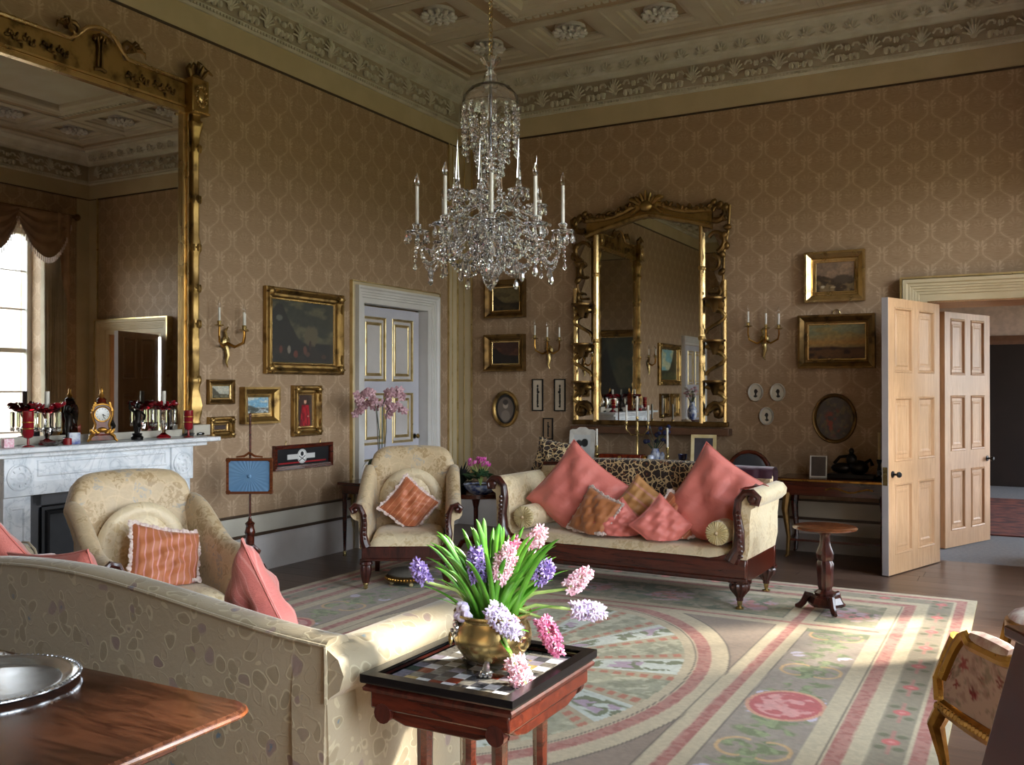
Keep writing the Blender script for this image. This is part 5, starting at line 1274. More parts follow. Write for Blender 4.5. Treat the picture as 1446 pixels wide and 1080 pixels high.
# ---------------------------------------------------------------- little round table at the sofa end
LT = thing('pedestal_table', 'small round tilt-top table on a carved pillar beside the long sofa', 'table', (4.52, -2.48, .013), 0)
part('tabletop', G().lathe([(0, .565), (.20, .565), (.212, .570), (.215, .578), (.205, .586), (0, .588)], 40), MT['mahogl'], LT, smooth=40)
part('column', G().lathe([(.06, .10), (.07, .13), (.04, .15), (.05, .18), (.052, .26), (.055, .33), (.045, .35), (.052, .36), (.055, .40), (.034, .46), (.03, .52), (.045, .545), (.10, .566)], 24, flute=.07, nf=10), MT['rosewood'], LT)
part('platform', G().lathe([(.11, .04), (.12, .06), (.10, .10), (.06, .115)], 6), MT['rosewood'], LT, smooth=20)
for q in range(3):
    a = radians(30 + q * 120 - 90); ca, sa = cos(a), sin(a)
    part('foot', G().tube([(.08 * ca, .08 * sa, .10), (.12 * ca, .12 * sa, .105), (.145 * ca, .145 * sa, .05), (.17 * ca, .17 * sa, .022), (.20 * ca, .20 * sa, .018)], [.016, .026, .022, .022, .012], 8), MT['rosewood'], LT)

# ---------------------------------------------------------------- dark long table under the mirror and what stands on it
DT = thing('dark_table', 'long black table against the wall below the rococo mirror, behind the sofa', 'table', (2.27, -.36, 0), 0)
part('tabletop', G().bx(-.87, .87, -.27, .27, .775, .80), MT['black'], DT, bevel=.006)
part('frieze', G().bx(-.82, .82, -.23, .23, .68, .775), MT['black'], DT, smooth=0)
for x in (-.78, .78):
    for y in (-.19, .19): part('leg', G().lathe([(.02, 0), (.03, .05), (.022, .1), (.03, .5), (.04, .62), (.04, .68)], 12, (x, y, 0)), MT['black'], DT)
def photo(label, loc, rz, w, h, fw, mat, fn, lean=-12, arched=False, group=None):
    r = thing('photo_frame', label, 'photo frame', loc, rz, group); r.rotation_euler = (radians(lean), 0, rz)
    part('frame', G().rect(w - 2 * fw, h - 2 * fw, [(0, -.006), (0, .006), (fw, .010), (fw, -.006)], (0, h / 2)), MT[mat], r, smooth=0)
    if arched: part('frame_crest', G().prism([(-w * .5, h - .002), (-w * .42, h + .012), (-w * .25, h + .012), (-w * .12, h + .035), (w * .12, h + .035), (w * .25, h + .012), (w * .42, h + .012), (w * .5, h - .002)][::-1], -.010, .006), MT[mat], r, smooth=0)
    painted('photograph', 24, 30, fn, MT['print'], r, lambda u, v: ((u - .5) * (w - 2 * fw), u * 0 - .004, fw + v * (h - 2 * fw)))
    part('strut', G().loft([[(-.02, .006, h * .7), (.02, .006, h * .7), (.02, .01, h * .7), (-.02, .01, h * .7)], [(-.02, h * .30, .0 + h * .30 * .21), (.02, h * .30, h * .30 * .21), (.02, h * .30 + .004, h * .30 * .21), (-.02, h * .30 + .004, h * .30 * .21)]]), MT['black'], r, smooth=0)
    return r
photo('white china photograph frame with a couple, standing behind the big salmon cushion', (1.74, -.40, .80), radians(8), .27, .32, .045, 'whiteframe',
      lambda u, v: blend(blend(base(len(u), (196, 198, 196)), (52, 54, 54), sstep(1 - ((u - .32) / .22) ** 2 - ((v - .60) / .18) ** 2, 0, .3)), (40, 42, 42), sstep(1 - ((u - .66) / .22) ** 2 - ((v - .64) / .2) ** 2, 0, .3)) * (1 - .0), arched=True)
photo('cream framed photograph of a bride leaning at the far end of the dark table', (3.03, -.42, .80), radians(12), .24, .31, .032, 'pleat',
      lambda u, v: blend(blend(base(len(u), (74, 70, 80)), (40, 36, 40), fbm(u * 4, v * 4)), (206, 204, 210), sstep(.05 + .22 * (1 - v) ** 2 - np.abs(u - .55), 0, .05) * sstep(.75 - v, 0, .1)), lean=-16)
def candlestick(label, loc, k=1.0, group='brass candlesticks on the dark table'):
    r = thing('candlestick', label, 'candlestick', loc, 0, group)
    part('base', G().lathe([(.055, 0), (.057, .008), (.03, .02), (.014, .03)], 20), MT['brass'], r)
    part('stem', G().lathe([(.014, .03), (.018, .045), (.010, .06), (.022, .08), (.022, .095), (.010, .11), (.016, .13), (.016, .165), (.022, .17), (.020, .178)], 16), MT['brass'], r)
    part('candle', G().lathe([(.011, .175), (.011, .345 * k)], 12), MT['candle'], r)
candlestick('brass candlestick with white candle beside the white photograph frame', (1.98, -.55, .80), 1.0)
candlestick('brass candlestick with white candle between the red box and the bride photograph', (2.70, -.50, .80), 1.06)
cb = thing('candelabrum', 'brass three-light candelabrum with white candles in front of the rococo mirror', 'candelabrum', (2.36, -.42, .80), 0)
part('base', G().lathe([(.06, 0), (.06, .01), (.025, .03), (.012, .05), (.014, .30), (.022, .32), (.012, .34), (.014, .42)], 18), MT['brass'], cb)
for dx in (-.115, 0, .115):
    if dx: part('arm', G().tube([(0, 0, .30), (dx * .5, 0, .28), (dx, 0, .34), (dx, 0, .38)], .007, 6), MT['brass'], cb)
    z0_ = .38 if dx else .43
    h = part('nozzle', G().lathe([(.006, z0_), (.026, z0_ + .006), (.012, z0_ + .012), (.015, z0_ + .035), (.012, z0_ + .04)], 12, (dx, 0, 0)), MT['brass'], cb)
    part('candle', G().lathe([(.010, z0_ + .03), (.010, z0_ + .20 + (.04 if not dx else 0))], 10, (dx, 0, 0)), MT['candle'], h)
rb = thing('brass_bound_box', 'low red box with brass mounts on the dark table', 'box', (2.24, -.52, .80), 0)
part('box_body', G().bx(-.22, .22, -.07, .07, .025, .10), MT['tortoise'], rb, bevel=.006)
part('brass_mount', G().rect(.42, .12, [(0, 0), (0, .006), (.022, .008), (.022, 0)], z=.034), MT['ormolu'], rb, smooth=0)
for s in (-1, 1):
    part('handle', G().lathe([(.0, -.01), (.03, 0), (.032, .03), (.02, .05), (0, .055)], 12, (s * .235, 0, .04)), MT['ormolu'], rb)
    for y in (-.06, .06): part('foot', G().ell((s * .2, y, .013), .013, 8, 6), MT['ormolu'], rb)
part('lock_plate', G().bx(-.015, .015, -.074, -.07, .05, .085), MT['ormolu'], rb, smooth=0)
def vessel(name, label, cat, loc, prof, mat, group=None, extra=None):
    r = thing(name, label, cat, loc, 0, group); part('body', G().lathe(prof, 20), MT[mat], r, smooth=50)
    if extra: part(extra[0], extra[1], MT[extra[2]], r)
    return r
vase = vessel('blue_vase', 'small blue and white vase of dark blue flowers behind the candelabrum', 'vase', (2.50, -.28, .80), [(.03, 0), (.05, .04), (.055, .08), (.04, .12), (.03, .14), (.035, .15)], 'bluewhite')
g = G(); rg = random.Random(4); gst = G()
bluefl = plain('deep blue petals', '#1c2250', .6, c2='#10132c')
for i in range(16):
    a, b = rg.uniform(-.16, .16), rg.uniform(.20, .40); fx = part('flower', G().ell((a * .9, rg.uniform(-.06, .06), b), (.026, .026, .02), 7, 4, Matrix.Rotation(i, 3, 'X')), bluefl, vase)
    part('stem', G().tube([(0, 0, .13), (a * .4, 0, b * .7), (a * .9, 0, b)], .003, 4), MT['leafd'], fx)
glasses = [('blue_cup', 'pale blue cup beside the brass-bound red box', 2.0 + .10, -.45, [(.02, 0), (.03, .01), (.035, .06), (.038, .085)], 'bluewhite'),
           ('blue_jar', 'squat blue and white jar right after the red box', 2.55, -.55, [(.035, 0), (.04, .05), (.035, .09), (.03, .10)], 'bluewhite'),
           ('blue_figure', 'little blue china figure nearest the second candlestick', 2.63, -.45, [(.03, 0), (.035, .03), (.02, .07), (.025, .10), (.015, .12), (.0, .13)], 'bluewhite'),
           ('blue_goblet', 'cobalt blue glass goblet in front of the bride photograph', 2.86, -.52, [(.035, 0), (.008, .01), (.008, .05), (.04, .07), (.045, .12), (.043, .12), (.036, .075), (0, .06)], 'blueglass')]
for n_, l_, x_, y_, p_, m_ in glasses: vessel(n_, l_, 'ornament', (x_, y_, .80), p_, m_)

# ---------------------------------------------------------------- gilt console at the right of the back wall, oval chair
CT = thing('console_table', 'dark console table with gilt mounts half hidden behind the open oak door', 'table', (4.27, -.27, 0), 0)
part('tabletop', G().bx(-.53, .46, -.24, .24, .71, .735), MT['mahog'], CT, bevel=.006)
part('frieze', G().bx(-.50, .42, -.21, .21, .58, .71), MT['mahog'], CT, bevel=.004)
part('swag_mount', G().tube([(-.1 + .05 * i, -.215, .64 + .018 * sin(i * 1.1)) for i in range(9)], .008, 6), MT['ormolu'], CT)
part('edge_mount', G().bx(-.55, .46, -.245, -.238, .712, .728), MT['ormolu'], CT, smooth=0)
for x in (-.44, .38):
    for y in (-.18, .18): part('leg', G().tube([(x, y, .60), (x * 1.04, y * 1.1, .45), (x * .98, y, .2), (x * 1.0, y, .03), (x * 1.04, y * 1.05, .012)], [.04, .034, .02, .018, .012], 8), MT['giltdark'] if x < 0 and y < 0 else MT['mahog'], CT)
part('shelf', G().bx(-.44, .38, -.18, .18, .16, .18), MT['mahog'], CT, smooth=0)
photo('thin white photograph frame standing on the console', (4.08, -.33, .735), radians(4), .15, .20, .012, 'whiteframe', lambda u, v: blend(base(len(u), (50, 40, 36)), (90, 76, 66), fbm(u * 3, v * 3)), lean=-10)
bz = thing('bronze_group', 'dark bronze reclining group on a plinth on the console', 'sculpture', (4.36, -.27, .735), 0)
part('plinth', G().bx(-.20, .20, -.08, .08, 0, .04), MT['bronze'], bz, bevel=.006)
part('figures', G().ell((-.08, 0, .09), (.10, .05, .05), 10, 6).ell((.06, 0, .10), (.09, .05, .07), 10, 6).ell((0, 0, .17), (.05, .04, .06), 8, 6).ell((0, 0, .245), (.025, .025, .03), 8, 6).tube([(.1, 0, .13), (.16, 0, .17), (.18, 0, .12)], .018, 6).tube([(-.03, 0, .2), (-.1, 0, .19), (-.15, 0, .13)], .016, 6), MT['bronze'], bz)
cs = thing('candlestick', 'dark candlestick with tall cream candle at the door end of the console', 'candlestick', (4.60, -.30, .735), 0)
part('stem', G().lathe([(.05, 0), (.05, .01), (.015, .03), (.02, .09), (.012, .13), (.025, .17), (.02, .18)], 14), MT['bronze'], cs)
part('candle', G().lathe([(.013, .18), (.013, .42)], 10), MT['pleat'], cs)
OC = thing('balloon_back_chair', 'dark oval-backed chair standing against the wall between the two tables', 'chair', (3.44, -.44, 0), radians(4))
g = G()
pts_ = [(.20 * cos(a), .17 + .03 * sin(a), .72 + .22 * sin(a)) for a in [2 * pi * i / 24 for i in range(24)]]
part('back_frame', G().tube(pts_, .024, 8, True), MT['mahog'], OC)
part('back_panel', G().ell((0, .175, .72), (.19, .02, .21), 20, 8), MT['slate'], OC)
part('seat', G().ell((0, -.05, .45), (.24, .23, .05), 20, 8), MT['slate'], OC); part('seat_rail', G().lathe([(.23, .38), (.245, .39), (.245, .43), (.23, .44)], 24, (0, -.05, 0)), MT['mahog'], OC)
for x, y in ((-.19, -.2), (.19, -.2), (-.16, .12), (.16, .12)): part('leg', G().tube([(x, y, .40), (x * 1.08, y * 1.08, .2), (x * 1.05, y * 1.1, .0)], [.026, .02, .014], 8), MT['mahog'], OC)
for x in (-.09, .09): part('stile', G().tube([(x, .12, .42), (x * 1.1, .15, .52)], .02, 8), MT['mahog'], OC)

# ---------------------------------------------------------------- tripod plant table by the corner
PT = thing('gallery_table', 'small dark tripod table with raised gallery in the room corner carrying the cyclamen', 'table', (1.53, -2.02, .0), 0)
PT.location = (1.49, -2.09, 0)
part('tabletop', G().lathe([(0, .60), (.26, .60), (.275, .606), (.275, .64), (.265, .64), (.265, .612), (0, .612)], 40), MT['mahog'], PT, smooth=40)
part('column', G().lathe([(.03, .18), (.045, .22), (.03, .28), (.02, .32), (.022, .50), (.035, .56), (.05, .60)], 16), MT['mahog'], PT)
for q in range(3):
    a = radians(90 + q * 120); ca, sa = cos(a), sin(a); part('leg', G().tube([(.02 * ca, .02 * sa, .24), (.12 * ca, .12 * sa, .20), (.2 * ca, .2 * sa, .06), (.25 * ca, .25 * sa, .02)], [.024, .022, .018, .016], 8), MT['mahog'], PT)
# ---------------------------------------------------------------- orchid table, hidden behind the armchair
OT = thing('occasional_table', 'dark square table behind the armchair, carrying the orchid', 'table', (.42, -2.12, 0), radians(0))
part('tabletop', G().bx(-.25, .25, -.25, .25, .66, .685), MT['mahog'], OT, bevel=.005)
part('frieze', G().bx(-.22, .22, -.22, .22, .58, .66), MT['mahog'], OT, bevel=.004)
for x in (-.2, .2):
    for y in (-.2, .2):
        l = part('leg', G().lathe([(.012, .05), (.02, .3), (.024, .58)], 10, (x, y, 0)), MT['mahog'], OT)
        part('castor', G().lathe([(.0, 0), (.016, .004), (.018, .03), (.014, .05), (0, .052)], 10, (x, y, 0)), MT['brass'], l)

# ---------------------------------------------------------------- pole screen
PS = thing('pole_screen', 'mahogany pole fire screen with a pleated blue silk shield', 'fire screen', (.49, -3.81, 0), radians(32))
part('pole', G().tube([(0, 0, .5), (0, 0, 1.33)], .009, 8).ell((0, 0, 1.34), (.012, .012, .02), 8, 6), MT['mahog'], PS)
part('baluster', G().lathe([(.035, .16), (.05, .19), (.04, .22), (.032, .26), (.034, .42), (.042, .44), (.036, .46), (.03, .49), (.038, .51), (.016, .53), (.01, .56)], 16), MT['mahog'], PS)
for q in range(3):
    a = radians(-90 + q * 120); ca, sa = cos(a), sin(a); part('leg', G().tube([(.02 * ca, .02 * sa, .19), (.10 * ca, .10 * sa, .17), (.17 * ca, .17 * sa, .05), (.22 * ca, .22 * sa, .018)], [.028, .024, .018, .018], 8), MT['mahog'], PS)
part('screen_frame', G().rect(.31, .235, [(0, -.012), (0, .012), (.018, .016), (.022, .0), (.018, -.012)], (0, .875), -.02), MT['mahogl'], PS, smooth=20)
g = G().tube([(-.1, -.02, 1.022), (-.04, -.02, 1.028), (0, -.02, 1.055), (.04, -.02, 1.028), (.1, -.02, 1.022)], [.006, .01, .012, .01, .006], 6)
part('screen_crest', g, MT['mahogl'], PS)
for s in (-1, 1):
    for t in (-1, 1): part('corner_ear', G().ell((s * .160, -.02, .875 + t * .122), (.022, .013, .020), 8, 6), MT['mahogl'], PS)
def sun_(u, v):
    a = 2 * pi * v; sq = 1 / max(abs(cos(a)) / .157, abs(sin(a)) / .119); rr = sq * u; return (rr * cos(a), -.024 - .004 * (1 - u) + .0012 * u * sin(56 * pi * v), .875 + rr * sin(a))
part('pleated_silk', G().sheet(sun_, 6, 168, False, True), MT['bluesilk'], PS, smooth=20)
part('silk_rosette', G().ell((0, -.03, .875), (.016, .01, .016), 10, 6), MT['bluesilk'], PS)
# ---------------------------------------------------------------- footstool
FS = thing('footstool', 'round grey footstool with a beaded brass rim on the carpet', 'footstool', (1.47, -3.10, .013), 0)
part('pad', G().lathe([(.155, .075), (.16, .09), (.13, .115), (.07, .128), (.0, .13)], 28), MT['bark'], FS, smooth=60)
part('button', G().ell((0, 0, .13), .012, 8, 5), MT['bark'], FS)
part('rim', G().lathe([(.16, .035), (.17, .04), (.172, .07), (.16, .078)], 32), MT['giltdark'], FS)
g = G()
for q in range(44): a = 2 * pi * q / 44; g.ell((.173 * cos(a), .173 * sin(a), .056), .009, 5, 4)
part('bead_band', g, MT['ormolu'], FS, stuff=True)
for q in range(4): a = pi / 4 + q * pi / 2; part('foot', G().ell((.13 * cos(a), .13 * sin(a), .018), (.02, .02, .018), 8, 6), MT['pleat'], FS)

# ---------------------------------------------------------------- gilt tapestry armchair at the right edge
def tap(u, v):
    c = base(len(u), (186, 160, 148)); n = fbm(u * 9, v * 9, N2)
    c = blend(c, (150, 118, 108), sstep(n, .5, .62) * .6)
    for (x, y, s, col) in ((.35, .35, .12, (120, 30, 36)), (.55, .65, .13, (150, 70, 66)), (.7, .4, .1, (130, 44, 44)), (.2, .6, .08, (140, 90, 80)), (.85, .7, .1, (120, 50, 46))):
        d = np.sqrt((u - x) ** 2 + (v - y) ** 2); a = np.arctan2(v - y, u - x)
        c = blend(c, col, sstep(s * (.7 + .3 * np.cos(5 * a)) - d, -.01, .03) * sstep(fbm(u * 20, v * 20, N1), .3, .5))
    return blend(c, (84, 88, 66), sstep(fbm(u * 14 + 4, v * 14, N4), .62, .7) * .35)
def tubchair(name, label, loc, rz, legs_z=.32, backh=.92, armh=.66):
    r = thing(name, label, 'armchair', loc, rz)
    # plan: U opened to -y ; s in 0..1 runs from left front round the back to right front
    def plan(s):
        if s < .32: t = s / .32; return (-.31 - .0 * t, -.27 + .40 * t)
        if s > .68: t = (s - .68) / .32; return (.31, .13 - .40 * t)
        t = (s - .32) / .36; a = pi - pi * t; return (.31 * cos(a), .13 + .20 * sin(a))
    def top(s):
        e = min(s, 1 - s)
        if e < .05: return .46 + .10 * (e / .05)
        if e < .14: return .56 + .10 * sin((e - .05) / .09 * pi / 2)
        if e < .30: return armh
        return armh + (backh - armh) * float(sstep(np.array(e), .30, .44))
    N_ = 48
    def wall(off):
        def f(u, v):
            x, y = plan(u); c = Vector((x, y - .03)); n = Vector((x, y * .6)).normalized() if (x or y) else Vector((0, 1))
            z = legs_z + .045 + (top(u) - legs_z - .055) * v; return (x + n.x * off, y + n.y * off, z)
        return f
    fo = wall(.012)
    P = lambda u, v: tuple(np.array(q) for q in zip(*[fo(a, b) for a, b in zip(u, v)]))
    painted('outer_tapestry', 140, 30, lambda u, v: tap((u * 4) % 1.0, v), MT['tapestry'], r, P)
    fi = wall(-.035)
    part('inner_padding', G().sheet(fi, N_, 12), MT['tapin'], r)
    ed = [fo(i / N_, 1) for i in range(N_ + 1)]
    part('top_rail', G().tube([(a, b, c + .004) for a, b, c in ed], .021, 8, flat=1.1), MT['ormolu'], r)
    part('bottom_rail', G().tube([(*[q * 1.02 for q in plan(i / N_)], legs_z + .02 - .012 * sin(pi * ((i / N_ * 3) % 1))) for i in range(N_ + 1)], .03, 8).tube([(-.31, -.28, legs_z + .02), (-.15, -.31, legs_z + .0), (.15, -.31, legs_z + .0), (.31, -.28, legs_z + .02)], .03, 8), MT['ormolu'], r)
    g = G()
    for i in range(60): x, y = plan(i / 59); g.ell((x * 1.09, y * 1.09, legs_z + .018), (.012, .012, .016), 5, 4)
    part('gadroon_band', g, MT['gilt'], r, stuff=True)
    for s in (-1, 1):
        part('arm_pad', G().tube([(s * .305, -.10 + .06 * i, armh + .022) for i in range(5)], [.02, .032, .034, .032, .022], 8), MT['tapin'], r)
        part('arm_support', G().tube([(s * .315, -.30, legs_z + .04), (s * .32, -.31, .44), (s * .315, -.26, .54), (s * .318, -.19, armh)], [.03, .024, .02, .022], 8), MT['ormolu'], r)
        for y in (-.28, .20):
            part('leg', G().tube([(s * .30, y, legs_z + .04), (s * .33, y * 1.12, legs_z - .06), (s * .31, y * 1.06, .14), (s * .30, y * 1.02, .04), (s * .32, y * 1.1, .018)], [.036, .034, .022, .016, .018], 8), MT['ormolu'], r)
    def cu(u, v):
        a, b = 2 * u - 1, 2 * v - 1; e = max(0, (1 - a ** 6) * (1 - b ** 6)) ** .5
        return (.285 * a * (1 - .1 * max(0, b)), -.04 + .29 * b, legs_z + .05 + .11 * e)
    part('seat_cushion', G().sheet(cu, 16, 16).bx(-.27, .27, -.32, .22, legs_z, legs_z + .055), MT['tapin'], r, smooth=60)
    return r
MT['tapin'] = plain('flowered cream tapestry', '#d9cdc0', .7, c2='#b08a80', ns=22, bump=.2, bs=300)
tubchair('tapestry_armchair', 'gilt armchair covered in flowered tapestry, seen from its closed side', (5.87, -5.34, 0), radians(212.7), .32, .70, .63)
SC2 = thing('gilt_side_chair', 'gilt oval-backed chair by the window, nearly outside the view', 'chair', (5.92, -4.02, 0), radians(-60))
part('back_frame', G().tube([(.24 * cos(a), -.0 + .22, .80 + .26 * sin(a)) for a in [2 * pi * i / 28 for i in range(28)]], .028, 8, True), MT['ormolu'], SC2)
part('back_panel', G().ell((0, .22, .80), (.225, .03, .24), 20, 8), MT['tapin'], SC2)
part('seat', G().ell((0, -.03, .44), (.25, .24, .06), 20, 8), MT['tapin'], SC2); part('seat_rail', G().lathe([(.24, .37), (.255, .38), (.255, .43), (.24, .44)], 28, (0, -.03, 0)), MT['ormolu'], SC2)
for x, y in ((-.2, -.18), (.2, -.18), (-.18, .16), (.18, .16)): part('leg', G().tube([(x, y, .40), (x * 1.12, y * 1.1, .28), (x, y, .1), (x * 1.05, y * 1.05, .015)], [.03, .028, .018, .016], 8), MT['ormolu'], SC2)
for x in (-.12, .12): part('stile', G().tube([(x, .2, .42), (x, .215, .57)], .022, 8), MT['ormolu'], SC2)
# dark pedestal standing close at the right edge
PD = thing('tapered_pedestal', 'dark mahogany tapering pedestal with bronze foot mount close at the view edge', 'pedestal', (5.82, -6.66, 0), radians(28.5))
part('shaft', G().loft([[(-.25, -.2, .12), (.25, -.2, .12), (.25, .2, .12), (-.25, .2, .12)], [(-.08, -.1, .94), (.08, -.1, .94), (.08, .1, .94), (-.08, .1, .94)]]), MT['mahog'], PD, bevel=.004)
part('base', G().bx(-.27, .27, -.22, .22, 0, .12), MT['mahog'], PD, bevel=.006); part('cap', G().bx(-.10, .10, -.12, .12, .94, .97), MT['mahog'], PD, bevel=.006)
part('corner_mount', G().ell((-.125, -.135, .70), .02, 8, 6).ell((-.12, -.13, .73), (.012, .012, .02), 8, 6), MT['bronze'], PD)
# ================================================================ the big carpet
RX0, RX1, RY0, RY1 = .78, 5.43, -1.63, -7.50
RCX, RCY = (RX0 + RX1) / 2, (RY0 + RY1) / 2 + .0
def rugcol(u, v):
    X = RX0 + (RX1 - RX0) * u; Y = yv(v)
    wob = .006 * (fbm(X * 6, Y * 6, N2) - .5)
    ax = np.abs(X - RCX) + wob; ay = np.abs(Y - RCY) + wob; hx, hy = (RX1 - RX0) / 2, (RY0 - RY1) / 2
    d = np.minimum(hx - ax, hy - ay)
    # s = distance along the edge strip (for repeats)
    along = np.where(hx - ax < hy - ay, Y, X)
    CRE, CRE2, TAU, RED, REDD, GRN, GRND, LIN = (192, 174, 142), (176, 160, 128), (142, 121, 102), (176, 120, 104), (160, 90, 78), (134, 126, 94), (94, 94, 60), (92, 80, 64)
    n = len(X); c = base(n, CRE)
    fl = fbm(X * 11, Y * 11, N1, 3); fl2 = fbm(X * 16 + 9, Y * 16, N3, 3); fl3 = fbm(X * 24, Y * 24 + 5, N4, 2)
    def band(lo, hi, q=None): 
        q = d if q is None else q; return (sstep(q, lo - .004, lo + .004) * (1 - sstep(q, hi - .004, hi + .004)))
    dash = sstep(N2(X * 42 + Y * 17, Y * 42 - X * 17), .52, .66)
    def redstrip(c, m):
        c = blend(c, RED, m); return blend(c, REDD, m * dash * .8)
    c = redstrip(c, band(.060, .125))
    # rose border
    m = band(.145, .29); c = blend(c, (144, 130, 106), m)
    t = (along / .42) % 1.0 - .5; w = (d - .2175)
    c = blend(c, RED, m * sstep(.010 - np.abs(w), 0, .006) * (np.abs(t) < .36))
    lr = sstep(.105 - np.sqrt((np.abs(t) - .30) ** 2 * .17 + (np.abs(w) - .035) ** 2 * 3.0), 0, .03) * sstep(np.abs(t), .17, .2) * (1 - sstep(np.abs(t), .42, .44)) * 0
    lf = sstep(.030 - np.sqrt(((np.abs(t) - .19) * .42) ** 2 + (np.abs(w) - .038) ** 2), 0, .012)
    c = blend(c, GRND, m * lf * .8)
    c = blend(c, (196, 96, 88), m * sstep(.045 - np.sqrt((t * .42) ** 2 + w ** 2), 0, .012)); c = blend(c, (220, 150, 140), m * sstep(.02 - np.sqrt((t * .42) ** 2 + w ** 2), 0, .01) * .7)
    c = redstrip(c, band(.372, .440)); c = blend(c, LIN, band(.452, .460) * .7)
    inner = sstep(d, .508, .514)
    # field lattice
    inside = d > .51
    px = np.abs(ax - 1.305); py = np.abs(ay - 1.66)
    insx = inside
    grp = np.minimum(px, py)
    f = base(n, TAU)
    small = ay > 1.66; side = ax > 1.305
    # far/near end panels, dense greenery with roses
    e = base(n, GRN); e = blend(e, (98, 104, 74), sstep(fl, .5, .62)); e = blend(e, (168, 150, 126), sstep(fl2, .56, .64) * .8)
    ecx = np.where(side, ax - 1.58, (ax % .62) - .31); ecy = ay - 2.06 if True else 0
    er = np.sqrt((ecx) ** 2 + (ecy) ** 2)
    e = blend(e, (190, 120, 116), sstep(.17 - er, 0, .05) * sstep(fl3, .42, .52)); e = blend(e, (184, 150, 160), sstep(.22 - er, 0, .06) * sstep(fl2, .5, .56) * .8)
    # long side panels: scrolls, grapes, medallions
    sx = ax - 1.60; s = base(n, (152, 136, 120)); s = blend(s, (166, 152, 134), sstep(fl, .5, .7) * .5)
    per = .80; ty = ((ay + .40) % per) - .40
    leafm = sstep(.115 + .05 * np.cos(ty * 2 * pi / .2) - np.abs(sx), -.01, .04) * sstep(fl2, .43, .5); s = blend(s, (112, 122, 78), leafm * .9)
    s = blend(s, (150, 158, 112), leafm * sstep(fl3, .5, .6) * .8)
    for k_ in (-1, 1):
        rr_ = np.sqrt(((sx - k_ * .07) / 1.0) ** 2 + ((ty - .0) / 1.25 + .14) ** 2)
        s = blend(s, (198, 160, 112), sstep(.012 - np.abs(rr_ - .085), 0, .006) * (sx * k_ > .03))
        g_ = np.sqrt(((sx - k_ * .13)) ** 2 + (((ty - .13)) * .8) ** 2); s = blend(s, (196, 184, 200), sstep(.048 - g_, 0, .01) * sstep(fl3, .38, .5))
    med = np.sqrt((sx / .17) ** 2 + ((ay) / .21) ** 2)
    s = blend(s, (206, 150, 120), sstep(1.12 - med, 0, .03)); s = blend(s, (186, 86, 84), sstep(1.0 - med, 0, .03)); s = blend(s, (214, 150, 142), sstep(.86 - med, 0, .03) * sstep(fl2, .44, .56))
    cor = (ay > 1.50 - .10) & (np.abs(sx) > .0); s = blend(s, (112, 122, 84), sstep(ay, 1.42, 1.46) * sstep(fl2, .44, .52) * .9)
    # middle field and its oval
    f = np.where(side[:, None], s, f); f = np.where(small[:, None], e, f)
    ea, eb = 1.10, 1.575; r = np.sqrt((ax / ea) ** 2 + (ay / eb) ** 2); th_ = np.arctan2((Y - RCY) / eb, (X - RCX) / ea)
    mid = (~side) & (~small)
    o = base(n, (160, 156, 128)); o = blend(o, (196, 190, 160), sstep(fbm(X * 20, Y * 14, N2, 2), .46, .62) * .8); o = blend(o, (132, 130, 100), sstep(fl3, .58, .7) * .6)
    ph = ((th_ - radians(15)) / (2 * pi / 10) + .5) % 1.0 - .5; pw = np.abs(ph) * (2 * pi / 10)
    o = blend(o, CRE2, sstep(.20 - pw, 0, .012)); o = blend(o, (184, 104, 76), sstep(.028 - np.abs(pw - .165), 0, .008) * sstep(np.sin(r * 95 + ph * 5), -.5, 0) * .85)
    wb = sstep(.115 - pw, 0, .008); o = blend(o, (200, 204, 192), wb)
    o = blend(o, (110, 116, 80), wb * sstep(fl2, .50, .56) * sstep(.09 - pw, 0, .02)); o = blend(o, (176, 150, 166), wb * sstep(fl, .58, .64) * sstep(.07 - pw, 0, .02))
    o = blend(o, CRE2, sstep(.34 - r, 0, .01)); o = blend(o, (186, 104, 96), sstep(.26 - r, 0, .01)); o = blend(o, (206, 190, 160), sstep(.20 - r, 0, .02) * sstep(fl2, .45, .55))
    f = np.where(mid[:, None], blend(f, CRE, sstep(1.12 - r, 0, .006)), f)
    f = np.where(mid[:, None], blend(f, LIN, sstep(.006 - np.abs(r - 1.122), 0, .003) * .8), f)
    rm_ = sstep(.036 - np.abs(r - 1.0), 0, .006) * mid; f = redstrip(f, rm_); f = blend(f, LIN, mid * sstep(.005 - np.abs(r - .955), 0, .003) * .8)
    f = np.where((mid & (r < .90))[:, None], o, f)
    # lattice strips
    f = blend(f, CRE, sstep(.100 - px, 0, .006)); f = blend(f, LIN, sstep(.0055 - np.abs(px - .103), 0, .003) * .7)
    f = np.where((px < .100)[:, None], f, blend(f, CRE, sstep(.10 - py, 0, .006) * (side | small | True)))
    f = redstrip(f, sstep(.022 - py, 0, .005)); f = redstrip(f, sstep(.033 - px, 0, .005))
    c = np.where(inside[:, None], f, c)
    c = blend(c, CRE, band(.50, .545) * (1 - sstep(np.minimum(px, py), .03, .04) * 0) * inside * (grp > .03))
    g_ = .90 + .14 * fbm(X * 60, Y * 60, N1, 2) - .06 * sstep(N3(X * 2, Y * 2), .3, .9)
    return c * g_[:, None]
NEAR = -5.85; NV1, NV2 = 510, 60
def yv(v):
    j = v * (NV1 + NV2); return np.where(j <= NV1, RY0 + (NEAR - RY0) * j / NV1, NEAR + (RY1 - NEAR) * (j - NV1) / NV2)
cp_ = thing('carpet', 'large cream carpet with oval fan medallion, red strips and rose border', 'carpet', (0, 0, 0))
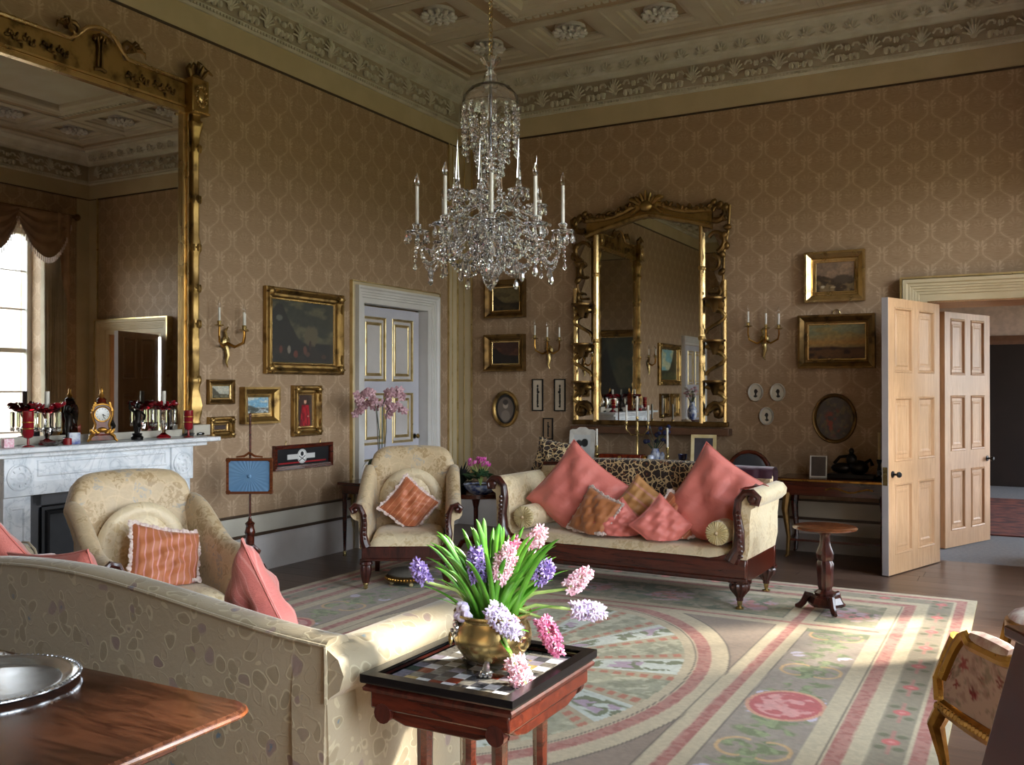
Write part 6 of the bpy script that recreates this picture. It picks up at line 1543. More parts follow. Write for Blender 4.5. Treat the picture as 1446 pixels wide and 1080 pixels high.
painted('pile', 500, NV1 + NV2, rugcol, MT['rug'], cp_, lambda u, v: (RX0 + (RX1 - RX0) * u, yv(v), .0125 + .0012 * N1(u * 900, v * 900)))
part('carpet_backing', G().bx(RX0, RX1, RY1, RY0, .001, .0122), MT['pleat'], cp_, smooth=0)

# ================================================================ chandelier
CXY = (3.18, -4.78); ch = thing('crystal_chandelier', 'cut glass chandelier with candle lights, glass spires and chains of drops', 'chandelier', (*CXY, 0))
CR, CR2 = MT['crystal'], MT['crystal2']
def oct_(g, p, r, h=1.0): g.ell(p, (r, r * .55, r * h), 6, 4)
part('chain', (lambda g: [g.tube([(.010 * cos(a * pi / 4), .004 * (i % 2), 3.36 + i * .028 + .016 * sin(a * pi / 4)) for a in range(8)], .0028, 4, True) for i in range(57)] and g)(G()), MT['brass'], ch, stuff=True)
part('ceiling_hook', G().lathe([(.0, 4.90), (.02, 4.91), (.05, 4.94), (.06, 4.97)], 14), MT['brass'], ch)
part('top_bowl', G().lathe([(.012, 3.28), (.03, 3.30), (.058, 3.34), (.052, 3.345), (.02, 3.31), (.012, 3.30)], 20, flute=.05, nf=10), CR, ch)
part('canopy', G().lathe([(.015, 3.28), (.035, 3.25), (.045, 3.21), (.11, 3.18), (.145, 3.14), (.155, 3.09), (.150, 3.09), (.14, 3.135), (.105, 3.172), (.038, 3.20), (.025, 3.25)], 36, flute=.02, nf=18), CR, ch)
part('stem', G().lathe([(.010, 3.3), (.012, 3.05), (.022, 3.0), (.014, 2.95), (.014, 2.80), (.024, 2.77), (.018, 2.74), (.045, 2.70), (.03, 2.64), (.018, 2.60), (.03, 2.56), (.06, 2.53), (.065, 2.49), (.03, 2.46), (.02, 2.36), (.05, 2.31), (.055, 2.26), (.02, 2.22)][::-1], 20, flute=.04, nf=8), CR, ch)
part('inner_rod', G().tube([(0, 0, 2.2), (0, 0, 3.36)], .005, 6), MT['silver'], ch)
part('hub_plate', G().lathe([(.02, 2.42), (.075, 2.43), (.08, 2.45), (.02, 2.46)], 20), MT['silver'], ch)
def strand(p0, p1, sag, n, r0, last=None, rr=None):
    n = max(4, int(n * .82)); r0 *= 1.06; g = G(); p0 = Vector(p0); p1 = Vector(p1)
    for i in range(n):
        t = (i + .5) / n; p = p0.lerp(p1, t); p.z -= sag * 4 * t * (1 - t); r = r0 * (1 + .25 * sin(pi * t)) if rr is None else rr(t)
        g.ell(tuple(p), (r, r, r * 1.02), 6, 4, Matrix.Rotation(i * 1.3, 3, 'Z'))
    if last:
        g.lathe([(0, -last * 3.4), (last * .8, -last * 2.7), (last, -last * 2.1), (last * .5, -last * .8), (0, 0)], 6, tuple(p1))
    return g
# strings hanging from the canopy
for i in range(14):
    a = 2 * pi * i / 14; ca, sa = cos(a), sin(a)
    part('bead_string', strand((.15 * ca, .15 * sa, 3.08), (.148 * ca, .148 * sa, 2.86 - .03 * (i % 2)), 0, 11, .0105, .012), CR2, ch, flat=True)
    part('bead_string', strand((.11 * ca, .11 * sa, 3.0), (.07 * cos(a + .2), .07 * sin(a + .2), 2.74), -.0, 12, .0095, .012), CR2, ch, flat=True)
    if i % 2 == 0: part('bead_string', strand((.07 * ca, .07 * sa, 2.86), (.045 * ca, .045 * sa, 2.60), -.0, 12, .0085, .010), CR2, ch, flat=True)
dropm = G().lathe([(0, -.062), (.010, -.055), (.0145, -.042), (.011, -.022), (.003, -.006), (0, -.004)], 6).ell((0, 0, .004), (.007, .007, .007), 6, 4)
drop0 = None
def drop(parent, x, y, z, k_=1.0, rz=0):
    global drop0
    if drop0 is None: drop0 = part('glass_drop', dropm, CR2, parent, flat=True); o = drop0
    else: o = drop0.copy(); COL.objects.link(o); o.parent = parent
    o.location = (x, y, z); o.scale = (k_, k_, k_); o.rotation_euler = (0, 0, rz)
A8 = [radians(28.5 + x) for x in (-90 + 2, -90 - 34, -90 + 36, -90 - 78, -90 + 76, 90, 90 + 44, 90 - 44)]
RA = .40
tips = []
for q, a in enumerate(A8):
    ca, sa = cos(a), sin(a); R_ = RA if abs(sin(a - radians(28.5))) < 2 else RA
    P3 = lambda r, z: (r * ca, r * sa, z)
    arm = part('arm', G().tube([P3(.05, 2.44), P3(.12, 2.47), P3(.19, 2.43), P3(.25, 2.33), P3(.31, 2.28), P3(.37, 2.30), P3(RA, 2.36)], [.012, .0115, .0115, .0115, .011, .010, .010], 8), CR, ch)
    pan = part('drip_pan', G().lathe([(.01, 2.372), (.035, 2.376), (.058, 2.386), (.062, 2.392), (.05, 2.390), (.02, 2.384), (.018, 2.40), (.024, 2.425), (.018, 2.43)], 20, P3(RA, 0), flute=.05, nf=10), CR, ch)
    part('candle_tube', G().lathe([(.0095, 2.425), (.0095, 2.63)], 10, P3(RA, 0)), MT['candle'], pan)
    part('bulb', G().lathe([(.007, 2.63), (.014, 2.645), (.012, 2.67), (.003, 2.70), (0, 2.705)], 8, P3(RA, 0)), MT['clearglass'], pan)
    for w in range(8):
        b = 2 * pi * w / 8 + q; drop(ch, RA * ca + .056 * cos(b), RA * sa + .056 * sin(b), 2.375, .8 + .15 * (w % 2), b)
    part('bead_string', strand(P3(RA, 2.36), P3(RA + .01, 2.22), 0, 8, .0085, .013), CR2, ch, flat=True)
    tips.append((a, P3(RA, 2.36)))
A6 = [radians(28.5 + x) for x in (-150, -100, -40, 20, 75, 140)]
for q, a in enumerate(A6):
    r6 = .20 + .07 * (q % 2); z6 = 2.60 - .04 * (q % 2); ca, sa = cos(a), sin(a); P3 = lambda r, z: (r * ca, r * sa, z)
    part('arm', G().tube([P3(.04, 2.50), P3(.10, 2.55), P3(r6 * .75, 2.52), P3(r6, z6 - .02)], .009, 8), CR, ch)
    pan = part('drip_pan', G().lathe([(.01, z6 - .02), (.04, z6 - .012), (.056, z6), (.058, z6 + .006), (.03, z6 + .002), (.012, z6 + .012), (.016, z6 + .03), (.010, z6 + .045)], 20, P3(r6, 0), flute=.05, nf=10), CR, ch)
    part('spire', G().lathe([(.0, z6 + .03), (.016, z6 + .045), (.011, z6 + .055), (.013, z6 + .07), (.007, z6 + .17), (.0, z6 + .28)], 6, P3(r6, 0)), CR, ch, flat=True)
    for w in range(8): b = 2 * pi * w / 8; drop(ch, r6 * ca + .052 * cos(b), r6 * sa + .052 * sin(b), z6 - .005, .75, b)
    part('bead_string', strand(P3(r6, z6 - .02), P3(r6 * .9, 2.36), 0, 11, .0085, .012), CR2, ch, flat=True)
srt = sorted(tips, key=lambda t: t[0] % (2 * pi))
for i in range(len(srt)):
    p0, p1 = Vector(srt[i][1]), Vector(srt[(i + 1) % len(srt)][1])
    part('bead_festoon', strand(p0 * 1, p1 * 1, .16, 22, .008), CR2, ch, flat=True)
    m_ = Vector((p0.x * .35, p0.y * .35, 2.32)); part('bead_festoon', strand(p0, m_, .10, 20, .0095), CR2, ch, flat=True)
    part('bead_festoon', strand((p0.x * .30, p0.y * .30, 2.60), (p0.x * .85, p0.y * .85, 2.42), .03, 15, .0085), CR2, ch, flat=True)
    m_ = (p0 + p1) / 2; drop(ch, m_.x, m_.y, 2.19, 1.15, i)
    drop(ch, p0.x * .62, p0.y * .62, 2.22, 1.2, i)
rgc = random.Random(11)
for i in range(10):
    a = 2 * pi * i / 10; ca, sa = cos(a), sin(a)
    part('bead_string', strand((.085 * ca, .085 * sa, 2.46), (.10 * ca, .10 * sa, 2.24), 0, 13, .0095, .012), CR2, ch, flat=True)
    part('bead_festoon', strand((.14 * ca, .14 * sa, 2.40), (.03 * ca, .03 * sa, 2.15), .03, 15, .0085), CR2, ch, flat=True)
for i in range(60): drop(ch, rgc.uniform(.08, .26) * cos(i * 2.4), rgc.uniform(.08, .26) * sin(i * 2.4), rgc.uniform(2.25, 2.47), rgc.uniform(.8, 1.15), i)
part('bottom_ball', G().lathe([(0, 2.08), (.02, 2.095), (.042, 2.13), (.046, 2.17), (.03, 2.20), (.012, 2.215), (.02, 2.23)], 10), CR, ch, flat=True)

# ================================================================ pot of hyacinths on the specimen table
PZ = .6800; PX, PY = 4.265, -6.66
pot = thing('brass_pot', 'round brass pot with lion masks and paw feet holding the hyacinths', 'plant pot', (PX, PY, PZ), radians(28.5))
k_ = 1.0
part('body', G().lathe([(0, .022), (.06, .022), (.092, .04), (.118, .075), (.123, .105), (.116, .135), (.106, .152), (.110, .165), (.122, .172), (.122, .178), (.113, .178), (.104, .165), (.100, .15), (.0, .14)], 48), MT['brass'], pot, smooth=50)
part('soil', G().lathe([(0, .158), (.09, .155), (.10, .150), (0, .145)], 24), MT['soil'], pot)
for q in range(3):
    a = radians(-100 + q * 120); ca, sa = cos(a), sin(a)
    f_ = G().ell((.095 * ca, .095 * sa, .012), (.020, .020, .012), 8, 6).tube([(.085 * ca, .085 * sa, .05), (.097 * ca, .097 * sa, .03), (.097 * ca, .097 * sa, .012)], [.008, .011, .014], 7)
    for w in (-1, 0, 1): f_.ell((.112 * cos(a + w * .12), .112 * sin(a + w * .12), .008), (.008, .008, .008), 6, 4)
    part('paw_foot', f_, MT['silver'], pot)
for a in (radians(-165), radians(-45), radians(75)):
    ca, sa = cos(a), sin(a); R3 = Matrix.Rotation(a, 3, 'Z')
    g = G().ell((.116 * ca, .116 * sa, .128), (.012, .022, .026), 10, 7, R3)
    for w in range(9): b = w * 2 * pi / 9; o_ = R3 @ Vector((0, .02 * cos(b), .024 * sin(b))); g.ell((.118 * ca + o_.x, .118 * sa + o_.y, .128 + o_.z), .007, 6, 4)
    g.ell((.130 * ca, .130 * sa, .124), .007, 6, 4); mk = part('lion_mask', g, MT['silver'], pot)
    part('ring_handle', G().tube([tuple(Vector((.130 * ca, .130 * sa, .098)) + (R3 @ Vector((.004, .02 * cos(b * pi / 6), .02 * sin(b * pi / 6))))) for b in range(12)], .003, 5, True), MT['brass'], mk)
HY = Matrix.Translation((PX, PY, PZ)) @ Matrix.Rotation(radians(28.5), 4, 'Z')      # local x = along the view's width, y = away, z = up
pl = thing('hyacinth_plant', 'hyacinths with long green leaves growing in the brass pot', 'plant', (PX, PY, PZ), radians(28.5))
rh = random.Random(17)
leaves = [(-.21, .36, .02), (-.17, .40, -.02), (-.155, .42, .06), (-.12, .39, .0), (-.10, .43, .08), (-.07, .44, .03), (-.05, .47, -.03), (-.03, .46, .06), (0, .42, .10), (.02, .45, .0), (.05, .41, .05), (.07, .43, -.04),
          (.09, .38, .06), (.12, .40, .02), (.14, .34, .08), (.17, .37, -.02), (.20, .36, .02), (.15, .30, -.06), (-.20, .25, -.05), (-.235, .27, .04), (-.13, .33, -.08), (-.08, .36, -.10), (.04, .36, -.10), (.10, .31, -.09), (.19, .28, .05), (.235, .325, .0),
          (-.15, .30, .10), (0, .34, -.06), (-.02, .38, -.12), (.13, .26, .02), (-.10, .28, .12), (.07, .30, .12), (.06, .10, -.19), (.11, .16, -.15), (-.05, .31, -.04), (.10, .35, .0), (-.18, .33, .0), (.0, .40, .02), (.22, .22, -.03), (-.14, .37, -.05)]
for _ in range(48): leaves.append((rh.uniform(-.21, .21), rh.uniform(.27, .45), rh.uniform(-.09, .12)))
for i, (dx, dz, dy) in enumerate(leaves):
    bx_, by_ = dx * .22 + rh.uniform(-.02, .02), dy * .3 - .01
    w = rh.uniform(.0085, .0125); droop = .03 * abs(dx) * 3
    def f(u, v, dx=dx, dz=dz, dy=dy, bx_=bx_, by_=by_, w=w, tw=rh.uniform(-.8, .8)):
        t = v; cx = bx_ + (dx - bx_) * (t ** 1.35); cy = by_ + (dy - by_) * t ** 1.2; cz = .14 + (dz - .14) * (1 - (1 - t) ** 1.25) - .02 * t * t * abs(dx) / .2
        ww = w * (1 - .35 * t) * min(1, (1 - t) * 9 + .02) ** .6; s_ = (2 * u - 1); ang = tw * (1 - .5 * t)
        return (cx + ww * s_ * cos(ang), cy + ww * s_ * sin(ang) + .004 * s_ * s_, cz)
    g = G().sheet(f, 4, 14); part('leaf', g, MT['leafg'], pl, smooth=80)
def hyac(base_, tip, n, col, rad=.022, stem0=(0, 0, .15), lab=None):
    b_ = Vector(base_); t_ = Vector(tip); s0 = Vector(stem0); mid = s0.lerp(b_, .55) + Vector((0, 0, .02 + .03 * (b_ - s0).length))
    st = part('flower_stem', G().tube([tuple(s0), tuple(mid), tuple(b_), tuple(b_.lerp(t_, .9))], [.006, .0055, .005, .003], 7), MT['stemg'], pl)
    n = int(n * .75); g = G(); ax = (t_ - b_).normalized(); o1 = ax.orthogonal().normalized(); o2 = ax.cross(o1)
    L = (t_ - b_).length
    for i in range(n):
        t = (i + .5) / n; a = i * 2.4 + rh.uniform(-.3, .3); rr = rad * (.75 + .35 * sin(pi * min(1, t * 1.05))) * (1 - .45 * max(0, t - .75) / .25)
        d = (o1 * cos(a) + o2 * sin(a) + ax * rh.uniform(-.25, .35)).normalized(); c = b_ + ax * (t * L) + d * rr * rh.uniform(.75, 1.15)
        u1 = d.orthogonal().normalized(); u2 = d.cross(u1)
        for k2 in range(6):
            b = k2 * pi / 3 + i; pd = (d * .45 + u1 * cos(b) + u2 * sin(b)).normalized()
            g.ell(tuple(c + pd * .009), (.0042, .0042, .0095), 4, 3, pd.to_track_quat('Z', 'Y').to_matrix())
        g.tube([tuple(b_ + ax * (t * L)), tuple(c)], .003, 3)
    part('flower_head', g, MT[col], st, label=lab, stuff=False)
hyac((-.205, .0, .265), (-.245, .01, .325), 30, 'purple', .017)
hyac((-.045, -.03, .275), (-.052, -.03, .375), 50, 'purple', .020)
hyac((.015, -.05, .275), (.055, -.05, .385), 56, 'pinkw', .024)
hyac((.05, -.02, .36), (.075, -.02, .40), 14, 'magenta', .014)
hyac((.115, .03, .36), (.155, .03, .43), 34, 'pinkw', .019)
hyac((.13, -.03, .275), (.18, -.03, .325), 40, 'purple', .021)
hyac((.235, .0, .245), (.30, .0, .30), 42, 'pinkw', .020)
hyac((.245, -.02, .185), (.345, -.02, .175), 52, 'lilac', .021)
hyac((-.01, -.10, .21), (.075, -.13, .135), 56, 'lilac', .025)
hyac((.15, -.04, .165), (.205, -.06, .06), 56, 'magenta', .021)
hyac((.06, -.17, .075), (.125, -.19, -.035), 60, 'pinkw', .026, (.0, -.06, .15))
g = G()
for i in range(10): g.ell((-.09 + rh.uniform(-.02, .02), -.06 + rh.uniform(-.02, .02), .175 + rh.uniform(-.01, .03)), (.014, .010, .016), 6, 4, Matrix.Rotation(i, 3, 'Y'))
part('withered_florets', g, MT['lilac'], pl, stuff=True)
g = G()
for i in range(22): g.ell((.03 + rh.uniform(-.05, .05), -.085 + rh.uniform(-.02, .02), .16 + rh.uniform(-.015, .02)), (.008, .008, .008), 5, 4)
part('red_buds', g, plain('rust bud', '#a8543c', .6), pl, stuff=True)

# ================================================================ cyclamen bowl and dark plant
TX, TY, TZ = 1.49, -2.09, .613
bw = thing('china_bowl', 'blue and white china bowl on the gallery table by the sofa', 'bowl', (TX + .06, TY - .02, TZ), 0)
part('body', G().lathe([(.06, 0), (.065, .01), (.11, .03), (.145, .07), (.155, .10), (.148, .10), (.13, .07), (.08, .03), (0, .02)], 32), MT['bluewhite'], bw)
part('soil', G().lathe([(0, .085), (.14, .085), (0, .07)], 16), MT['soil'], bw)
cy = thing('cyclamen', 'pink cyclamen with marbled leaves in the blue and white bowl', 'plant', (TX + .06, TY - .02, TZ + .08), 0)
rc = random.Random(8)
for i in range(30):
    a = rc.uniform(0, 2 * pi); r = rc.uniform(.03, .16); z = .10 - r * .35 + rc.uniform(0, .05)
    part('leaf', G().ell((r * cos(a), r * sin(a), z), (.036, .032, .006), 8, 4, Euler((rc.uniform(-.6, .6), rc.uniform(-.6, .6), a)).to_matrix()), MT['leafd'], cy)
for i in range(16):
    a = rc.uniform(0, 2 * pi); r = rc.uniform(.0, .10); z = rc.uniform(.15, .235)
    g = G()
    for k2 in range(5): b = k2 * 1.256; g.ell((r * cos(a) + .01 * cos(b), r * sin(a) + .01 * sin(b), z + .014), (.009, .006, .02), 6, 4, Euler((.4 * sin(b), .4 * cos(b), b)).to_matrix())
    st = part('flower', g, MT['cyclamen'], cy); part('stem', G().tube([(0, 0, .0), (r * .4 * cos(a), r * .4 * sin(a), z * .6), (r * cos(a), r * sin(a), z)], .0025, 4), MT['stemg'], st)
dp = thing('dark_leaved_plant', 'spiky dark purple plant beside the cyclamen bowl', 'plant', (TX - .17, TY + .02, TZ), 0)
part('pot', G().lathe([(.05, 0), (.06, .06), (.065, .07), (0, .07)], 16), MT['black'], dp)
dpl = plain('dark purple leaf', '#2e2430', .5, c2='#22301f', ns=20)
for i in range(46):
    a = rc.uniform(0, 2 * pi); e = rc.uniform(.3, 1.2); L = rc.uniform(.14, .24)
    p1 = (L * cos(e) * cos(a) * .9, L * cos(e) * sin(a) * .6, .07 + L * sin(e))
    part('leaf', G().tube([(0, 0, .06), (p1[0] * .6, p1[1] * .6, .06 + (p1[2] - .06) * .7), p1], [.006, .014, .003], 4, flat=.3), dpl, dp)

# ================================================================ orchid
orx, ory = .46, -2.10
oc = thing('orchid', 'pale pink orchid with arching sprays behind the armchair', 'plant', (orx, ory, .685), 0)
part('pot', G().lathe([(.06, 0), (.085, .13), (.09, .14), (.08, .14), (0, .12)], 20), MT['bluewhite'], oc)
OD = (cos(radians(28.5)), sin(radians(28.5)))
for i in range(9):
    a = i * 2.3; L = rc.uniform(.14, .24)
    part('leaf', G().sheet(lambda u, v, a=a, L=L: ((L * v) * cos(a) - .03 * sin(pi * v) * (2 * u - 1) * sin(a), (L * v) * sin(a) + .03 * sin(pi * v) * (2 * u - 1) * cos(a), .14 + .30 * v - .28 * v * v * 1.2), 3, 8), MT['leafd'], oc)
sprays = [[(0, 0), (-.02, .45), (-.04, .75), (-.10, .86), (-.19, .83), (-.24, .74)], [(.01, 0), (.03, .45), (.03, .70), (.09, .84), (.18, .86), (.25, .78)], [(.02, 0), (.06, .4), (.06, .6), (.10, .68), (.17, .70), (.24, .62)], [(-.01, 0), (-.02, .4), (-.05, .66), (-.12, .74), (-.2, .68), (-.25, .60)]]
for si, s_ in enumerate(sprays):
    yy = (si - 1.5) * .04
    P_ = [(x * OD[0] - yy * OD[1], x * OD[1] + yy * OD[0], .12 + z * .88) for x, z in [(x_ * .9, z_ * .96) for x_, z_ in s_]]
    st = part('flower_stem', G().tube(P_, .0045, 6), MT['leafd'] if si % 2 else MT['bark'], oc)
    for k2 in range(13):
        t = 2.2 + k2 * .22; i0 = min(int(t), 4); q = Vector(P_[i0]).lerp(Vector(P_[i0 + 1]), t - i0) + Vector((rc.uniform(-.025, .025), rc.uniform(-.02, .02), rc.uniform(-.04, .015)))
        g = G(); face = Euler((rc.uniform(-.5, .3), 0, radians(28.5) + rc.uniform(-.7, .7))).to_matrix()
        for b in range(5):
            an = pi / 2 + b * 2 * pi / 5; o_ = face @ Vector((.022 * cos(an), 0, .022 * sin(an))); g.ell(tuple(q + o_), (.022, .005, .016 if b else .018), 7, 4, face @ Matrix.Rotation(-an, 3, 'Y'))
        g.ell(tuple(q + face @ Vector((0, -.01, -.004))), .008, 6, 4)
        part('blossom', g, MT['petalp'], st)

# ================================================================ ornaments on the chimneypiece
MZ = 1.1845
def MXY(y): return (0.0, y)
def lustre(label, x, y):
    r = thing('candle_lustre', label, 'candle lustre', (x, y, MZ), 0, 'ruby glass candle lustres')
    part('foot', G().lathe([(.05, 0), (.052, .012), (.03, .025), (.012, .04)], 20), MT['redglass'], r)
    part('stem', G().lathe([(.012, .04), (.022, .07), (.028, .10), (.012, .13), (.015, .17), (.03, .20), (.02, .21)], 12), CR, r, flat=True)
    part('dish', G().lathe([(.01, .20), (.06, .215), (.078, .235), (.07, .24), (.01, .225)], 24, flute=.06, nf=12), MT['redglass'], r)
    g = G(); rl = random.Random(int(abs(y) * 100))
    for i in range(34): a = i * 2.4; g.ell((rl.uniform(.05, .10) * cos(a), rl.uniform(.05, .10) * sin(a), .25 + rl.uniform(-.01, .015)), (.022, .014, .009), 6, 4, Euler((rl.uniform(-1, 1), rl.uniform(-1, 1), a)).to_matrix())
    part('flower_wreath', g, MT['ruby'], r, stuff=True)
    part('candle', G().lathe([(.015, .23), (.015, .345)], 14), MT['candle'], r)
    pg = None
    for i in range(12):
        a = 2 * pi * i / 12
        pg = part('prism_drop', G().lathe([(0, .105), (.008, .115), (.008, .205), (0, .212)], 3, (.078 * cos(a), .078 * sin(a), 0), a0=a).ell((.078 * cos(a), .078 * sin(a), .095), (.008, .008, .012), 6, 4), CR2, r, flat=True)
    return r
lustre('ruby lustre with pale candle and red wreath at the column end of the mantel shelf', .17, -4.36)
lustre('ruby lustre with pale candle and red wreath at the far end from the column', .17, -5.30)
def goblet(label, x, y, h=.19, c='redglass'):
    r = thing('ruby_goblet', label, 'goblet', (x, y, MZ), 0)
    part('foot', G().lathe([(.038, 0), (.038, .004), (.008, .012), (.007, .05)], 20), MT['ruby'], r)
    part('cup', G().lathe([(.007, .05), (.025, .058), (.032, .075), (.034, h), (.031, h), (.029, .075), (0, .065)], 24), MT['ruby'], r)
    part('gilt_bands', G().lathe([(.0345, .11), (.0355, .112), (.0345, .116)], 24).lathe([(.0345, .15), (.0355, .153), (.0345, .156)], 24), MT['ormolu'], r, stuff=True)
    return r
goblet('tall ruby glass goblet at the fireplace mantel edge farthest from the clock column', .27, -5.50, .22)
goblet('ruby glass goblet standing against the gilt column of the great mirror', .25, -4.20, .20)
ck = thing('mantel_clock', 'red tortoiseshell and ormolu mantel clock with white dial', 'clock', (.22, -4.93, MZ), radians(60))
part('plinth', G().bx(-.075, .075, -.045, .045, .012, .05), MT['tortoise'], ck, bevel=.004)
wl = [(-.055, .05), (-.05, .09), (-.042, .12), (-.055, .155), (-.065, .19), (-.06, .225), (-.04, .25), (0, .26), (.04, .25), (.06, .225), (.065, .19), (.055, .155), (.042, .12), (.05, .09), (.055, .05)]
part('case', G().prism(wl[::-1], -.035, .035), MT['tortoise'], ck, bevel=.004)
part('case_moulding', G().tube([(x, -.036, z) for x, z in wl], .008, 6), MT['ormolu'], ck)
part('top', G().lathe([(.04, .255), (.028, .28), (.032, .29), (.012, .305), (0, .31)], 16), MT['tortoise'], ck)
part('finial', G().lathe([(.012, .30), (.02, .315), (.010, .335), (.012, .35), (.004, .37), (0, .375)], 12), MT['ormolu'], ck)
part('bezel', G().tube([(.049 * cos(a * pi / 12), -.042, .19 + .049 * sin(a * pi / 12)) for a in range(24)], .005, 6, True), MT['ormolu'], ck)
dl = part('dial', G().lathe([(0, .008), (.045, .006), (.045, 0)], 28, (0, -.036, .19), Matrix.Rotation(radians(90), 3, 'X')), MT['clockface'], ck)
g = G()
for i in range(12): a = i * pi / 6; g.bx(.036 * cos(a) - .0022, .036 * cos(a) + .0022, -.0455, -.0445, .19 + .036 * sin(a) - .0022, .19 + .036 * sin(a) + .0022)
part('hour_marks', g, MT['ink'], dl, stuff=True, smooth=0)
part('hour_hand', G().tube([(0, -.047, .19), (.018, -.047, .178)], .0022, 4), MT['ink'], dl); part('minute_hand', G().tube([(0, -.048, .19), (.012, -.048, .160 - .0)], .0016, 4), MT['ink'], dl)
g = G(); rk = random.Random(2)
for s in (-1, 1):
    g.tube([(s * .055, -.04, .055), (s * .075, -.045, .04), (s * .08, -.05, .02), (s * .095, -.05, .008)], [.014, .012, .010, .008], 6)
    for q in range(6): g.ell((s * (.03 + .008 * q), -.042, .065 + .008 * (q % 3)), (.016, .008, .010), 6, 4, Matrix.Rotation(q, 3, 'Y'))
    for q in range(5): g.ell((s * (.062 - .004 * q), -.038, .215 + .012 * q), (.014, .008, .010), 6, 4, Matrix.Rotation(q, 3, 'Y'))
g.ell((0, -.042, .085), (.03, .012, .018), 8, 6); part('mounts', g, MT['ormolu'], ck, stuff=True)
def bronze(label, x, y, rz, s=1.0):
    r = thing('bronze_figure', label, 'figurine', (x, y, MZ), rz); r.scale = (s, s, s)
    part('base', G().lathe([(.04, 0), (.042, .02), (.03, .03), (.035, .045), (0, .046)], 16), MT['bronze'], r)
    part('figure', G().tube([(-.008, 0, .045), (-.012, 0, .10), (-.004, 0, .135)], [.010, .016, .02], 8).tube([(.012, .01, .045), (.02, .02, .09), (.006, 0, .135)], [.009, .015, .02], 8).tube([(0, 0, .12), (.006, 0, .16), (0, 0, .20), (0, 0, .215)], [.022, .022, .027, .012], 10).ell((.004, -.002, .24), (.016, .018, .022), 10, 7).tube([(-.024, 0, .20), (-.055, -.01, .22), (-.06, -.02, .27)], [.010, .009, .006], 6).tube([(.024, 0, .20), (.05, -.015, .17), (.035, -.03, .14)], [.010, .009, .006], 6), MT['bronze'], r)
    return r
bronze('dark bronze figure with raised arm between the clock and a ruby lustre', .20, -4.62, radians(70))
bronze('dark bronze figure in shadow between the clock and the farther lustre', .16, -5.14, radians(110), .95)
bx_ = tag(part('small_box', G().bx(-.035, .035, -.02, .02, 0, .075), MT['bluewhite'], bevel=.002), 'small blue and white patterned box leaning by the farther bronze', 'box'); bx_.location = (.26, -5.17, MZ); bx_.rotation_euler = (0, 0, 1.2)
bx_ = tag(part('small_box', G().bx(-.03, .03, -.02, .02, 0, .055), MT['pinkw'], bevel=.002), 'little pale mauve box at the foot of the ruby goblet', 'box'); bx_.location = (.22, -5.60, MZ); bx_.rotation_euler = (0, 0, 1.4)
dish = thing('glass_dish', 'low cut glass dish near the mantel front by the farther lustre', 'dish', (.30, -5.36, MZ)); part('body', G().lathe([(.03, 0), (.05, .012), (.07, .035), (.066, .035), (.045, .014), (0, .006)], 20, flute=.05, nf=10), CR, dish, flat=True)
cd_ = tag(part('striped_tin', G().lathe([(.025, 0), (.027, .002), (.027, .04), (.02, .044), (0, .045)], 16), MT['ruby']), 'small red tin beside the glass dish', 'tin'); cd_.location = (.29, -5.24, MZ)
sn = thing('black_ornament', 'small black coiled ornament at the end of the mantel shelf', 'ornament', (.16, -4.06, MZ), radians(60))
part('coil', G().tube([(-.06 + .012 * i, .015 * sin(i * 1.3), .012 + .008 * abs(sin(i * .9))) for i in range(12)], .010, 7), MT['black'], sn)
# ================================================================ what only the mirrors show: the near end of the fireplace wall and the wall behind the camera
picture('pale blue-skied landscape with dark trees, gilt frame, seen in the rococo mirror', L_, -8.0, -6.86, 1.60, 2.36, .09, 'gilt', sky_land(41, (120, 168, 176), (196, 196, 160), (70, 76, 50), (28, 34, 26), .32, .8), res=60)
picture('small upright gilt picture nearest the chimneypiece, seen in the rococo mirror', L_, -7.35, -6.95, 1.02, 1.45, .07, 'giltdark', sky_land(43, (150, 140, 110), (180, 170, 130), (80, 66, 44), (40, 32, 24), .4, .4), res=24)
picture('small upright gilt picture nearest the farther door, seen in the rococo mirror', L_, -7.95, -7.55, 1.02, 1.45, .07, 'gilt', sky_land(47, (120, 100, 80), (150, 130, 100), (70, 50, 36), (30, 22, 18), .4, .4), res=24)
sconce((0, -6.35, 1.98), radians(90), 'three-light gilt wall sconce beyond the great mirror, seen only by reflection')
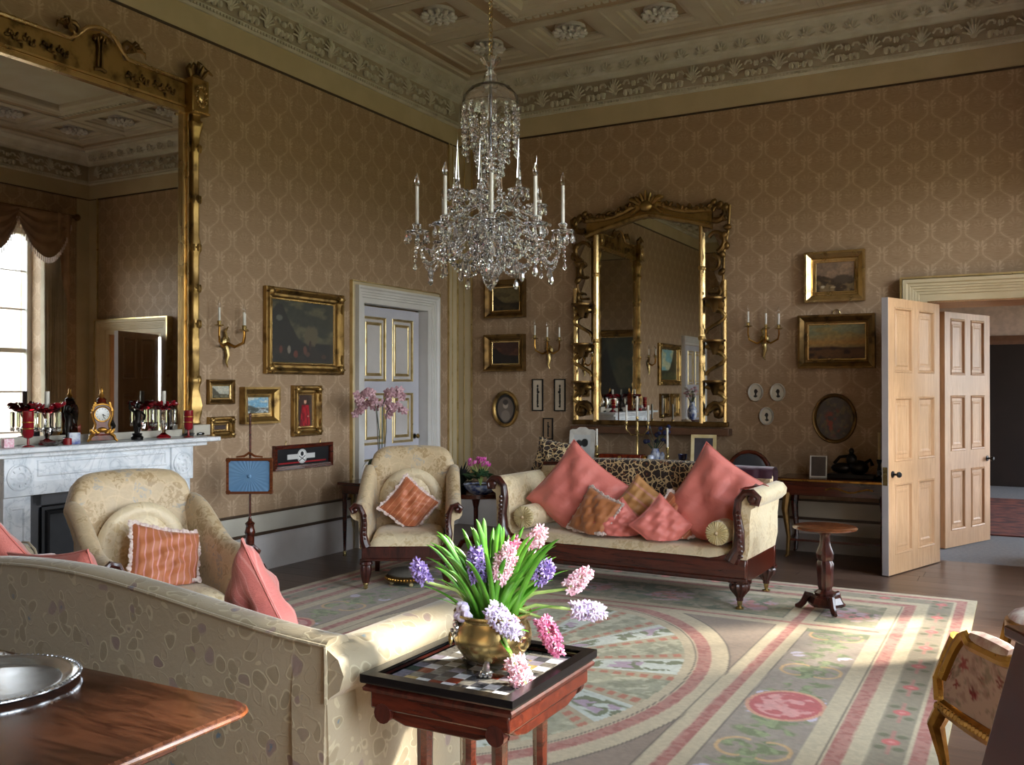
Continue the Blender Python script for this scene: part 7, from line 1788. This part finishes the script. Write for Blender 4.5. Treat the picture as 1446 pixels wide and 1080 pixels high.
picture('tall dark landscape in a broad frame on the wall behind the viewer, mirrored twice', 'B', -.62, .62, -.95, .95, .14, 'giltdark', sky_land(51, (58, 66, 58), (84, 84, 64), (30, 26, 20), (14, 14, 12), .3, .5), res=40)
q_ = [o for o in COL.objects if o.get('label', '').startswith('tall dark landscape')][0]; q_.location = (1.95, FY + .001, 1.85); q_.rotation_euler = (0, 0, pi)
d5 = bpy.data.objects.new('door_5', None); link(d5); struct(d5); d5.rotation_euler = RX
leaf(d5, 1.05, 2.38, .03, 2, [(.22, .83), (.97, 1.50), (1.62, 2.28)], MT['doorw'], MT['skirt'], MT['giltline'], False, -9.44, -.035)
t = bpy.data.objects.new('trim_%d' % k, None); k += 1; link(t); struct(t); t.rotation_euler = RX
part('architrave', arch(G(), -9.45, -8.38, 2.395, [(0, 0)] + ap[1:]), MT['white'], t, smooth=20)
st = thing('vase_stand', 'round mahogany stand beyond the fireplace, seen only in the rococo mirror', 'stand', (.50, -7.30, 0))
part('top', G().lathe([(0, .96), (.19, .96), (.20, .97), (.19, .985), (0, .986)], 24), MT['mahog'], st)
part('column', G().lathe([(.12, 0), (.13, .03), (.04, .08), (.03, .4), (.05, .6), (.03, .9), (.06, .96)], 14), MT['mahog'], st)
vs_ = thing('flower_vase', 'tall blue and white vase of white flowers, seen only in the rococo mirror', 'vase', (.50, -7.30, .986))
part('body', G().lathe([(.05, 0), (.08, .05), (.09, .16), (.05, .26), (.04, .30), (.055, .32)], 20), MT['bluewhite'], vs_)
for i in range(18):
    a = i * 2.4; r_ = .05 + .10 * ((i * 7) % 5) / 5; z_ = .42 + .18 * ((i * 3) % 7) / 7
    f_ = part('flower', G().ell((r_ * cos(a), r_ * sin(a), z_), (.035, .035, .022), 7, 4), MT['petalp'] if i % 3 else MT['whiteframe'], vs_); part('stem', G().tube([(0, 0, .28), (r_ * .5 * cos(a), r_ * .5 * sin(a), z_ * .8), (r_ * cos(a), r_ * sin(a), z_)], .004, 4), MT['leafd'], f_)
